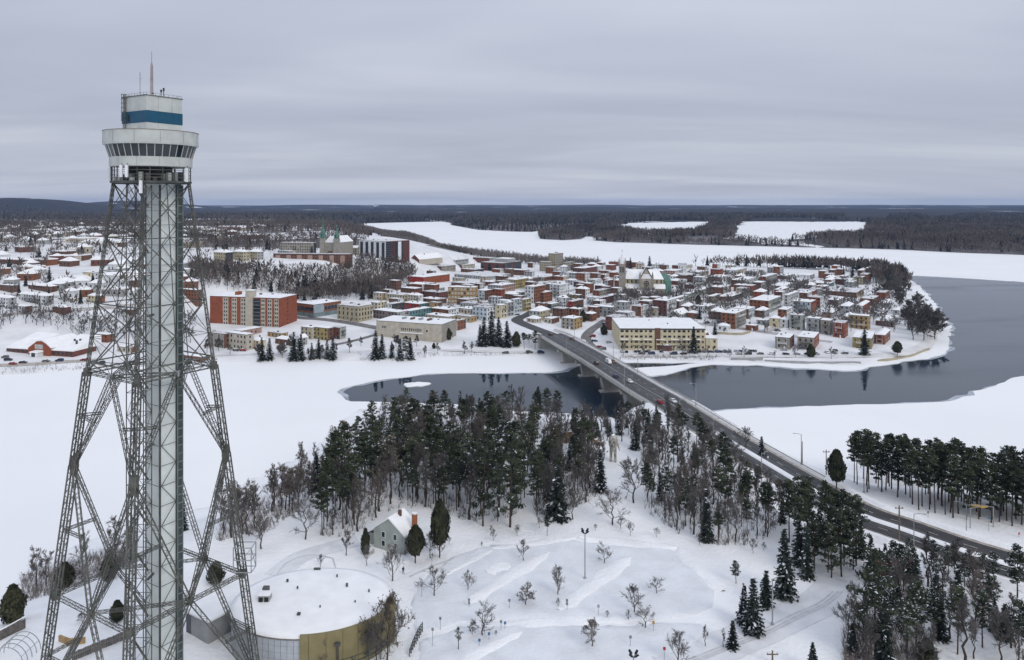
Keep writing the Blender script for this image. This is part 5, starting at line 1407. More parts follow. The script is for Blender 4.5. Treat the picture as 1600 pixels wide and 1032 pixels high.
# long brick apartment on the hill top
r_, L, D, h = lm(545, 421, 120, 6, 24, 'brown', 'brown', 'long_brick_block', 'long brown brick apartment building above the wooded slope', th=8, maxl_=0) if False else house(545, 421, 118, 6, 23, 'brown', 'brown', 'flat', 8, None, name='long_brick_block', label='long brown brick apartment building above the wooded slope', cat='building', group=None, single=False)
for i in range(7): MB().box(-L * (i + .75) / 7, -L * (i + .35) / 7, -.8, -.02, 0, h * .92).build('bay', wallm('pink'), r_)
house(490, 397, 52, 4, 17, 'stone', 'dark', 'flat', 10, None, name='college_building', label='grey stone college block left of the green spires', cat='building', group=None, single=False)
# church with green copper spires
COPPER = mat('copper_green', (0.10, 0.20, 0.165), .7, .2, .4)
g = G(516, 399)
r_ = empty('spired_church', g, R(-20), 'stone church with two green copper spires on the hill', 'church')
r_.scale = (.9, .9, 1.22)
MB().box(-9, 9, 0, 40, -3, 12).build('nave', wallm('stone'), r_)
MB().hexa([(-9.6, -.4, 12), (9.6, -.4, 12), (9.6, 40.4, 12), (-9.6, 40.4, 12), (-.2, -.4, 18), (.2, -.4, 18), (.2, 40.4, 18), (-.2, 40.4, 18)]).build('roof', ROOFSNOW, r_)
MB().face([(-9, -.02, 11), (9, -.02, 11), (0, -.02, 17.6)]).build('gable', wallm('stone'), r_)
for sx, tall in ((-1, 1), (1, .62)):
    t = MB().box(-3.0, 3.0, -3.0, 3.0, -2, 16).build('bell_tower', wallm('stone'), r_, (sx * 10.5, -1, 0))
    MB().box(-2.5, 2.5, -2.5, 2.5, 16, 16 + 6 * tall).build('belfry', COPPER, t)
    z0 = 16 + 6 * tall
    MB().lathe([(3.1, z0 - .3), (3.3, z0), (2.2, z0 + 2.2 * tall), (1.5, z0 + 2.6 * tall), (1.5, z0 + 5 * tall), (.9, z0 + 6 * tall), (.12, z0 + 16 * tall)], 8).build('spire', COPPER, t)
    for sy in (-1, 1):
        MB().box(-.5, .5, sy * 2.5 - .06, sy * 2.5 + .06, 17, 19.5 + tall).build('louvre', DARK, t)
MB().box(-3.4, 3.4, -.3, 0, 0, 4).build('door', wallm('brown'), r_)
# stone church in the town
g = G(1010, 463)
r_ = empty('stone_church', g, R(-8), 'large grey stone church with square tower, rose window and snowy roof', 'church')
r_.scale = (1, 1, 1.18)
BUILT.append((g[0] + 26, g[1], 60, 24, R(8)))
sc_ = g[1] / F
ch = wallm('stone')
def X(px): return (px - 1010) * sc_
hn = 24 * sc_ * .5
MB().box(X(978), X(1036), 2, 22, -3, 14).build('nave', wallm('tan'), r_)
MB().hexa([(X(977), 1.2, 14), (X(1037), 1.2, 14), (X(1037), 22.8, 14), (X(977), 22.8, 14), (X(982), 11.8, 21.5), (X(1030), 11.8, 21.5), (X(1030), 12.2, 21.5), (X(982), 12.2, 21.5)]).build('roof', ROOFSNOW, r_)
MB().box(X(976), X(1038), -3.5, 2, -3, 6.5).build('aisle', ch, r_)
MB().hexa([(X(975), -4.0, 6.5), (X(1039), -4.0, 6.5), (X(1039), 2.2, 6.5), (X(975), 2.2, 6.5), (X(975), -4.0, 6.8), (X(1039), -4.0, 6.8), (X(1039), 2.0, 10), (X(975), 2.0, 10)]).build('aisle_roof', ROOFSNOW, r_)
x0, x1 = X(1000), X(1019); xm = (x0 + x1) / 2
tr = MB(); tr.box(x0, x1, -6, 2, -3, 15)
tr.face([(x0, -6, 15), (x1, -6, 15), (xm, -6, 24)]); tr.build('transept', wallm('beige'), r_)
MB().hexa([(x0 - .4, -6.3, 15), (x1 + .4, -6.3, 15), (x1 + .4, 12, 15), (x0 - .4, 12, 15), (xm - .15, -5.6, 24), (xm + .15, -5.6, 24), (xm + .15, 12, 24), (xm - .15, 12, 24)]).build('transept_roof', ROOFSNOW, r_)
tg_ = MB()
for a, b in (((x0, 15), (xm, 24.6)), ((xm, 24.6), (x1, 15))): tg_.bar((a[0], -6.15, a[1]), (b[0], -6.15, b[1]), .8)
tg_.build('gable_coping', TRIM, r_)
for xx in (x0, x1): MB().box(xx - 1.0, xx + 1.0, -6.8, -4.8, -2, 17).lathe([(1.2, 17), (.1, 21)], 6, 0, xx, -5.8).build('pinnacle', ch, r_)
rw = MB()
for k in range(16):
    a, b = 2 * math.pi * k / 16, 2 * math.pi * (k + 1) / 16
    rw.face([(xm, -6.12, 11), (xm + 2.6 * math.cos(a), -6.12, 11 + 2.6 * math.sin(a)), (xm + 2.6 * math.cos(b), -6.12, 11 + 2.6 * math.sin(b))])
ro_ = rw.build('rose_window', PANE, r_)
rg = MB()
for r0 in (1.3, 2.7, 3.9):
    for k in range(16):
        a, b = 2 * math.pi * k / 16, 2 * math.pi * (k + 1) / 16
        rg.bar((xm + r0 * math.cos(a), -6.2, 11 + r0 * math.sin(a)), (xm + r0 * math.cos(b), -6.2, 11 + r0 * math.sin(b)), .42)
rg.build('tracery', wallm('beige'), ro_)
MB().hexa([(x0 - 3, -10, 3), (x1 + 3, -10, 3), (x1 + 3, -6, 3), (x0 - 3, -6, 3), (x0 - 3, -10, 3.4), (x1 + 3, -10, 3.4), (x1 + 3, -6, 6), (x0 - 3, -6, 6)]).build('porch_roof', ROOFSNOW, r_)
MB().box(x0 - 2.6, x1 + 2.6, -9.6, -6.01, -2, 3).build('porch', ch, r_)
tx = X(972.5)
bt = MB().box(-3.3, 3.3, -3.3, 3.3, -3, 27).build('bell_tower', ch, r_, (tx, -3, 0))
for xx in (-1.5, 0, 1.5):
    MB().box(xx - .42, xx + .42, -3.4, -3.25, 20, 24.5).build('belfry_opening', DARK, bt)
    MB().box(3.25, 3.4, xx - .42, xx + .42, 20, 24.5).build('belfry_opening', DARK, bt)
for sx in (-1, 1):
    for sy in (-1, 1): MB().lathe([(.7, 27), (.7, 29), (.1, 32)], 6, 0, sx * 3, sy * 3).build('pinnacle', ch, bt)
MB().lathe([(3.0, 27), (2.4, 30), (.2, 36)], 8).build('spire', ROOFSNOW, bt)
MB().bar((0, 0, 36), (0, 0, 39), .2).bar((-.7, 0, 38), (.7, 0, 38), .2).build('cross', DARK, bt)
ap = MB().lathe([(7.5, -2), (7.5, 12), (4, 17), (.2, 19)], 10, 0, X(1038), 12); ap.build('apse', COPPER, r_)
for i in range(9):
    t = X(978) + (X(1036) - X(978)) * (i + .5) / 9
    if x0 - 1 < t < x1 + 1: continue
    MB().box(t - .6, t + .6, 1.9, 2.02, 10.6, 13.2).build('clerestory_window', PANE, r_)
    MB().box(t - .6, t + .6, -3.6, -3.45, 1.5, 5).build('aisle_window', PANE, r_)
# orange market hall on the left shore
g = G(78, 557)
r_ = empty('market_hall', g, R(-14), 'orange market hall with arched gable, white entrance and huge snowy roof', 'building')
u = g[1] / F / math.cos(R(14))
r_.scale = (1, 1, 1.25)
OR = wallm('rust')
W_ = 41 * u
gab = [(-W_, -2), (0, -2), (0, 3.9), (-W_ * .22, 6.3), (-W_ * .40, 7.4), (-W_ * .60, 7.2), (-W_ * .82, 5.2), (-W_, 3.6)]
mb = MB(); n = len(gab)
for y in (0, 24):
    for (x, z) in gab: mb.v.append((x, y, z))
mb.f += [tuple(range(n)), tuple(range(2 * n - 1, n - 1, -1))] + [(k, n + k, n + (k + 1) % n, (k + 1) % n) for k in range(n)]; mb.m = [0] * len(mb.f)
mb.build('gable_wall', OR, r_)
rf = MB()
for k in range(2, n - 1):
    a, b = gab[k], gab[(k + 1) % n]
    rf.hexa([(a[0] + (.5 if k == 2 else 0), .3, a[1]), (b[0], .3, b[1]), (b[0], 25, b[1]), (a[0] + (.5 if k == 2 else 0), 25, a[1]), (a[0] + (.5 if k == 2 else 0), .3, a[1] + .6), (b[0], .3, b[1] + .6), (b[0], 25, b[1] + .6), (a[0] + (.5 if k == 2 else 0), 25, a[1] + .6)])
rf.build('roof', ROOFSNOW, r_)
MB().box(-W_ * .68, -W_ * .32, -.12, .05, 3.4, 5.6).build('gable_window', mat('pale_pane', (0.42, 0.42, 0.40)), r_)
p_ = MB().box(-W_ * .64, -W_ * .30, -4.5, -.02, 0, 2.2).build('entrance_porch', WHITE, r_)
MB().hexa([(-W_ * .67, -5.0, 2.2), (-W_ * .27, -5.0, 2.2), (-W_ * .27, -.02, 2.2), (-W_ * .67, -.02, 2.2), (-W_ * .64, -4.4, 2.6), (-W_ * .30, -4.4, 2.6), (-W_ * .34, -.02, 2.9), (-W_ * .60, -.02, 2.9)]).build('porch_roof', ROOFSNOW, p_)
MB().box(-W_ * .56, -W_ * .40, -4.6, -4.45, 0, 2.1).build('door', GLASS, p_)
for (xa, xb, d0, hh, nm) in ((.2, W_ * .95, 1.5, 2.8, 'side_wing'), (-W_ * 2.1, -W_ - .1, 1.5, 2.6, 'side_wing')):
    w_ = MB().box(xa, xb, d0, 20, -2, hh).build(nm, wallm('brick'), r_)
    MB().hexa([(xa - .3, d0 - .5, hh), (xb + .3, d0 - .5, hh), (xb + .3, 24, hh), (xa - .3, 24, hh), (xa - .3, d0 - .5, hh + .5), (xb + .3, d0 - .5, hh + .5), (xb + .3, 24, hh + 5.2), (xa - .3, 24, hh + 5.2)]).build('wing_roof', ROOFSNOW, w_)
    for i in range(5):
        t = xa + (xb - xa) * (i + .5) / 5
        MB().box(t - .9, t + .9, d0 - .08, d0 + .03, .8, 2.1).build('window', PANE, w_)
for x, y in ((W_ * .3, 14), (W_ * .5, 15), (W_ * .62, 10)): MB().box(x - .5, x + .5, y - .4, y + .4, 5.0, 7.0).build('roof_vent', STEELD, r_)
pv = G(88, 552)
# curved arena on the left plateau
g = G(112, 446)
r_ = empty('arena', g, R(-28), 'long white curved roof arena on the left plateau', 'building')
s_ = g[1] / F
ar = MB(); rows_ = []
for j in range(13):
    t = j / 12; y = 62 * t; xo = 26 * t * t + 4 * t
    wdt = 13 - 4 * t
    for k in range(9):
        a = math.pi * k / 8
        ar.v.append((xo + wdt * -math.cos(a), y, 1.5 + 6.5 * math.sin(a) ** .8 + 3 * t))
for j in range(12):
    for k in range(8): ar.f.append((j * 9 + k, j * 9 + k + 1, j * 9 + 10 + k, j * 9 + 9 + k)); ar.m.append(0)
ar.f.append(tuple(range(9))); ar.m.append(0)
ar.build('roof', ROOFSNOW, r_)
wl_ = MB()
for j in range(12):
    for s2 in (0, 8):
        a, b = ar.v[j * 9 + s2], ar.v[(j + 1) * 9 + s2]
        wl_.face([(a[0], a[1], -4), (b[0], b[1], -4), b, a])
wl_.face([(ar.v[0][0], .0, -4), (ar.v[8][0], .0, -4), ar.v[8], ar.v[0]])
wl_.build('wall', wallm('teal'), r_)
MB().box(-5, 4, -.3, .1, 3.0, 5.0).build('front_window', PANE, r_)
rs = MB()
for j in range(3, 11):
    a, b = ar.v[j * 9 + 3], ar.v[(j + 1) * 9 + 3]
    rs.bar((a[0], a[1], a[2] + .15), (b[0], b[1], b[2] + .15), .5)
rs.build('roof_groove', TRIM, r_)
lm(188, 446, 40, 6, 14, 'white', 'orange', 'arena_annex', 'white flat roofed annex right of the curved arena', th=15)
# low retaining walls along the shore of the point
def wall_run(pxs, h, name, label, m):
    pts_ = [G(*p) for p in pxs]; line = catmull([(p[0], p[1], p[2]) for p in pts_], 4.0)
    o = sweep([(p[0], p[1], gz(p[0], p[1])) for p in line], rect(-.3, .3, -1.0, h), name, m, loc=pts_[0])
    return setp(o, label, 'wall')
wall_run([(1142, 563.2), (1192, 563.2)], 1.6, 'retaining_wall', 'long straight dark wall between shore street and river ice', mat('wall_grey', (0.17, 0.155, 0.13), .9, .2, .4))
wall_run([(1195, 564.5), (1225, 566), (1290, 567.5), (1345, 567.8)], .9, 'retaining_wall', 'low dark shore wall below the grey twin houses', mat('wall_grey', (0.17, 0.155, 0.13)))
wall_run([(1372, 565), (1400, 561.5), (1430, 555), (1452, 546)], 1.0, 'retaining_wall', 'curving low wall round the tip of the point', mat('wall_tan', (0.30, 0.27, 0.22), .9, .2, .4))
wall_run([(1120, 522), (1140, 523.5), (1160, 523.5), (1172, 520)], 1.6, 'retaining_wall', 'curved pale wall under the small white house', mat('wall_tan', (0.30, 0.27, 0.22)))
# concrete edge fence at the bottom of town
for (px0, px1, row, lb) in ((970, 1125, 560, 'thin railing along the river in front of the cream building'), (640, 840, 553, 'thin railing along the riverside path left of the bridge')):
    a, b = G(px0, row), G(px1, row)
    n = int(math.hypot(b[0] - a[0], b[1] - a[1]) / 3)
    r_ = empty('railing', a, 0, lb, 'railing')
    for i in range(n + 1):
        t = i / n; x, y = a[0] + (b[0] - a[0]) * t, a[1] + (b[1] - a[1]) * t; z = gz(x, y)
        MB().bar((x - a[0], y - a[1], z - a[2]), (x - a[0], y - a[1], z - a[2] + 1.1), .12).build('post', STEELD, r_)
    MB().bar((0, 0, 1.05), (b[0] - a[0], b[1] - a[1], b[2] - a[2] + 1.05), .1).build('rail', STEELD, r_)

# ---- the far town on the left plateau: small snow roofed houses ---------------
random.seed(5)
FARROOF = {}
def far_house(px, row, w, h, cl, label, dmin=560, roofh=1.0, group='houses of the far town'):
    ds = np.arange(dmin, 2600, 6.0); xs = (px - 800) / F * ds
    ht = height(xs, ds); zr = HC - (row - EYE) * ds / F
    k = np.nonzero(zr <= ht)[0]
    if not len(k): return
    x, y = xs[k[0]], ds[k[0]]; z = float(ht[k[0]])
    key = (w, h, cl)
    if key not in FARROOF:
        d = w * .8
        wm = MB().box(-w / 2, w / 2, 0, d, -3, h).mesh('wall', wallm(cl))
        if w < 16: rm = MB().hexa([(-w / 2 - .5, -.5, h), (w / 2 + .5, -.5, h), (w / 2 + .5, d + .5, h), (-w / 2 - .5, d + .5, h), (-.3, d * .4, h + w * .28), (.3, d * .4, h + w * .28), (.3, d * .6, h + w * .28), (-.3, d * .6, h + w * .28)]).mesh('roof', ROOFSNOW)
        else: rm = MB().box(-w / 2 - .2, w / 2 + .2, -.2, d + .2, h, h + 1.0).mesh('roof', ROOFSNOW)
        wi = MB()
        for i in range(max(2, int(w / 4))):
            t = -w / 2 + w * (i + .5) / max(2, int(w / 4)); wi.box(t - .7, t + .7, -.1, .05, h * .35, h * .7)
        FARROOF[key] = (wm, rm, wi.mesh('windows', PANE))
    o = empty('far_house', (x, y, z), random.uniform(-.7, .3), label, 'house', group)
    wm, rm, wi = FARROOF[key]
    link('wall', wm, o); link('roof', rm, o); setp(link('windows', wi, o), kind='stuff')
for i in range(175):
    px = random.uniform(-10, 420); row = random.choice([random.uniform(343, 352), random.uniform(350, 372), random.uniform(352, 368), random.uniform(372, 388)])
    if px > 300 and row > 375: continue
    big = random.random() < .22
    cl = random.choice(['brick', 'brown', 'white', 'beige', 'grey', 'orange', 'cream', 'white'])
    w = random.choice([26, 34, 48]) if big else random.choice([9, 12, 14])
    far_house(px, row, w, 6 if big else 5.5, cl, '%s %s with snowy roof in the far town beyond the lattice tower' % (WORD[cl], 'low hall' if big else 'small house'), 900)
for i in range(74):
    px = random.uniform(-20, 300); row = random.uniform(392, 474)
    cl = random.choice(['brick', 'brown', 'white', 'beige', 'grey', 'orange', 'white'])
    if any(abs(px - q[0]) < 20 and abs(row - q[1]) < 10 for q in [(50, 470), (5, 475), (90, 487), (60, 452), (110, 430), (140, 440), (25, 410), (170, 440)]): continue
    far_house(px, row, random.choice([9, 11, 14, 18]), random.choice([5.5, 6, 8]), cl, '%s house with snowy roof among the trees of the near plateau' % WORD[cl], 520, group='houses of the near plateau')
# filler houses between the traced ones of the point and the downtown
random.seed(9)
cnt = 0
for i in range(2500):
    if cnt >= 130: break
    px = random.uniform(600, 1400); row = random.uniform(418, 505)
    g = G(px, row)
    if g is None or g[2] < 2.5 or g[1] > 1040: continue
    if any(math.hypot(g[0] - b[0], g[1] - b[1]) < max(b[2], b[3]) * .55 + 6 for b in BUILT): continue
    if seg_dist(ROAD, np.array([g[0]]), np.array([g[1]]))[0][0] < 16: continue
    if 1075 < px < 1330 and 515 < row: continue
    cnt += 1
    cl = random.choice(['brick', 'orange', 'orange', 'white', 'grey', 'brown', 'brown', 'beige', 'brickdark', 'rust']); s_ = F / g[1]
    house(px, row, random.uniform(8, 13) * s_ * .82, random.uniform(6, 10) * s_ * .5, random.choice([6.5, 8, 9.5]) * s_, cl, random.choice([cl, 'white', 'grey']), random.choice(['flat', 'flat', 'flat', 'hip']))

# ================================================================== near things
# oval theatre roof building
d0 = 149.5; x0 = (489 - 800) / F * d0; z0 = 11.6
RX, RY = 15.9, 12.8
r_ = empty('oval_hall', (x0, d0, z0), 0, 'large oval building with flat snowy roof, grey panel wall and olive wall', 'building')
HT = 19.0 - z0
def ell(a, k=1.0, e_=0.0): return ((RX * k + e_) * math.cos(a), (RY * k + e_) * math.sin(a))
N = 72
rf = MB(); c_ = len(rf.v); rf.v.append((0, 0, HT + .9))
for k, z in ((.35, .88), (.7, .75), (.93, .55), (1.0, .22), (1.0, -.1)):
    for i in range(N):
        a = 2 * math.pi * i / N; p = ell(a, k, .25 if k == 1.0 else 0); rf.v.append((p[0], p[1], HT + z))
for i in range(N): rf.f.append((0, 1 + i, 1 + (i + 1) % N)); rf.m.append(0)
for q in range(4):
    for i in range(N): rf.f.append((1 + q * N + i, 1 + (q + 1) * N + i, 1 + (q + 1) * N + (i + 1) % N, 1 + q * N + (i + 1) % N)); rf.m.append(0)
me = rf.mesh('roof', ROOFSNOW); me.polygons.foreach_set('use_smooth', np.ones(len(me.polygons), bool)); link('roof', me, r_)
wm = MB()
for i in range(N):
    a, b = 2 * math.pi * i / N, 2 * math.pi * (i + 1) / N; p, q = ell(a), ell(b)
    wm.face([(p[0], p[1], -4), (q[0], q[1], -4), (q[0], q[1], HT), (p[0], p[1], HT)])
wm.build('wall', wallm('grey'), r_)
PGREY = mat('metal_panel', (0.40, 0.43, 0.46), .45, .06, .8)
A0, A1 = R(-126), R(-86)
for i in range(9):
    for j in range(6):
        a, b = A0 + (A1 - A0) * (i + .03) / 9, A0 + (A1 - A0) * (i + .97) / 9
        za, zb = HT - .3 - 1.25 * (j + 1) + .04, HT - .3 - 1.25 * j
        p, q = ell(a, 1, .12), ell(b, 1, .12)
        MB().face([(p[0], p[1], za), (q[0], q[1], za), (q[0], q[1], zb), (p[0], p[1], zb)]).build('panel', PGREY, r_)
OLV = mat('olive_wall', (0.215, 0.185, 0.095), .8, .08, .5)
B0, B1 = R(-86), R(-8)
ow = MB()
M_ = 26
for i in range(M_):
    a, b = B0 + (B1 - B0) * i / M_, B0 + (B1 - B0) * (i + 1) / M_
    p, q, p2, q2 = ell(a, 1, .55), ell(b, 1, .55), ell(a, 1, .1), ell(b, 1, .1)
    ow.hexa([(p[0], p[1], -4), (q[0], q[1], -4), (q2[0], q2[1], -4), (p2[0], p2[1], -4), (p[0], p[1], HT + .75), (q[0], q[1], HT + .75), (q2[0], q2[1], HT + .75), (p2[0], p2[1], HT + .75)])
ow.build('olive_wall', OLV, r_)
p = ell(B1, 1, .3); MB().box(p[0] - .9, p[0] + .9, p[1] - .9, p[1] + .9, -4, HT + 1.2).build('end_pier', OLV, r_)
for z, w in ((2.4, .16), (3.4, .1)):
    b_ = MB()
    for i in range(M_):
        a, b = B0 + (B1 - B0) * i / M_, B0 + (B1 - B0) * (i + 1) / M_
        p, q = ell(a, 1, 2.0), ell(b, 1, 2.0)
        b_.bar((p[0], p[1], z), (q[0], q[1], z), w)
    b_.build('ramp_rail', STEELD, r_)
for i in range(8):
    a = B0 + (B1 - B0) * (i + .5) / 8; p, q = ell(a, 1, 2.0), ell(a, 1, .5)
    MB().bar((p[0], p[1], -3), (p[0], p[1], 3.4), .14).bar((p[0], p[1], 2.3), (q[0], q[1], 2.3), .14).build('bracket', STEELD, r_)
for a in (-62, -40):
    p = ell(R(a), 1, .9); MB().bar((p[0], p[1], 2), (p[0], p[1], 6), .3).box(p[0] - .5, p[0] + .5, p[1] - .5, p[1] + .2, 5.7, 6.2).build('wall_lamp', STEELD, r_)
u = MB().box(-1.1, 1.1, -.9, .9, HT + .4, HT + 2.0).build('roof_unit', mat('hvac', (0.30, 0.31, 0.30), .6, .3, 2.0), r_, (-9.4, -1.0, 0))
MB().box(-.9, .3, 1.0, 2.0, HT + .5, HT + 2.6).build('fan_box', STEELD, u)
for k in (-.55, .55): MB().box(k - .4, k + .4, -.96, -.9, HT + .7, HT + 1.7).build('grille', DARK, u)
MB().box(-1.2, 1.2, -1.0, 1.0, HT + 2.0, HT + 2.15).build('unit_snow', ROOFSNOW, u)
MB().box(-.7, .7, -.25, .25, HT + .3, HT + .9).build('roof_hatch', STEELD, r_, (-2.2, 11.6, 0))
ed_ = MB()
for i in range(N):
    a, b = 2 * math.pi * i / N, 2 * math.pi * (i + 1) / N; p, q = ell(a, 1, .30), ell(b, 1, .30)
    ed_.face([(p[0], p[1], HT - .32), (q[0], q[1], HT - .32), (q[0], q[1], HT - .02), (p[0], p[1], HT - .02)])
ed_.build('roof_edge', mat('edge_flashing', (0.17, 0.16, 0.14), .6, .3, 1.0), r_)
for (x, y, w, hh) in ((-4, 3, .14, .7), (2.5, -4, .12, .6), (6, 4, .2, .8), (9, -2, .12, .5), (-1, -6.5, .3, .5), (3, 8, .14, .6), (-7, 6, .2, .6), (11, 2, .14, .6)):
    MB().box(x - w, x + w, y - w, y + w, HT + .5, HT + .7 + hh).build('roof_vent', STEELD, r_)
for i in range(7):
    a = B0 + (B1 - B0) * (i + .5) / 7; p, q = ell(a, 1, .57), ell(a, 1, .62)
    MB().bar((p[0], p[1], -4), (p[0], p[1], HT + .7), .07).build('wall_joint', mat('olive_joint', (0.13, 0.11, 0.06), .8), r_)
# snow dome lodge in front of it and small grey pavilion left of it
g = G(557, 1026)
o = MB().lathe([(2.6, -.5), (2.6, 1.2), (2.3, 1.9), (1.4, 2.4), (.05, 2.6)], 20)
o = o.build('snow_mound', SNOW, None, g); setp(o, 'rounded snow covered mound in front of the olive wall', 'snow mound')
g = (P0(318, 1005, 11.5)[0], P0(318, 1005, 11.5)[1], 11.4)
r_ = empty('pavilion', g, R(-35), 'small grey pavilion with dark windows between shaft and oval building', 'building')
MB().hexa([(-6, 0, -1), (1.5, 0, -1), (1.5, 6, -1), (-6, 6, -1), (-6, 0, 4.6), (2.6, -.6, 5.4), (2.6, 6, 5.4), (-6, 6, 4.6)]).build('wall', wallm('grey'), r_)
MB().hexa([(-6.2, -.5, 4.6), (2.9, -.8, 5.4), (2.9, 6.4, 5.4), (-6.2, 6.4, 4.6), (-6.2, -.5, 4.9), (2.9, -.8, 5.75), (2.9, 6.4, 5.75), (-6.2, 6.4, 4.9)]).build('roof', ROOFSNOW, r_)
for t in (-4.8, -3.2, -1.0, .2): MB().box(t - .45, t + .45, -.12, .02, 1.2, 2.8).build('window', GLASS, r_)
MB().box(-5.9, -4.2, -.14, .0, 0, 4.4).build('glazed_bay', GLASS, r_)

# gabled house with brick chimney
g = G(632, 868)
r_, L, D, h = house(632, 868, 48, 20, 29, 'greygreen', 'grey', 'gable', 27, None, name='gabled_house', label='pale green gabled house with snowy steep roof and orange brick chimney', cat='house', group=None, windows=False, g=g)
for t, z in ((.30, .45), (.68, .45), (.30, 1.05), (.68, 1.05)):
    o = link('window', WINDOW_UNIT, r_, (-L * t, -.02, h * z * .8), 0, (.9, 1, 1.35))
    MB().box(-.56, .56, -.09, .0, -.78, -.68).box(-.56, .56, -.09, .0, .68, .78).box(-.58, -.48, -.09, 0, -.7, .7).box(.48, .58, -.09, 0, -.7, .7).build('window_frame', WHITE, r_, (-L * t, 0, h * z * .8))
CHB = mat('chimney_brick', (0.34, 0.13, 0.06), .9, .15, 1.5)
MB().box(-.55, .55, -.45, .45, 0, h + 4.6).build('chimney', CHB, r_, (.75, D * .55, 0))
MB().box(-.62, .62, -.52, .52, h + 4.6, h + 4.85).build('chimney_snow', ROOFSNOW, r_, (.75, D * .55, 0))
MB().box(-L - 2.5, -L - .05, D * .2, D * .8, -1, h * .62).build('side_wing', wallm('greygreen'), r_)
MB().hexa([(-L - 3, D * .1, h * .6), (-L, D * .1, h * .95), (-L, D * .9, h * .95), (-L - 3, D * .9, h * .6), (-L - 3, D * .1, h * .6 + .5), (-L, D * .1, h * .95 + .5), (-L, D * .9, h * .95 + .5), (-L - 3, D * .9, h * .6 + .5)]).build('wing_roof', ROOFSNOW, r_)
MB().box(-.1, 2.0, D * .3, D * .45, h * .55, h * 1.1).build('dormer', wallm('greygreen'), r_)

# fences at lower left
def fence(p0, p1, h, label, m, n, picket=False):
    a, b = G(*p0), G(*p1)
    r_ = empty('fence', a, 0, label, 'fence')
    L = math.hypot(b[0] - a[0], b[1] - a[1]); ang = math.atan2(b[1] - a[1], b[0] - a[0])
    r_.rotation_euler = (0, 0, ang)
    pk = MB().box(-.16, .16, -.06, .06, 0, h).mesh('picket', m)
    for i in range(n):
        t = L * (i + .5) / n
        z = gz(a[0] + (b[0] - a[0]) * (i + .5) / n, a[1] + (b[1] - a[1]) * (i + .5) / n) - a[2]
        link('picket', pk, r_, (t, 0, z + random.uniform(-.08, .08)), 0, (L / n / .32 * .82, 1, 1))
    for z in (.35 * h, .8 * h): MB().bar((0, .1, z), (L, .1, b[2] - a[2] + z), .12).build('rail', m, r_)
    MB().box(0, L, -.12, .12, 0, .1).build('snow_cap', ROOFSNOW, r_, (0, 0, h - .02)) if not picket else None
FW = mat('weathered_wood', (0.13, 0.12, 0.11), .9, .3, 1.2)
fence((-20, 1012), (40, 982), 2.0, 'solid grey board fence with snowy top at the left edge', FW, 22)
fence((112, 1034), (205, 996), 1.7, 'grey picket fence running behind the lattice legs', FW, 34, True)
# metal arch frame at the lower left corner
g = G(10, 1040)
r_ = empty('arch_frame', g, 0, 'thin metal arch frame at the lower left corner', 'frame')
for k in range(5):
    b_ = MB()
    for i in range(12):
        a, b = math.pi * i / 12, math.pi * (i + 1) / 12
        b_.bar((3.2 * math.cos(a), k * 1.3, 3.4 * math.sin(a)), (3.2 * math.cos(b), k * 1.3, 3.4 * math.sin(b)), .1)
    b_.build('hoop', STEELL, r_)
for a in (.5, 1.2, 1.9, 2.6): MB().bar((3.2 * math.cos(a), 0, 3.4 * math.sin(a)), (3.2 * math.cos(a), 5.2, 3.4 * math.sin(a)), .08).build('purlin', STEELL, r_)
# pergola like sculpture of tan boards
g = G(108, 1008)
r_ = empty('tan_bench_wall', g, R(-25), 'low angled tan wooden wall in the snow between the legs', 'wall')
MB().box(-3, 0, -.2, .2, -.3, 1.2).build('panel', mat('tan_wood', (0.36, 0.24, 0.12), .85, .2, 1.0), r_)
MB().hexa([(0, -.2, -.3), (2.4, 1.6, -.3), (2.2, 1.9, -.3), (-.1, .2, -.3), (0, -.2, 1.2), (2.4, 1.6, 1.2), (2.2, 1.9, 1.2), (-.1, .2, 1.2)]).build('panel', mat('tan_wood', (0.36, 0.24, 0.12)), r_)
# curved railing by the oval building
a, b = G(640, 1026), G(660, 988)
r_ = empty('curved_railing', a, 0, 'dark slanted metal railing right of the oval building', 'railing')
for i in range(9):
    t = i / 8; x, y = (b[0] - a[0]) * t, (b[1] - a[1]) * t
    z = gz(a[0] + x, a[1] + y) - a[2]
    MB().bar((x, y, z), (x, y, z + 1.5 + .9 * math.sin(t * 2.5)), .18).build('post', STEELD, r_)
for k in (1.3, .9, .5):
    m_ = MB()
    for i in range(8):
        q = [((b[0] - a[0]) * t, (b[1] - a[1]) * t, gz(a[0] + (b[0] - a[0]) * t, a[1] + (b[1] - a[1]) * t) - a[2] + k + .9 * k / 1.3 * math.sin(t * 2.5)) for t in (i / 8, (i + 1) / 8)]
        m_.bar(q[0], q[1], .12)
    m_.build('rail', STEELD, r_)
# red trailer among the trees by the road
g = G(1398, 903)
r_ = empty('red_trailer', g, R(-14), 'dark red trailer half hidden behind spruces below the road', 'trailer')
TR = mat('trailer_red', (0.27, 0.025, 0.03), .55, .12, .6)
MB().box(-4.8, 4.8, -1.2, 1.2, .9, 3.6).build('body', TR, r_)
MB().box(-4.85, 4.85, -1.25, 1.25, 3.6, 3.8).build('roof_snow', mat('thin_snow_red', (0.40, 0.12, 0.12), .7, .5, 1.0), r_)
MB().box(-4.82, 4.82, -1.23, -1.18, 1.2, 1.5).build('amber_stripe', SY, r_)
for x in (-3, -2.1, 2.1, 3): link('wheel', WHEELM, r_, (x, -1.0, .45), 0, (1.4, 1.4, 1.4)); link('wheel', WHEELM, r_, (x, 1.0, .45), 0, (1.4, 1.4, 1.4))
for t in np.linspace(-4, 4, 7): MB().box(t - .04, t + .04, -1.24, -1.19, 1.5, 3.5).build('rib', TR, r_)
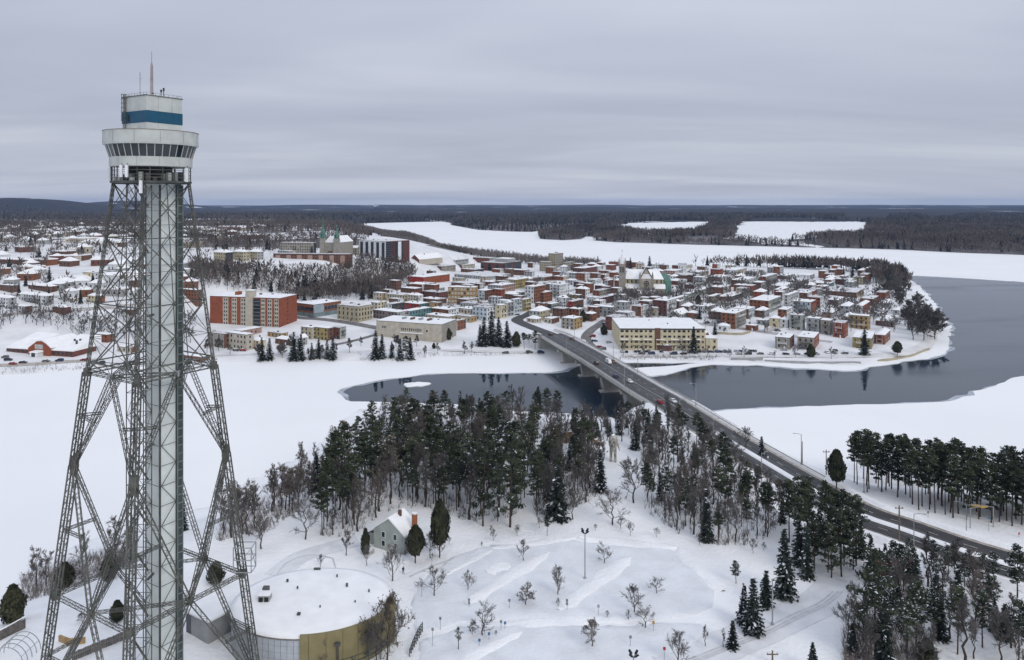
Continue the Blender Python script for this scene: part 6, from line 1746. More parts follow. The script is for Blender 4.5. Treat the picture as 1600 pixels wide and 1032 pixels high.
# walker on the path
g = G(630, 897)
def person(g, label):
    r_ = empty('person', g, R(-60), label, 'person')
    bm = bmesh.new()
    pts_ = dict(pelvis=(0, 0, .92), chest=(.02, 0, 1.32), neck=(.03, 0, 1.5), head=(.05, 0, 1.66), top=(.05, 0, 1.76), kneeL=(.16, .1, .5), footL=(.26, .1, .08), toeL=(.42, .1, .05), kneeR=(-.06, -.1, .5), footR=(-.28, -.1, .1), toeR=(-.14, -.1, .03), shL=(.02, .2, 1.42), elL=(-.1, .27, 1.15), haL=(.06, .27, .95), shR=(.02, -.2, 1.42), elR=(.1, -.27, 1.15), haR=(.3, -.25, 1.05), hipL=(0, .1, .88), hipR=(0, -.1, .88))
    rad = dict(pelvis=.17, chest=.2, neck=.075, head=.12, top=.08, kneeL=.08, footL=.06, toeL=.05, kneeR=.08, footR=.06, toeR=.05, shL=.1, elL=.07, haL=.05, shR=.1, elR=.07, haR=.05, hipL=.12, hipR=.12)
    v = {k: bm.verts.new(p) for k, p in pts_.items()}
    for a, b in (('pelvis', 'chest'), ('chest', 'neck'), ('neck', 'head'), ('head', 'top'), ('pelvis', 'hipL'), ('hipL', 'kneeL'), ('kneeL', 'footL'), ('footL', 'toeL'), ('pelvis', 'hipR'), ('hipR', 'kneeR'), ('kneeR', 'footR'), ('footR', 'toeR'), ('chest', 'shL'), ('shL', 'elL'), ('elL', 'haL'), ('chest', 'shR'), ('shR', 'elR'), ('elR', 'haR')):
        bm.edges.new((v[a], v[b]))
    me = bpy.data.meshes.new('body'); bm.to_mesh(me); bm.free()
    me.materials.append(mat('dark_coat', (0.03, 0.028, 0.03), .8, .2, 2.0))
    o = link('body', me, r_)
    sk = o.modifiers.new('skin', 'SKIN')
    for i, k in enumerate(pts_): me.skin_vertices[0].data[i].radius = (rad[k], rad[k])
    me.skin_vertices[0].data[0].use_root = True
    o.modifiers.new('sub', 'SUBSURF').render_levels = 1
    MB().lathe([(.13, 1.66), (.135, 1.72), (.10, 1.80), (.01, 1.84)], 10, 0, .05, 0).build('hat', SR, r_)
person(g, 'person in dark coat walking on the snowy path by the house')
# sculptures in the wood
g = G(958, 722)
r_ = empty('tall_sculpture', (g[0], g[1], g[2] - .4), R(-25), 'tall pale sculpture with big rounded head on long legs in the clearing', 'sculpture')
PL = mat('weathered_plaster', (0.33, 0.315, 0.28), .85, .45, 1.3)
hd = MB().lathe([(.05, 4.6), (.9, 4.9), (1.35, 6.2), (1.75, 7.6), (1.95, 9.2), (1.6, 10.8), (.9, 11.5), (.05, 11.8)], 14)
hd.build('head', PL, r_)
MB().lathe([(1.0, 11.3), (.6, 11.75), (.05, 11.95)], 14).build('snow_cap', ROOFSNOW, r_)
for s_ in (-1, 1):
    MB().bar((s_ * .8, 0, 6.2), (s_ * 1.0, 0, 0), 1.1, w2=.75).build('leg', PL, r_)
    MB().box(s_ * .75 - .22, s_ * .75 + .22, -2.08, -1.6, 9.1, 9.45).build('eye', DARK, r_)
MB().bar((0.6, .6, 7), (.8, 1.2, 0), .7, w2=.5).build('leg', PL, r_)
MB().box(-.2, .35, -1.95, -1.5, 7.5, 8.0).build('mouth', DARK, r_)
r_.scale = (.82, .82, .82)
MB().bar((1.9, 0, 8.5), (2.9, -.4, 5.5), .7, w2=.2).build('ear', PL, r_)
g = G(922, 694)
r_ = empty('segmented_sculpture', g, R(-30), 'slanting row of snow capped rounded segments left of the tall sculpture', 'sculpture')
for i in range(6):
    t = i / 5
    sg = MB().lathe([(.05, 0), (1.0, .4), (1.25, 1.1), (1.0, 1.8), (.05, 2.2)], 10).build('segment', mat('log_tan', (0.26, 0.17, 0.09), .9, .3, 1.0), r_, (-4 + 8 * t, 0, 3.6 * (1 - t)))
    MB().lathe([(1.15, 1.55), (.9, 2.1), (.05, 2.45)], 10).build('snow_cap', ROOFSNOW, sg)
    MB().bar((0, 0, .5), (0, 0, -3.8 * (1 - t)), .4).build('support', BARK, sg) if i < 5 else None
g = G(884, 690)
r_ = empty('tan_hut', g, R(15), 'small tan timber hut with snowy roof among the forest trees', 'hut')
MB().box(-2, 2, -2, 2, -.5, 4.2).build('wall', mat('hut_timber', (0.32, 0.22, 0.13), .9, .2, 1.0), r_)
MB().hexa([(-2.6, -2.6, 4.2), (2.6, -2.6, 4.2), (2.6, 2.6, 4.2), (-2.6, 2.6, 4.2), (-.3, -.3, 5.9), (.3, -.3, 5.9), (.3, .3, 5.9), (-.3, .3, 5.9)]).build('roof', ROOFSNOW, r_)
MB().box(-.5, .5, -2.08, -1.95, 0, 2).build('door', FW, r_)
MB().box(.9, 1.6, -2.08, -1.95, 1.3, 2.3).build('window', PANE, r_)

# ---- packed snow of the car park, its islands left as fresh snow
def sheet(name, poly_px, m, z, dz=.05, s_=2.0, kind='structure'):
    poly = [P0(px, row, z) for px, row in poly_px]
    poly = densify(poly, 4.0)
    a = np.array(poly); pts_ = inner(poly, jgrid(a[:, 0].min(), a[:, 0].max(), a[:, 1].min(), a[:, 1].max(), s_))
    vs = [Vector(p) for p in poly] + [Vector(p) for p in pts_]
    v2, e2, f2, *_ = mgeo.delaunay_2d_cdt(vs, [(i, (i + 1) % len(poly)) for i in range(len(poly))], [], 1, 1e-4)
    xy = np.array([(v.x, v.y) for v in v2]); zz = height(xy[:, 0], xy[:, 1]) + dz; zz[:len(poly)] -= dz + .12
    co = np.column_stack([xy, zz])
    o = link(name, np_mesh(name, co, np.array([f for f in f2 if len(f) == 3]).ravel(), 3, [m], smooth=True))
    return setp(o, kind=kind)
LOT = mat('ploughed_snow_grey', (0.715, 0.735, 0.752), .75, .06, .22, .35, 1.2)
sheet('car_park', [(668, 902), (712, 868), (765, 853), (868, 845), (960, 848), (1015, 850), (1060, 866), (1095, 890), (1118, 920), (1116, 948), (1085, 962), (1010, 968), (905, 972), (800, 968), (720, 972), (650, 990), (640, 950), (650, 922)], LOT, 12.0, .16, 1.2)
sheet('car_park', [(655, 1000), (730, 978), (800, 974), (905, 978), (1010, 975), (1090, 972), (1120, 985), (1080, 1008), (1020, 1030), (1000, 1060), (700, 1070), (650, 1050)], LOT, 12.0, .15, 1.2)
# snowy islands between the bays
def island(pa, pb, w, h):
    a, b = Vector(P0(*pa, 12.0)), Vector(P0(*pb, 12.0)); d = (b - a); L = d.length; d.normalize(); n = Vector((-d.y, d.x))
    mb = MB(); K, J = 26, 7
    for i in range(K + 1):
        t = i / K; ww = w * min(1, math.sin(math.pi * min(max(t, .02), .98)) * 3) * (1 + .18 * math.sin(9 * t + w) + .1 * math.sin(23 * t))
        for k in range(J):
            u = k / (J - 1) * 2 - 1
            p = a + d * (L * t) + n * (u * ww / 2)
            mb.v.append((p.x, p.y, gz(p.x, p.y) + (.02 if abs(u) == 1 else .16 + .22 * h * (1 - u * u) * (1 + .25 * math.sin(17 * t + 3 * u)))))
    for i in range(K):
        for k in range(J - 1): mb.f.append((i * J + k, i * J + k + 1, (i + 1) * J + k + 1, (i + 1) * J + k)); mb.m.append(0)
    me = mb.mesh('snow_island', SNOW); me.polygons.foreach_set('use_smooth', np.ones(len(me.polygons), bool))
    setp(link('snow_island', me), kind='structure')
island((858, 864), (728, 946), 4.6, .55); island((985, 872), (872, 956), 5.0, .6); island((720, 980), (1000, 968), 3.4, .35); island((815, 990), (690, 1050), 3.0, .4); island((690, 902), (770, 860), 2.2, .5); island((770, 858), (900, 843), 2.6, .6); island((905, 842), (1060, 858), 4.0, 1.0); island((1060, 858), (1130, 925), 5.0, 1.1)
island((795, 882), (760, 896), 5.0, .7)
# wheel ruts on the lane and the path
RUT = mat('rut_snow', (0.56, 0.57, 0.58), .75, .1, .5)
for dx in (-1.0, 1.0, 2.6):
    street([(1046 + dx * 6, 1045), (1106 + dx * 6, 1022), (1186 + dx * 6, 990), (1236 + dx * 6, 965), (1281 + dx * 5, 945), (1306 + dx * 4, 925)], .5, 'wheel_rut', RUT, .10)
street([(430, 905), (445, 882), (480, 868), (520, 873), (525, 890), (500, 895)], .35, 'wheel_rut', RUT, .10)
street([(640, 902), (690, 880), (740, 862)], .5, 'wheel_rut', RUT, .10)

# ================================================================== trees
def tri_tube(vs, fs, ms, pts_, rads, n=4, m=0):
    b = len(vs)
    prev = None
    for i, (p, r_) in enumerate(zip(pts_, rads)):
        d = (pts_[min(i + 1, len(pts_) - 1)] - pts_[max(i - 1, 0)]).normalized()
        up = Vector((1, 0, 0)) if abs(d.z) > .8 else Vector((0, 0, 1))
        u = d.cross(up).normalized(); v = d.cross(u)
        for k in range(n):
            a = 2 * math.pi * k / n
            vs.append(p + u * (r_ * math.cos(a)) + v * (r_ * math.sin(a)))
    for i in range(len(pts_) - 1):
        for k in range(n):
            k2 = (k + 1) % n
            fs.append((b + i * n + k, b + i * n + k2, b + (i + 1) * n + k2)); fs.append((b + i * n + k, b + (i + 1) * n + k2, b + (i + 1) * n + k)); ms += [m, m]
def to_mesh(name, vs, fs, ms, mats):
    return np_mesh(name, np.array([tuple(v) for v in vs]), np.array(fs).ravel(), 3, mats, ms)
def rvec(rg, s=1.0): return Vector((rg.gauss(0, s), rg.gauss(0, s), rg.gauss(0, s)))

def bare_tree(seed, h=1.0, spread=.42, base=.25, up=.55, dens=1.0, leaves=0.0, twigs=(5, 8), wob_=.06, nmain=13, tw=.0032):
    """unit height tree; trunk mesh and branch mesh"""
    rg = random.Random(seed)
    tv, tf, tm = [], [], []
    cv, cf, cm = [], [], []
    pts_ = [Vector((0, 0, -.02))]; n = 7
    for i in range(1, n + 1):
        t = i / n
        pts_.append(Vector((rg.gauss(0, .012) * i ** .5, rg.gauss(0, .012) * i ** .5, t * .92)))
    rads = [.020 * (1 - .88 * i / n) + .0015 for i in range(n + 1)]
    tri_tube(tv, tf, tm, pts_, rads, 5)
    def trunk_at(t):
        f = t / .92 * n; i = min(n - 1, int(f)); return pts_[i].lerp(pts_[i + 1], f - i)
    def twig(p, d, l, w):
        d = d.normalized(); s_ = d.cross(Vector((rg.gauss(0, 1), rg.gauss(0, 1), rg.gauss(0, 1)))).normalized() * w
        b = len(cv); cv.extend([p - s_, p + s_, p + d * l]); cf.append((b, b + 1, b + 2)); cm.append(0)
        if leaves and rg.random() < leaves:
            q = p + d * l * rg.uniform(.5, 1); e1, e2 = rvec(rg, .016), rvec(rg, .016); b = len(cv); cv.extend([q, q + e1, q + e2]); cf.append((b, b + 1, b + 2)); cm.append(1)
    def branch(p, d, l, r_, lev):
        d = d.normalized(); k = 3; pp = [p]; q = p; dd = d.copy()
        for i in range(k):
            dd = (dd + rvec(rg, .13) + Vector((0, 0, .10 if lev < 2 else .04))).normalized(); q = q + dd * (l / k); pp.append(q)
        tri_tube(cv, cf, cm, pp, [r_ * (1 - .75 * i / k) for i in range(k + 1)], 3 if lev else 4)
        if lev < 2:
            nb = rg.randint(3, 5) if lev == 0 else rg.randint(2, 4)
            for i in range(int(nb * dens + .5)):
                t = rg.uniform(.25, 1.0); j = min(k - 1, int(t * k)); pt_ = pp[j].lerp(pp[j + 1], t * k - j)
                nd = (dd + rvec(rg, .55) + Vector((0, 0, .15))).normalized()
                branch(pt_, nd, l * rg.uniform(.42, .66), r_ * .52, lev + 1)
        for i in range(int(rg.randint(*twigs) * (2.0 if lev else 1.2) * dens)):
            t = rg.uniform(.2, 1.0); j = min(k - 1, int(t * k)); pt_ = pp[j].lerp(pp[j + 1], t * k - j)
            twig(pt_, dd + rvec(rg, .5), l * rg.uniform(.4, .85), tw * rg.uniform(.6, 1.2))
    for i in range(int(nmain * dens)):
        t = base + (.92 - base) * ((i + rg.random()) / (nmain * dens))
        a = i * 2.4 + rg.gauss(0, .4); el = up + .5 * t
        d = Vector((math.cos(a) * math.cos(el), math.sin(a) * math.cos(el), math.sin(el)))
        rel = (t - base) / (.92 - base)
        branch(trunk_at(t), d, spread * (1.0 - .55 * rel) * rg.uniform(.75, 1.15), .0085 * (1 - .6 * rel), 0)
    return tv, tf, tm, cv, cf, cm
def quad(vs, fs, ms, c, e1, e2, m):
    b = len(vs); vs.extend([c - e1 - e2, c + e1 - e2, c + e1 + e2, c - e1 + e2]); fs.append((b, b + 1, b + 2)); fs.append((b, b + 2, b + 3)); ms += [m, m]
def clump(rg, vs, fs, ms, c, rx, rz, n, size, snow, brown=0.0):
    for i in range(n):
        d = rvec(rg).normalized(); rr = rg.random() ** .5
        p = c + Vector((d.x * rx * rr, d.y * rx * rr, d.z * rz * rr))
        m = 0
        if snow and d.z > .15 and rg.random() < snow: m = 1
        elif brown and rg.random() < brown: m = 2
        e1 = rvec(rg).normalized(); e2 = e1.cross(rvec(rg)).normalized()
        if m == 1:
            e1 = Vector((rg.gauss(0, 1), rg.gauss(0, 1), rg.gauss(0, .25))).normalized(); e2 = e1.cross(Vector((0, 0, 1))).normalized()
        s_ = size * rg.uniform(.6, 1.25)
        # needle tuft: slim blade shapes
        quad(vs, fs, ms, p, e1 * s_, e2 * s_ * (.42 if m != 1 else .5), m)
def pine(seed, h=18.0, base=.45, rad=.18, snow=.06, brown=.0, dead=True):
    """tall forest pine, metres"""
    rg = random.Random(seed)
    tv, tf, tm, cv, cf, cm = [], [], [], [], [], []
    lean = Vector((rg.gauss(0, .02), rg.gauss(0, .02), 1))
    pts_ = [lean * (h * i / 6) + Vector((rg.gauss(0, .05), rg.gauss(0, .05), -.3 if i == 0 else 0)) for i in range(7)]
    tri_tube(tv, tf, tm, pts_, [.22 * (1 - .9 * i / 6) + .02 for i in range(7)], 5)
    def tr(t):
        f = t * 6; i = min(5, int(f)); return pts_[i].lerp(pts_[i + 1], f - i)
    if dead:
        for i in range(14):
            t = rg.uniform(.18, base + .1); a = rg.uniform(0, 6.28); p = tr(t)
            tri_tube(tv, tf, tm, [p, p + Vector((math.cos(a), math.sin(a), rg.uniform(-.2, .25))) * rg.uniform(.6, 1.7)], [.03, .008], 3)
    nb = 30
    for i in range(nb):
        t = base + (1 - base) * ((i + rg.random()) / nb)
        a = i * 2.4 + rg.gauss(0, .5); rel = (t - base) / (1 - base)
        prof = (.55 + .9 * rel) if rel < .45 else (1.0 - (rel - .45) / .62)
        l = h * rad * max(.18, prof) * rg.uniform(.6, 1.2)
        d = Vector((math.cos(a), math.sin(a), rg.uniform(-.05, .35) + .25 * rel)); p = tr(t); q = p + d * l
        tri_tube(cv, cf, cm, [p, q], [.05, .015], 3, 3)
        for t2 in (.5, .78, 1.0):
            if t2 < .6 and rel > .75: continue
            c = p + d * (l * t2) + rvec(rg, .18)
            clump(rg, cv, cf, cm, c, .8 + .45 * rg.random(), .36, 24, .27, snow, brown)
    clump(rg, cv, cf, cm, tr(.98), .6, .8, 26, .26, snow, brown)
    return tv, tf, tm, cv, cf, cm
def spruce(seed, h=12.0, rad=.2, snow=.10, base=.04):
    rg = random.Random(seed)
    tv, tf, tm, cv, cf, cm = [], [], [], [], [], []
    tri_tube(tv, tf, tm, [Vector((0, 0, -.3)), Vector((0, 0, h * .5)), Vector((0, 0, h * .98))], [.2, .11, .015], 5)
    nw = int(h * 2.2)
    for i in range(nw):
        t = base + (1 - base) * i / nw
        R_ = h * rad * (1 - t) ** .85 + .12
        nb = max(4, int(5 + R_ * 2.2))
        for k in range(nb):
            a = 2 * math.pi * (k + rg.random() * .7) / nb + i
            l = R_ * rg.uniform(.65, 1.15)
            d = Vector((math.cos(a), math.sin(a), -.28 + .5 * t)).normalized(); p = Vector((0, 0, t * h))
            s_ = Vector((-math.sin(a), math.cos(a), 0))
            nseg = max(1, int(l / .42))
            for j in range(nseg):
                c = p + d * (l * (j + .7) / nseg) + Vector((0, 0, rg.gauss(0, .06)))
                wd = .42 * (1.1 - .5 * j / nseg)
                m = 1 if rg.random() < snow else 0
                tilt = Vector((rg.gauss(0, .25), rg.gauss(0, .25), rg.gauss(0, .25)))
                quad(cv, cf, cm, c + (Vector((0, 0, .06)) if m else Vector()), (d + tilt) * .30, (s_ + tilt) * wd * .55, m)
                if rg.random() < .7: quad(cv, cf, cm, c - Vector((0, 0, .14)), (d * .25 + Vector((0, 0, -.16)) + tilt * .2), s_ * .2, 0)
    return tv, tf, tm, cv, cf, cm
def cedar(seed, h=6.0, w=1.5, stem=.08, snow=.0):
    rg = random.Random(seed)
    tv, tf, tm, cv, cf, cm = [], [], [], [], [], []
    tri_tube(tv, tf, tm, [Vector((0, 0, -.3)), Vector((0, 0, h * .5))], [.16, .1], 5)
    n = int(1500 * (h / 6) ** 1.2 * (w / 1.5) ** .8)
    for i in range(n):
        t = rg.random(); z = stem + (1 - stem) * t
        prof = math.sin(math.pi * min(1, (t * .80 + .16))) ** .7 * (1 - .15 * t) if t < .97 else .25
        a = rg.uniform(0, 6.283); rr = w * prof * (.70 + .40 * rg.random() ** 1.5) * (1 + .14 * math.sin(3 * a + seed + 5 * t) + .10 * math.sin(11 * t + 2 * a))
        p = Vector((math.cos(a) * rr, math.sin(a) * rr, z * h))
        out_ = Vector((math.cos(a), math.sin(a), .5)).normalized()
        e1 = (Vector((0, 0, 1)) + rvec(rg, .3)).normalized(); e2 = e1.cross(out_ + rvec(rg, .3)).normalized()
        quad(cv, cf, cm, p, e1 * .26, e2 * .12, 1 if rg.random() < snow else 0)
    for i in range(n // 4):
        t = rg.random(); a = rg.uniform(0, 6.283); rr = w * .55 * math.sin(math.pi * min(1, t * .8 + .16)); quad(cv, cf, cm, Vector((math.cos(a) * rr, math.sin(a) * rr, (stem + (1 - stem) * t) * h)), rvec(rg).normalized() * .4, rvec(rg).normalized() * .4, 0)
    return tv, tf, tm, cv, cf, cm

LIB = {}
def reg(kind, geos, bark, crownm):
    LIB[kind] = [(to_mesh('trunk', *g[:3], [bark]), to_mesh('crown', *g[3:], crownm), max(v.z for v in g[0] + g[3])) for g in geos]
reg('pine', [pine(s_, 18 + (s_ % 3), .46 + .045 * (s_ % 4), .17 + .02 * (s_ % 3), .025, .0) for s_ in range(9)], PINEBARK, [NEEDLE, BOUGHSNOW, TWIGR, PINEBARK])
reg('snowy_pine', [pine(40 + s_, 17, .34, .18, .17, .0) for s_ in range(4)], PINEBARK, [NEEDLE, BOUGHSNOW, TWIGR, PINEBARK])
reg('rusty_pine', [pine(60 + s_, 17, .42, .14, .03, .45) for s_ in range(2)], PINEBARK, [NEEDLE, BOUGHSNOW, TWIGR, PINEBARK])
reg('full_pine', [pine(70 + s_, 19, .16, .21, .06, .0, False) for s_ in range(3)], PINEBARK, [NEEDLE, BOUGHSNOW, TWIGR, PINEBARK])
reg('spruce', [spruce(80 + s_, 12, .19 + .02 * (s_ % 2), .10) for s_ in range(4)], BARK, [SPRUCE, BOUGHSNOW])
reg('snowy_spruce', [spruce(90 + s_, 12, .20, .26) for s_ in range(3)], BARK, [SPRUCE, BOUGHSNOW])
reg('cedar', [cedar(100 + s_, 6, 1.45 + .15 * s_, .07) for s_ in range(3)], BARK, [CEDAR, BOUGHSNOW])
reg('ball_cedar', [cedar(110, 7, 2.3, .30), cedar(111, 7, 2.0, .28)], BARK, [CEDAR, BOUGHSNOW])
reg('bare', [bare_tree(120 + s_, 1, .40, .24, .5) for s_ in range(5)], BARK, [TWIG, TWIGR])
reg('slender', [bare_tree(130 + s_, 1, .22, .30, .75, nmain=13) for s_ in range(5)], BARK, [TWIG, TWIGR])
reg('greybare', [bare_tree(140 + s_, 1, .30, .18, .6, nmain=14) for s_ in range(4)], BARK, [TWIGG, TWIGR])
reg('round', [bare_tree(150 + s_, 1, .52, .12, .42, .95, tw=.0030) for s_ in range(4)], BARK, [TWIG, TWIGR])
reg('vase', [bare_tree(160 + s_, 1, .46, .10, .80, 1.0, tw=.0030) for s_ in range(3)], BARK, [TWIG, TWIGR])
reg('brownleaf', [bare_tree(170 + s_, 1, .44, .16, .5, 1.0, .5) for s_ in range(3)], BARK, [TWIG, TWIGR])
NAMES = dict(pine='pine_tree', snowy_pine='pine_tree', rusty_pine='pine_tree', full_pine='pine_tree', spruce='spruce_tree', snowy_spruce='spruce_tree', cedar='cedar_tree', ball_cedar='cedar_tree', bare='bare_tree', slender='bare_tree', greybare='bare_tree', round='bare_tree', vase='bare_tree', brownleaf='bare_tree')
TREES = []
def tree(kind, loc, h, label, group, wid=1.0, rg=random):
    tm_, cm_, hh = rg.choice(LIB[kind])
    s_ = h / hh
    r_ = empty(NAMES[kind], loc, rg.uniform(0, 6.28), label, 'tree', group)
    r_.scale = (s_ * wid, s_ * wid, s_)
    link('trunk', tm_, r_); link('crown', cm_, r_)
    TREES.append((loc[0], loc[1]))
    return r_
def tree_px(kind, px, row, hpx, label, group='single trees', wid=1.0):
    g = G(px, row)
    if kind in ('round', 'vase', 'brownleaf'): hpx *= 1.15
    return tree(kind, g, hpx * g[1] / F, label, group, wid)

random.seed(31)
# ---- single trees of the foreground, traced one by one
for t in [('cedar', 20, 972, 60, 'wide dark cedar at the left edge by the board fence', 1.35), ('cedar', 101, 918, 42, 'dark cedar behind the left tower leg', 1.4), ('cedar', 170, 906, 40, 'dark cedar left of the stair mast', 1.4), ('cedar', 183, 971, 34, 'small dark cedar low beside the stair mast', 1.4), ('cedar', 337, 911, 34, 'dark cedar right of the lift shaft', 1.4),
          ('greybare', 57, 924, 74, 'pale birch like tree behind the left fence', 1.0), ('greybare', 72, 915, 60, 'second pale birch like tree behind the left fence'), ('greybare', 180, 880, 80, 'pale slim tree between the left tower legs'), ('greybare', 130, 886, 56, 'pale slim tree left of the stair mast'), ('greybare', 205, 870, 60, 'pale tree behind the stair mast'), ('spruce', 286, 830, 50, 'narrow dark spruce just right of the lift shaft'),
          ('slender', 345, 815, 70, 'slim bare tree right of the tower leg'), ('slender', 362, 840, 92, 'tall slim bare tree beside the right tower leg'), ('slender', 385, 835, 84, 'slim bare tree on the left bank row'), ('slender', 398, 826, 70, 'thin bare tree on the left bank row'), ('bare', 408, 858, 62, 'spreading bare tree on the left bank', 1.15), ('slender', 425, 800, 72, 'bare tree beside the brownish larch'), ('slender', 440, 790, 66, 'bare bank tree near the brownish larch'),
          ('brownleaf', 452, 792, 64, 'brownish larch on the left bank'), ('brownleaf', 467, 788, 52, 'small brownish larch on the left bank'), ('spruce', 494, 768, 58, 'dark spruce at the left edge of the pine wood', 1.1), ('spruce', 508, 752, 38, 'small dark spruce behind the bank spruce'), ('round', 477, 843, 62, 'large round bare tree on the slope left of the pine wood', 1.1), ('bare', 520, 836, 46, 'bare tree just below the wood edge'),
          ('greybare', 541, 868, 44, 'pale bushy tree left of the gabled house'), ('cedar', 571, 866, 42, 'narrow dark cedar left of the gabled house', .75), ('bare', 573, 884, 34, 'small bare tree before the narrow cedar'), ('vase', 613, 908, 52, 'dense upright bare tree in front of the gabled house'), ('ball_cedar', 649, 880, 62, 'broad dark cedar hiding the house corner', .85), ('ball_cedar', 687, 870, 92, 'tall oval olive cedar behind the house', .62), ('bare', 672, 872, 40, 'bare tree right of the broad cedar'), ('bare', 687, 872, 36, 'bare tree under the tall oval cedar'),
          ('vase', 501, 886, 18, 'small round shrub behind the oval roof'), ('round', 678, 932, 44, 'dark apple tree right of the oval building', 1.2), ('vase', 731, 923, 30, 'small upright bare tree on the first car park island'), ('bare', 818, 877, 34, 'bare tree at the head of the first island'), ('brownleaf', 822, 946, 30, 'brown leaved crab tree between the islands', 1.5), ('vase', 872, 930, 42, 'oval bare tree on the second island'), ('round', 944, 881, 28, 'small umbrella shaped bare tree near the floodlight mast', 1.3),
          ('round', 754, 993, 44, 'wide dark bare tree among the blue signs', 1.4), ('slender', 716, 1016, 38, 'thin young tree with brown top left of the wide bare tree'), ('brownleaf', 738, 993, 20, 'small brown bush left of the wide bare tree'), ('brownleaf', 925, 1011, 42, 'round tree with brown top in the lower car park', 1.15), ('vase', 991, 958, 40, 'fan shaped bare tree at the right of the car park', 1.2), ('round', 1008, 982, 36, 'low spreading bare tree right of the fan shaped tree', 1.3), ('vase', 982, 970, 16, 'little shrub beside the fan shaped tree'), ('round', 1026, 928, 26, 'small flat topped shrub tree in open snow', 1.4),
          ('vase', 872, 948, 12, 'small round bush left of the double sign'), ('vase', 949, 966, 11, 'small bush in the lower snow field'), ('vase', 1060, 1040, 50, 'bushy bare tree beside the red sign', 1.2), ('slender', 1102, 1010, 34, 'thin pale sapling by the lane'), ('slender', 1130, 1012, 30, 'pale twiggy shrub left of the small spruce'), ('spruce', 1145, 1014, 44, 'small dark spruce by the lane', 1.2), ('snowy_spruce', 1177, 990, 88, 'snowy young spruce, front one of the lane group', 1.05), ('snowy_spruce', 1163, 975, 62, 'snowy young spruce, left one of the lane group', 1.1), ('spruce', 1197, 948, 56, 'bushy spruce behind the lane lamp', 1.3), ('spruce', 1226, 933, 106, 'tall pointed dark spruce beside the lane', .95), ('snowy_pine', 1150, 912, 36, 'small young pine below the wood edge', 1.3),
          ('spruce', 1104, 846, 82, 'narrow snow laced spruce in front of the right wood', .85), ('full_pine', 797, 824, 148, 'big spreading white pine at the centre of the wood edge', 1.1), ('pine', 855, 838, 34, 'small lone pine sapling at the snow edge'), ('spruce', 872, 812, 84, 'dark dense spruce right of the big white pine', 1.2), ('full_pine', 755, 822, 140, 'tall full pine beside the big white pine', .9), ('round', 957, 820, 54, 'wide spreading bare tree in front of the clearing', 1.3), ('bare', 990, 786, 72, 'large bare tree at the clearing edge', 1.15), ('bare', 895, 812, 50, 'bare tree right of the dense spruce'), ('snowy_spruce', 938, 768, 66, 'snowy spruce at the left edge of the clearing', 1.0), ('spruce', 992, 702, 44, 'dark spruce right of the tall sculpture', 1.1), ('spruce', 841, 640, 38, 'pointed spruce on the river edge of the wood', 1.3), ('spruce', 719, 640, 30, 'small spruce on the river edge left of the bridge shadow'),
          ('ball_cedar', 1307, 766, 66, 'round headed clipped cedar on a trunk by the grove', .78), ('bare', 1165, 700, 34, 'grey bush on the bank right of the bridge', 1.6), ('snowy_spruce', 1190, 712, 30, 'small snowy spruce on the bank right of the bridge', 1.3), ('round', 1428, 742, 52, 'bare tree rising behind the pine grove', 1.1), ('full_pine', 1368, 1030, 175, 'huge dark pine leaning over the lane at lower right', 1.0), ('snowy_pine', 1590, 940, 90, 'snowy pine at the right edge by the road', 1.1), ('spruce', 1470, 1000, 62, 'dark young spruce in the lower right wood', 1.1), ('spruce', 1570, 1000, 56, 'bushy dark spruce at the lower right edge', 1.3), ('cedar', 1448, 1040, 44, 'yellow green young cedar at the bottom right', 1.2), ('spruce', 1361, 905, 66, 'pointed dark spruce in front of the red trailer', 1.0), ('spruce', 1383, 898, 48, 'small spruce beside the red trailer'), ('snowy_pine', 1412, 925, 74, 'snowy pine in front of the red trailer', 1.2), ('spruce', 1428, 912, 46, 'spruce at the right end of the red trailer', 1.2),
          ('spruce', 1270, 1050, 46, 'dark spruce tops at the bottom edge left of the huge pine', 1.2), ('brownleaf', 605, 1045, 110, 'tall brown twigged tree against the olive wall', .8), ('vase', 588, 1048, 70, 'brown shrub against the olive wall', .9), ('brownleaf', 505, 1050, 50, 'orange brown shrub below the panel wall', .9), ('brownleaf', 128, 972, 14, 'tuft of tan grass in the snow between the legs', 1.6), ('spruce', 1298, 800, 40, 'spruce tip beside the road left of the silver car', 1.0)]:
    tree_px(t[0], t[1], t[2], t[3], t[4], wid=t[5] if len(t) > 5 else 1.0)

# ---- the wood on the near point
def scatter(poly_px, n, mind, kinds, hrange, label_of, group, zmin=.3, road=12.0, tries=60, bump=1.0):
    poly = np.array(poly_px, float); x0, y0 = poly.min(0); x1, y1 = poly.max(0)
    placed = 0
    for _ in range(n * tries):
        if placed >= n: break
        px, row = random.uniform(x0, x1), random.uniform(y0, y1)
        if not inside(poly, np.array([px]), np.array([row]))[0]: continue
        g = G(px, row)
        if g is None or g[2] < zmin: continue
        if any((g[0] - q[0]) ** 2 + (g[1] - q[1]) ** 2 < mind * mind for q in TREES[-260:]): continue
        if road and seg_dist(ROAD, np.array([g[0]]), np.array([g[1]]))[0][0] < road: continue
        k = random.choices([q[0] for q in kinds], [q[1] for q in kinds])[0]
        s_ = .78 if k in ('spruce', 'snowy_spruce') else 1.0
        fr, fc = (row - y0) / (y1 - y0), (px - x0) / (x1 - x0)
        zone = ('back row' if fr < .34 else 'middle' if fr < .67 else 'front row') + ', ' + ('left end' if fc < .2 else 'left part' if fc < .4 else 'centre' if fc < .6 else 'right part' if fc < .8 else 'right end')
        lb_ = label_of(k) + ', ' + zone
        tree(k, g, random.uniform(*hrange) * s_, lb_ if len(lb_.split()) <= 16 else label_of(k), group, random.uniform(.85, 1.15))
        placed += 1
    return placed
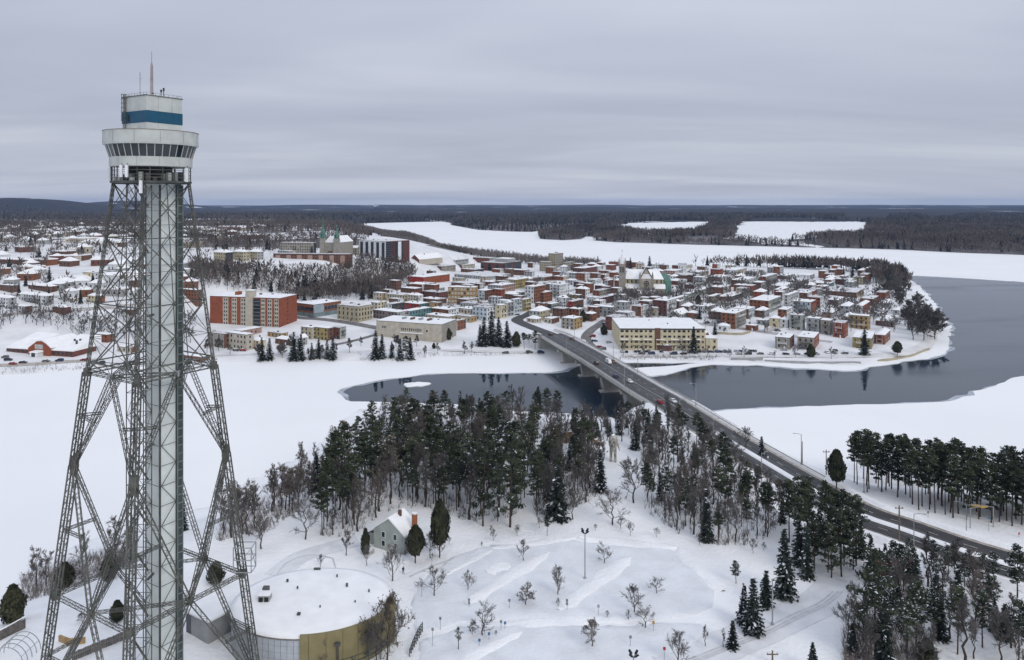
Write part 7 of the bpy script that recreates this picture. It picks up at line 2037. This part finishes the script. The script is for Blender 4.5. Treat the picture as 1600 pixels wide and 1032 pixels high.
KW = dict(pine='tall dark pine', snowy_pine='snow flecked pine', rusty_pine='rusty needled pine', full_pine='full crowned pine', spruce='dark spruce', snowy_spruce='snowy spruce', bare='bare tree', slender='slim bare tree', greybare='grey bare tree', brownleaf='brown twigged tree', round='round bare tree', vase='upright bare tree', cedar='cedar')
W1 = [(500, 838), (548, 842), (600, 800), (655, 792), (700, 812), (745, 818), (800, 815), (822, 785), (835, 745), (850, 705), (760, 690), (640, 690), (560, 702), (522, 760)]
n1_ = scatter(W1, 158, 2.0, [('pine', 10), ('rusty_pine', .5), ('snowy_pine', 1.2), ('slender', 5.0), ('greybare', 2.0)], (11, 19), lambda k: KW[k] + ' in the dense wood on the near point', 'trees of the dense wood')
W2 = [(565, 690), (640, 684), (850, 690), (935, 690), (905, 664), (800, 650), (700, 644), (600, 652)]
n2_ = scatter(W2, 56, 3.0, [('pine', 7), ('bare', 3), ('slender', 2), ('spruce', 2), ('greybare', 2)], (9, 14), lambda k: KW[k] + ' along the river side of the near wood', 'trees along the river side of the wood')
W3 = [(832, 812), (885, 800), (930, 780), (940, 740), (945, 716), (920, 698), (850, 704), (838, 760)]
n3_ = scatter(W3, 48, 2.3, [('slender', 5), ('brownleaf', .7), ('pine', 4), ('rusty_pine', .5), ('bare', 2), ('spruce', 1)], (9, 16), lambda k: KW[k] + ' in the mixed strip left of the clearing', 'trees left of the clearing')
W4 = [(1008, 800), (1060, 835), (1115, 852), (1180, 856), (1225, 820), (1180, 765), (1120, 720), (1080, 690), (1050, 668), (1005, 676), (990, 690), (1008, 730)]
n4_ = scatter(W4, 100, 2.3, [('slender', 6), ('bare', 2), ('brownleaf', .5), ('pine', 5), ('rusty_pine', .3), ('spruce', 1.0), ('greybare', 2)], (8, 14), lambda k: KW[k] + ' in the mixed wood between clearing and road', 'trees between clearing and road', road=10.5)
W8 = [(850, 690), (905, 664), (1000, 664), (1050, 668), (1010, 690), (980, 694), (945, 690), (900, 700)]
n8_ = scatter(W8, 46, 2.6, [('spruce', 3), ('snowy_spruce', 2), ('bare', 3), ('slender', 3), ('greybare', 2), ('pine', 1)], (7, 12), lambda k: KW[k] + ' on the river bank beside the bridge end', 'trees on the bank beside the bridge', road=10.5)
W5 = [(1228, 850), (1245, 880), (1262, 905), (1305, 908), (1340, 893), (1352, 868), (1310, 845), (1260, 825)]
n5_ = scatter(W5, 26, 2.6, [('pine', 3), ('full_pine', 5), ('spruce', 1)], (12, 16.5), lambda k: KW[k] + ' in the dark clump beside the divided road', 'pines of the dark clump', road=12.5)
W6 = [(1318, 1045), (1318, 990), (1380, 940), (1440, 915), (1520, 925), (1600, 960), (1660, 1000), (1660, 1060)]
n6_ = scatter(W6, 52, 2.5, [('slender', 4), ('bare', 1), ('snowy_pine', 3), ('full_pine', 1.3), ('greybare', 1.5), ('spruce', 2)], (8, 14), lambda k: KW[k] + ' in the lower right wood below the road', 'trees of the lower right wood', road=13)
W6b = [(1395, 905), (1450, 905), (1540, 935), (1560, 915), (1500, 895), (1420, 885)]
n6b_ = scatter(W6b, 10, 2.6, [('snowy_pine', 4), ('snowy_spruce', 1)], (6, 9), lambda k: KW[k] + ' at the near kerb of the divided road', 'pines at the near kerb', road=12)
W7 = [(1325, 758), (1370, 778), (1420, 795), (1500, 812), (1580, 824), (1700, 850), (1700, 800), (1560, 772), (1440, 752), (1350, 744)]
n7_ = scatter(W7, 108, 1.9, [('pine', 8), ('snowy_pine', 3), ('full_pine', 1.2)], (14, 18), lambda k: KW[k] + ' in the grove across the road', 'pines of the grove across the road', road=15)
print('wood', n1_, n2_, n3_, n4_, n5_, n6_, n6b_, n7_)
LB = [(340, 850), (420, 830), (480, 790), (520, 740), (530, 700), (480, 730), (400, 790), (345, 812)]
scatter(LB, 22, 3.0, [('slender', 4), ('greybare', 4), ('brownleaf', .4)], (9, 13), lambda k: KW[k] + ' on the bank left of the near wood', 'trees on the left bank')
SH = [(520, 850), (620, 880), (680, 880), (820, 835), (930, 830), (1100, 860), (1200, 870), (1210, 850), (1100, 845), (930, 812), (830, 820), (700, 830)]
scatter(SH, 26, 3.0, [('vase', 4), ('bare', 2)], (1.5, 4.0), lambda k: 'small ' + KW[k] + ' along the snowy edge of the wood', 'undergrowth at the wood edge')

# ---- brush and saplings on the forest floor
def brush(name, polys, n, hr, label, m, seed):
    rg = random.Random(seed); V = []
    tot = 0
    for poly_px in polys:
        poly = np.array(poly_px, float); x0, y0 = poly.min(0); x1, y1 = poly.max(0)
        px = np.array([rg.uniform(x0, x1) for _ in range(n * 3)]); row = np.array([rg.uniform(y0, y1) for _ in range(n * 3)])
        k = inside(poly, px, row); px, row = px[k][:n], row[k][:n]
        z = np.full(len(px), 10.0)
        for _ in range(12):
            d = (HC - z) * F / (row - EYE); x = (px - 800) / F * d; z = .5 * z + .5 * np.maximum(hfast(x, d), 0)
        rd = seg_dist(ROAD, x, d)[0]
        for xx, yy, zz, r2 in zip(x, d, z, rd):
            if zz < .4 or r2 < 12: continue
            h = rg.uniform(*hr)
            for b in range(rg.randint(2, 5)):
                a = rg.uniform(0, 6.283); l = h * rg.uniform(.5, 1); w = .035 + .01 * l
                bx, by = xx + rg.gauss(0, .2), yy + rg.gauss(0, .2)
                V += [(bx - w, by, zz - .1), (bx + w, by, zz - .1), (bx + math.cos(a) * l * .4, by + math.sin(a) * l * .4, zz + l)]
                for q in range(3):
                    t = rg.uniform(.35, .9); cx_, cy_, cz_ = bx + math.cos(a) * l * .4 * t, by + math.sin(a) * l * .4 * t, zz + l * t; a2 = rg.uniform(0, 6.283); l2 = l * .4
                    V += [(cx_ - .02, cy_, cz_), (cx_ + .02, cy_, cz_), (cx_ + math.cos(a2) * l2 * .7, cy_ + math.sin(a2) * l2 * .7, cz_ + l2 * .7)]
    o = link(name, np_mesh(name, np.array(V), np.arange(len(V)), 3, [m]))
    setp(o, label, 'brush', None, 'stuff')
brush('forest_brush', [W1, W2, W3, W4], 900, (.8, 3.2), 'thin leafless brush on the floor of the near wood', TWIG, 5)
brush('lower_brush', [W6[:4] + [(1440, 1045)], LB, [(30, 905), (110, 880), (210, 850), (210, 880), (110, 920), (40, 940)]], 700, (.8, 3.5), 'thin leafless brush in the lower right wood and on the left bank', TWIGG, 6)
brush('shore_brush', [[(0, 574), (150, 568), (150, 582), (0, 588)], [(150, 572), (340, 558), (340, 568), (150, 580)], [(560, 552), (850, 552), (850, 556), (560, 566)], [(965, 557), (1120, 557), (1120, 563), (965, 562)]], 160, (.8, 2.2), 'leafless scrub along the town shore', TWIG, 7)

# ---- town trees: one mesh each, too small to show parts
def merged(kind, i):
    key = (kind, i)
    if key not in MERGED:
        tm_, cm_, hh = LIB[kind][i]
        a = np.zeros(len(tm_.vertices) * 3); tm_.vertices.foreach_get('co', a); b = np.zeros(len(cm_.vertices) * 3); cm_.vertices.foreach_get('co', b)
        fa = np.zeros(len(tm_.loops), np.int32); tm_.loops.foreach_get('vertex_index', fa); fb = np.zeros(len(cm_.loops), np.int32); cm_.loops.foreach_get('vertex_index', fb)
        ma = np.zeros(len(tm_.polygons), np.int32); mb_ = np.zeros(len(cm_.polygons), np.int32); cm_.polygons.foreach_get('material_index', mb_)
        v = np.vstack([a.reshape(-1, 3), b.reshape(-1, 3)])
        MERGED[key] = (np_mesh('tree', v, np.concatenate([fa, fb + len(tm_.vertices)]), 3, [tm_.materials[0]] + list(cm_.materials), np.concatenate([ma, mb_ + 1])), hh)
    return MERGED[key]
MERGED = {}
def small_tree(kind, g, h, label, group, wid=1.0):
    me, hh = merged(kind, random.randrange(len(LIB[kind])))
    s_ = h / hh
    o = link(NAMES[kind], me, None, (g[0], g[1], g[2] - .2), random.uniform(0, 6.28), (s_ * wid, s_ * wid, s_))
    setp(o, label, 'tree', group); TREES.append((g[0], g[1]))
    return o
reg('fatbare', [bare_tree(180 + s_, 1, .44, .2, .5, 1.0, tw=.012) for s_ in range(4)], BARK, [TWIG, TWIGR]); NAMES['fatbare'] = 'bare_tree'; KW['fatbare'] = 'bare tree'
reg('fatslim', [bare_tree(190 + s_, 1, .26, .25, .7, 1.0, tw=.012) for s_ in range(4)], BARK, [TWIG, TWIGR]); NAMES['fatslim'] = 'bare_tree'; KW['fatslim'] = 'slim bare tree'
for (k, px, row, hp, lb) in [('spruce', 409, 563, 36, 'dark riverside spruce, left of the pair right of the tower leg'), ('spruce', 421, 562, 34, 'dark riverside spruce, right of the pair right of the tower leg'), ('spruce', 459, 562, 44, 'tall riverside spruce, left of the close pair'), ('spruce', 470, 562, 40, 'tall riverside spruce, right of the close pair'), ('snowy_spruce', 487, 561, 26, 'small snowy riverside spruce'), ('spruce', 498, 559, 32, 'slim riverside spruce beside the snowy one'), ('snowy_spruce', 520, 561, 36, 'broad snowy riverside spruce'), ('snowy_spruce', 511, 560, 30, 'snowy riverside spruce beside the broad one'),
                            ('spruce', 587, 560, 44, 'tall dark spruce at the left end of the stone hall'), ('spruce', 597, 560, 38, 'dark spruce close to the tall one by the stone hall'), ('spruce', 612, 559, 26, 'small spruce before the stone hall'), ('snowy_spruce', 625, 562, 34, 'snowy spruce before the stone hall'), ('snowy_spruce', 641, 562, 36, 'snowy spruce in the middle of the stone hall front'), ('snowy_pine', 634, 562, 38, 'snowy pine between the spruces of the stone hall'),
                            ('spruce', 756, 541, 46, 'tall spruce at the left of the dark clump by the bridge'), ('spruce', 768, 540, 54, 'tallest spruce of the dark clump by the bridge'), ('spruce', 779, 541, 46, 'middle spruce of the dark clump by the bridge'), ('spruce', 792, 543, 42, 'right spruce of the dark clump by the bridge'), ('snowy_spruce', 750, 541, 34, 'snowy spruce at the foot of the dark clump'), ('cedar', 807, 541, 24, 'round dark cedar right of the dark clump'), ('cedar', 700, 531, 20, 'olive cedar at the right end of the stone hall'), ('pine', 819, 547, 28, 'slim tree near the bridge abutment'), ('snowy_pine', 836, 546, 30, 'snowy pine beside the bridge abutment'), ('cedar', 613, 546, 9, 'small clipped cedar on the lawn, left one'), ('cedar', 678, 545, 10, 'small clipped cedar on the riverside lawn'),
                            ('spruce', 1084, 552, 42, 'tall dark spruce in front of the cream building'), ('cedar', 1267, 558, 22, 'dark oval cedar on the shore street'), ('spruce', 1351, 555, 44, 'tall dark tree on the shore of the point'), ('ball_cedar', 1402, 556, 24, 'round dark cedar near the tip of the point'), ('spruce', 1117, 523, 20, 'small spruce beside the small white house'), ('cedar', 911, 503, 19, 'dark cedar beside the brown hipped house'), ('cedar', 944, 523, 16, 'dark cedar hedge clump by the dark red block'), ('spruce', 1093, 499, 20, 'spruce beside the orange hipped house'), ('cedar', 1091, 475, 14, 'brown cedar in the houses left of the white row'), ('spruce', 1200, 462, 16, 'dark fir cluster behind the orange house'), ('spruce', 967, 457, 16, 'dark spruce at the foot of the church tower'),
                            ('spruce', 1015, 424, 24, 'pointed spruce behind the stone church'), ('spruce', 985, 420, 18, 'spruce left behind the stone church'), ('spruce', 934, 414, 14, 'spruce on the far shore left of the church'), ('spruce', 1332, 433, 20, 'dark spruce on the far side of the point'), ('spruce', 1385, 433, 24, 'pointed dark spruce near the tip on the far side'), ('spruce', 1318, 432, 15, 'dark spruce behind the long brown building'), ('spruce', 1220, 425, 18, 'spruce in the far tree line of the point'), ('brownleaf', 1400, 436, 24, 'russet leaved round tree at the far tip'), ('spruce', 77, 447, 30, 'tall dark spruce beside the turreted house'), ('spruce', 478, 458, 32, 'dark fir on the wooded hill slope'), ('spruce', 492, 462, 34, 'second dark fir on the wooded hill slope'), ('spruce', 466, 462, 26, 'third dark fir on the wooded hill slope'), ('spruce', 374, 424, 22, 'dark fir near the tan houses on the hill'), ('cedar', 745, 474, 12, 'dark cedar right of the ochre block')]:
    g = G(px, row)
    small_tree(k, g, hp * g[1] / F, lb, 'town evergreens', 1.15 if k != 'cedar' else 1.3)
JOIN = []
def town_scatter(poly_px, n, hpx, label, group, kinds=(('fatbare', 2), ('fatslim', 1)), clear=5.0, mind=4.0, join=True):
    poly = np.array(poly_px, float); x0, y0 = poly.min(0); x1, y1 = poly.max(0); c = 0
    for _ in range(n * 30):
        if c >= n: break
        px, row = random.uniform(x0, x1), random.uniform(y0, y1)
        if not inside(poly, np.array([px]), np.array([row]))[0]: continue
        g = G(px, row)
        if g is None or g[2] < .6: continue
        if any(math.hypot(g[0] - q[0], g[1] - q[1]) < mind for q in TREES[-120:]): continue
        bad = False
        for (bx, by, L, D, th_) in BUILT:
            dx, dy = g[0] - bx, g[1] - by
            lx, ly = dx * math.cos(th_) - dy * math.sin(th_), dx * math.sin(th_) + dy * math.cos(th_)
            if -L - 1.5 < lx < 1.5 and -1.5 < ly < D + 1.5: bad = True; break
        if bad or seg_dist(ROAD, np.array([g[0]]), np.array([g[1]]))[0][0] < 9: continue
        k = random.choices([q[0] for q in kinds], [q[1] for q in kinds])[0]
        if join:
            JOIN.append((g[0], g[1], g[2], random.uniform(*hpx))); TREES.append((g[0], g[1]))
        else:
            fr, fc = (row - y0) / (y1 - y0), (px - x0) / (x1 - x0)
            zn = ', ' + ('back' if fr < .25 else 'upper middle' if fr < .5 else 'lower middle' if fr < .75 else 'water side') + ', ' + ('left end' if fc < .2 else 'left part' if fc < .4 else 'centre' if fc < .6 else 'right part' if fc < .8 else 'right end')
            small_tree(k, g, random.uniform(*hpx), label + zn, group, random.uniform(.9, 1.3))
        c += 1
    return c
T = 0
T += town_scatter([(1385, 440), (1410, 455), (1440, 480), (1468, 500), (1470, 530), (1440, 540), (1415, 525), (1395, 490), (1370, 450)], 34, (13, 19), 'large bare tree along the shore of the point', 'bare trees round the tip of the point', (('fatbare', 1),), join=False)
T += town_scatter([(1060, 440), (1240, 440), (1260, 460), (1170, 470), (1060, 470)], 80, (8, 12), 'bare tree among the houses right of the church', 'bare trees right of the church')
T += town_scatter([(960, 455), (1060, 470), (1040, 480), (960, 480)], 26, (9, 13), 'bare tree in front of the stone church', 'bare trees before the stone church')
T += town_scatter([(1230, 440), (1400, 445), (1400, 520), (1250, 520)], 95, (8, 12), 'bare tree among the houses of the point', 'bare trees among the point houses')
T += town_scatter([(970, 555), (1330, 556), (1330, 562), (970, 560)], 12, (5, 9), 'small bare street tree on the river edge', 'street trees on the river edge', (('fatslim', 2), ('fatbare', 1)))
T += town_scatter([(860, 470), (1200, 470), (1200, 520), (860, 510)], 80, (6, 10), 'bare garden tree in the middle of the town', 'bare garden trees in the town')
T += town_scatter([(600, 440), (860, 440), (860, 490), (620, 500)], 45, (6, 9), 'bare street tree in the downtown blocks', 'bare street trees downtown')
T += town_scatter([(320, 545), (860, 535), (860, 556), (320, 566)], 26, (6, 10), 'bare tree on the riverside lawn', 'bare trees on the riverside lawn', (('fatslim', 2), ('fatbare', 1)), join=False)
T += town_scatter([(0, 488), (140, 492), (300, 500), (300, 540), (140, 530), (60, 510), (0, 520)], 110, (7, 11), 'bare tree on the left slope above the market hall', 'bare trees on the left slope')
print('town trees', T)
JA = np.array(JOIN)
def join_trees(name, J, label, seed=3, tw=.021):
    rg = np.random.default_rng(seed)
    src = []
    for s_ in range(4):
        g = bare_tree(300 + s_, 1, .42, .18, .5, .62, twigs=(4, 6), nmain=12, tw=tw)
        v = np.array([tuple(q) for q in g[0]] + [tuple(q) for q in g[3]]); f = np.array(g[1] + [tuple(i + len(g[0]) for i in q) for q in g[4]])
        src.append((v, f))
    V, Fc, off = [], [], 0
    pick = rg.integers(0, 4, len(J)); an = rg.uniform(0, 6.283, len(J)); wd = rg.uniform(.9, 1.35, len(J))
    for (x, y, z, h), k, a, w in zip(J, pick, an, wd):
        v, f = src[k]
        V.append(np.column_stack([(v[:, 0] * math.cos(a) - v[:, 1] * math.sin(a)) * h * w + x, (v[:, 0] * math.sin(a) + v[:, 1] * math.cos(a)) * h * w + y, v[:, 2] * h + z - .1])); Fc.append(f + off); off += len(v)
    o = link(name, np_mesh(name, np.vstack(V), np.vstack(Fc).ravel(), 3, [TWIG]))
    return setp(o, label, 'trees', None, 'stuff')
print('joined tris each', 0)
join_trees('garden_trees', JA[JA[:, 0] > -150], 'many small bare garden trees between the town houses')
join_trees('slope_trees', JA[JA[:, 0] <= -150], 'bare trees and scrub on the left slope above the market hall', 4, .014)

# ---- woods too dense to count: hillside, far shores, far plateau
def tiles(name, pts_, hs, kindmix, label, mats, seed=1, cat='woods'):
    """many small low trees joined into one mesh"""
    rg = np.random.default_rng(seed)
    n = len(pts_)
    V, Fc, M = [], [], []
    off = 0
    var = []
    for s_ in range(10):
        r2 = np.random.default_rng(500 + s_)
        if s_ < 7:      # leafless: trunk and a loose haze of twig blades
            tv = [(-.014, 0, -.05), (.014, 0, -.05), (0, 0, .8), (0, -.014, -.05), (0, .014, -.05), (0, 0, .8)]; mi = [0, 0]
            for i in range(17):
                d = r2.normal(size=3); d /= np.linalg.norm(d); rr = r2.random() ** .4
                p = np.array([d[0] * .26 * rr, d[1] * .26 * rr, .62 + d[2] * .36 * rr])
                a = math.atan2(d[1], d[0]); up_ = np.array([math.cos(a) * .5, math.sin(a) * .5, 1.0]) * r2.uniform(.10, .2)
                w = r2.normal(size=3); w = w / np.linalg.norm(w) * r2.uniform(.03, .06)
                tv += [tuple(p - w - up_ * .5), tuple(p + w - up_ * .5), tuple(p + up_)]; mi.append(0)
        else:           # conifer: ragged cones
            tv = []; mi = []
            for (z0, z1, r_) in ((.05, .5, .20), (.3, .75, .15), (.55, 1.0, .10)):
                for k in range(6):
                    a, b = 2 * math.pi * k / 6, 2 * math.pi * (k + 1) / 6; ra, rb_ = r_ * r2.uniform(.7, 1.2), r_ * r2.uniform(.7, 1.2)
                    tv += [(ra * math.cos(a), ra * math.sin(a), z0 + r2.uniform(-.04, .04)), (rb_ * math.cos(b), rb_ * math.sin(b), z0), (0, 0, z1)]; mi.append(1)
        var.append((np.array(tv), np.array(mi)))
    pick = np.where(rg.random(n) < kindmix, rg.integers(7, 10, n), rg.integers(0, 7, n))
    for s_ in range(10):
        k = np.nonzero(pick == s_)[0]
        if not len(k): continue
        tv, mi = var[s_]
        a = rg.uniform(0, 6.283, len(k)); h = hs[k] * rg.uniform(.75, 1.2, len(k)); wd = h * rg.uniform(.9, 1.3, len(k))
        x = tv[None, :, 0] * wd[:, None]; y = tv[None, :, 1] * wd[:, None]; z = tv[None, :, 2] * h[:, None]
        X_ = x * np.cos(a)[:, None] - y * np.sin(a)[:, None] + pts_[k, 0][:, None]; Y_ = x * np.sin(a)[:, None] + y * np.cos(a)[:, None] + pts_[k, 1][:, None]
        V.append(np.stack([X_, Y_, z + pts_[k, 2][:, None]], -1).reshape(-1, 3)); M.append(np.tile(mi, len(k)))
    V = np.vstack(V); M = np.concatenate(M)
    me = np_mesh(name, V, np.arange(len(V)), 3, mats, M)
    o = link(name, me); setp(o, label, cat, None, 'stuff')
    return o
FT = mat('far_twigs', (0.125, 0.108, 0.098), .95, .3, .01, spec=.05); FTG = mat('far_twigs_grey', (0.150, 0.135, 0.125), .95, .3, .01, spec=.05); FC = mat('far_conifer', (0.026, 0.034, 0.032), .95, .3, .02, spec=.05)
rs_ = np.random.default_rng(77)
def px_filter(x, y, z, polys, base=False):
    px = 800 + F * x / y; row = EYE + F * (HC - z) / y
    k = np.zeros(x.shape, bool)
    for p in polys: k |= inside(np.array(p, float), px, row)
    return k
def cloud(x0, x1, y0, y1, sp):
    p = jgrid(x0, x1, y0, y1, sp); z = height(p[:, 0], p[:, 1])
    k = z > .3
    return np.column_stack([p[k], z[k]])
def free(p, pad=2.0):
    ok = np.ones(len(p), bool)
    for (bx, by, L, D, th_) in BUILT:
        dx, dy = p[:, 0] - bx, p[:, 1] - by
        lx, ly = dx * math.cos(th_) - dy * math.sin(th_), dx * math.sin(th_) + dy * math.cos(th_)
        ok &= ~((lx > -L - pad) & (lx < pad) & (ly > -pad) & (ly < D + pad))
    return p[ok]
# wooded hill behind the apartment block
p = free(cloud(-420, -90, 560, 960, 4.6), 4)
k = px_filter(p[:, 0], p[:, 1], p[:, 2], [[(296, 415), (330, 420), (420, 424), (545, 423), (560, 408), (640, 415), (650, 432), (632, 445), (610, 452), (600, 470), (560, 470), (552, 462), (540, 470), (470, 472), (430, 460), (340, 455), (300, 446)]])
tiles('hillside_wood', p[k], np.full(k.sum(), 12.0), .06, 'grey brown leafless wood on the hill slope above the apartment block', [FT, FC], 2)
# low river bank wood left of the upper river, behind the dark red hall
p = cloud(-700, 130, 960, 2300, 6.5)
ds_, _ = seg_dist(town_shore[-16:], p[:, 0], p[:, 1])
k = (ds_ < 75 + .03 * p[:, 1]) & (p[:, 1] > 1000)
p = p[k]
tiles('bank_wood', p, np.full(len(p), 11.0), .03, 'pale leafless wood along the near bank of the frozen river', [FTG, FC], 3)
# trees along the back of the point
p = free(cloud(20, 620, 880, 1120, 5.2), 3); ds_, _ = seg_dist(town_shore[-18:-8], p[:, 0], p[:, 1]); p = p[(ds_ < 42)]
tiles('back_shore_wood', p, np.full(len(p), 17.0), .16, 'line of bare trees and firs along the back shore of the town point', [FT, FC], 4)
# dark brown garden woods inside the town
p = free(cloud(60, 330, 560, 930, 5.5), 3)
k = px_filter(p[:, 0], p[:, 1], p[:, 2], [[(1040, 438), (1090, 424), (1200, 424), (1195, 438), (1150, 446), (1090, 452)], [(960, 470), (1020, 462), (1090, 450), (1080, 466), (1030, 482), (960, 482)], [(1190, 446), (1300, 440), (1290, 462), (1200, 472)], [(1060, 470), (1160, 470), (1160, 488), (1080, 486)], [(1240, 470), (1360, 470), (1380, 500), (1260, 500)], [(1340, 450), (1390, 450), (1395, 470), (1350, 480)]])
k &= rs_.random(len(p)) < .55
if k.sum(): tiles('garden_wood', p[k], np.full(k.sum(), 8.0), .02, 'brown thicket of bare trees between the houses of the point', [FT, FC], 5)
# left plateau: woods between the houses
p = free(cloud(-1700, -120, 560, 2500, 9.5), 3)
k = rs_.random(len(p)) < np.clip(.40 + .70 * wob(p[:, 0], p[:, 1], 90, 2.0), 0.05, .95)
k &= px_filter(p[:, 0], p[:, 1], p[:, 2], [[(-200, 346), (600, 346), (560, 395), (420, 400), (330, 425), (300, 470), (240, 480), (140, 485), (-200, 480)]])
k &= ~px_filter(p[:, 0], p[:, 1], p[:, 2], [[(0, 400), (50, 400), (50, 416), (0, 416)], [(80, 410), (190, 405), (190, 448), (80, 448)]])
tiles('plateau_wood', p[k], np.full(k.sum(), 12.0), .08, 'bare woods scattered between the houses of the left plateau', [FT, FC], 6)
# far shore woods
fields = FIELDS
p = np.vstack([cloud(-900, 1900, 1300, 2500, 8.5), cloud(-1500, 3000, 2500, 4200, 15.0)])
far_in = inside(LANDS['far'][0], p[:, 0], p[:, 1]) & (abs(p[:, 0]) < .78 * p[:, 1] + 60)
p = p[far_in]
qx = 800 + F * p[:, 0] / p[:, 1] + 9 * wob(p[:, 0], p[:, 1], 70, 3.0); qr = EYE + F * (HC - p[:, 2]) / p[:, 1] + 1.6 * wob(p[:, 0], p[:, 1], 55, 6.0)
k = ~np.any([inside(np.array(q, float), qx, qr) for q in fields], axis=0)
k &= wob(p[:, 0], p[:, 1], 150, 5.0) > -.80
p = p[k]
hs = np.where(p[:, 1] < 2500, 16.0, 17.0)
con = np.clip(.10 + .5 * smooth(1900, 2800, p[:, 1]), 0, 1)
half = rs_.random(len(p)) < con
tiles('far_shore_wood', p[~half], hs[~half], .0, 'grey leafless woods on the far shore of the frozen river', [FT, FC], 7)
tiles('far_conifer_wood', p[half], hs[half], .8, 'dark conifer woods on the far shore of the frozen river', [FT, FC], 8)
print('far trees', len(p))
p = cloud(-3400, -600, 2500, 4600, 22.0)
p = p[inside(LANDS['town'][0], p[:, 0], p[:, 1])]
k = wob(p[:, 0], p[:, 1], 210, 1.0) > -.35
p = p[k]
tiles('far_plateau_wood', p, np.full(len(p), 17.0), .35, 'woods on the far left hills', [FT, FC], 9)


# ================================================================== air
hz = MB().box(-16000, 16000, -400, 15000, -3.0, 150.0)
hm = bpy.data.materials.new('haze'); hm.use_nodes = True
t = hm.node_tree; t.nodes.clear()
ho = t.nodes.new('ShaderNodeOutputMaterial'); pv_ = t.nodes.new('ShaderNodeVolumePrincipled')
pv_.inputs['Color'].default_value = (0.42, 0.62, 1.0, 1)
pv_.inputs['Density'].default_value = 0.000036
pv_.inputs['Anisotropy'].default_value = 0.0
t.links.new(pv_.outputs[0], ho.inputs['Volume'])
o = hz.build('haze', hm); setp(o, kind='stuff')
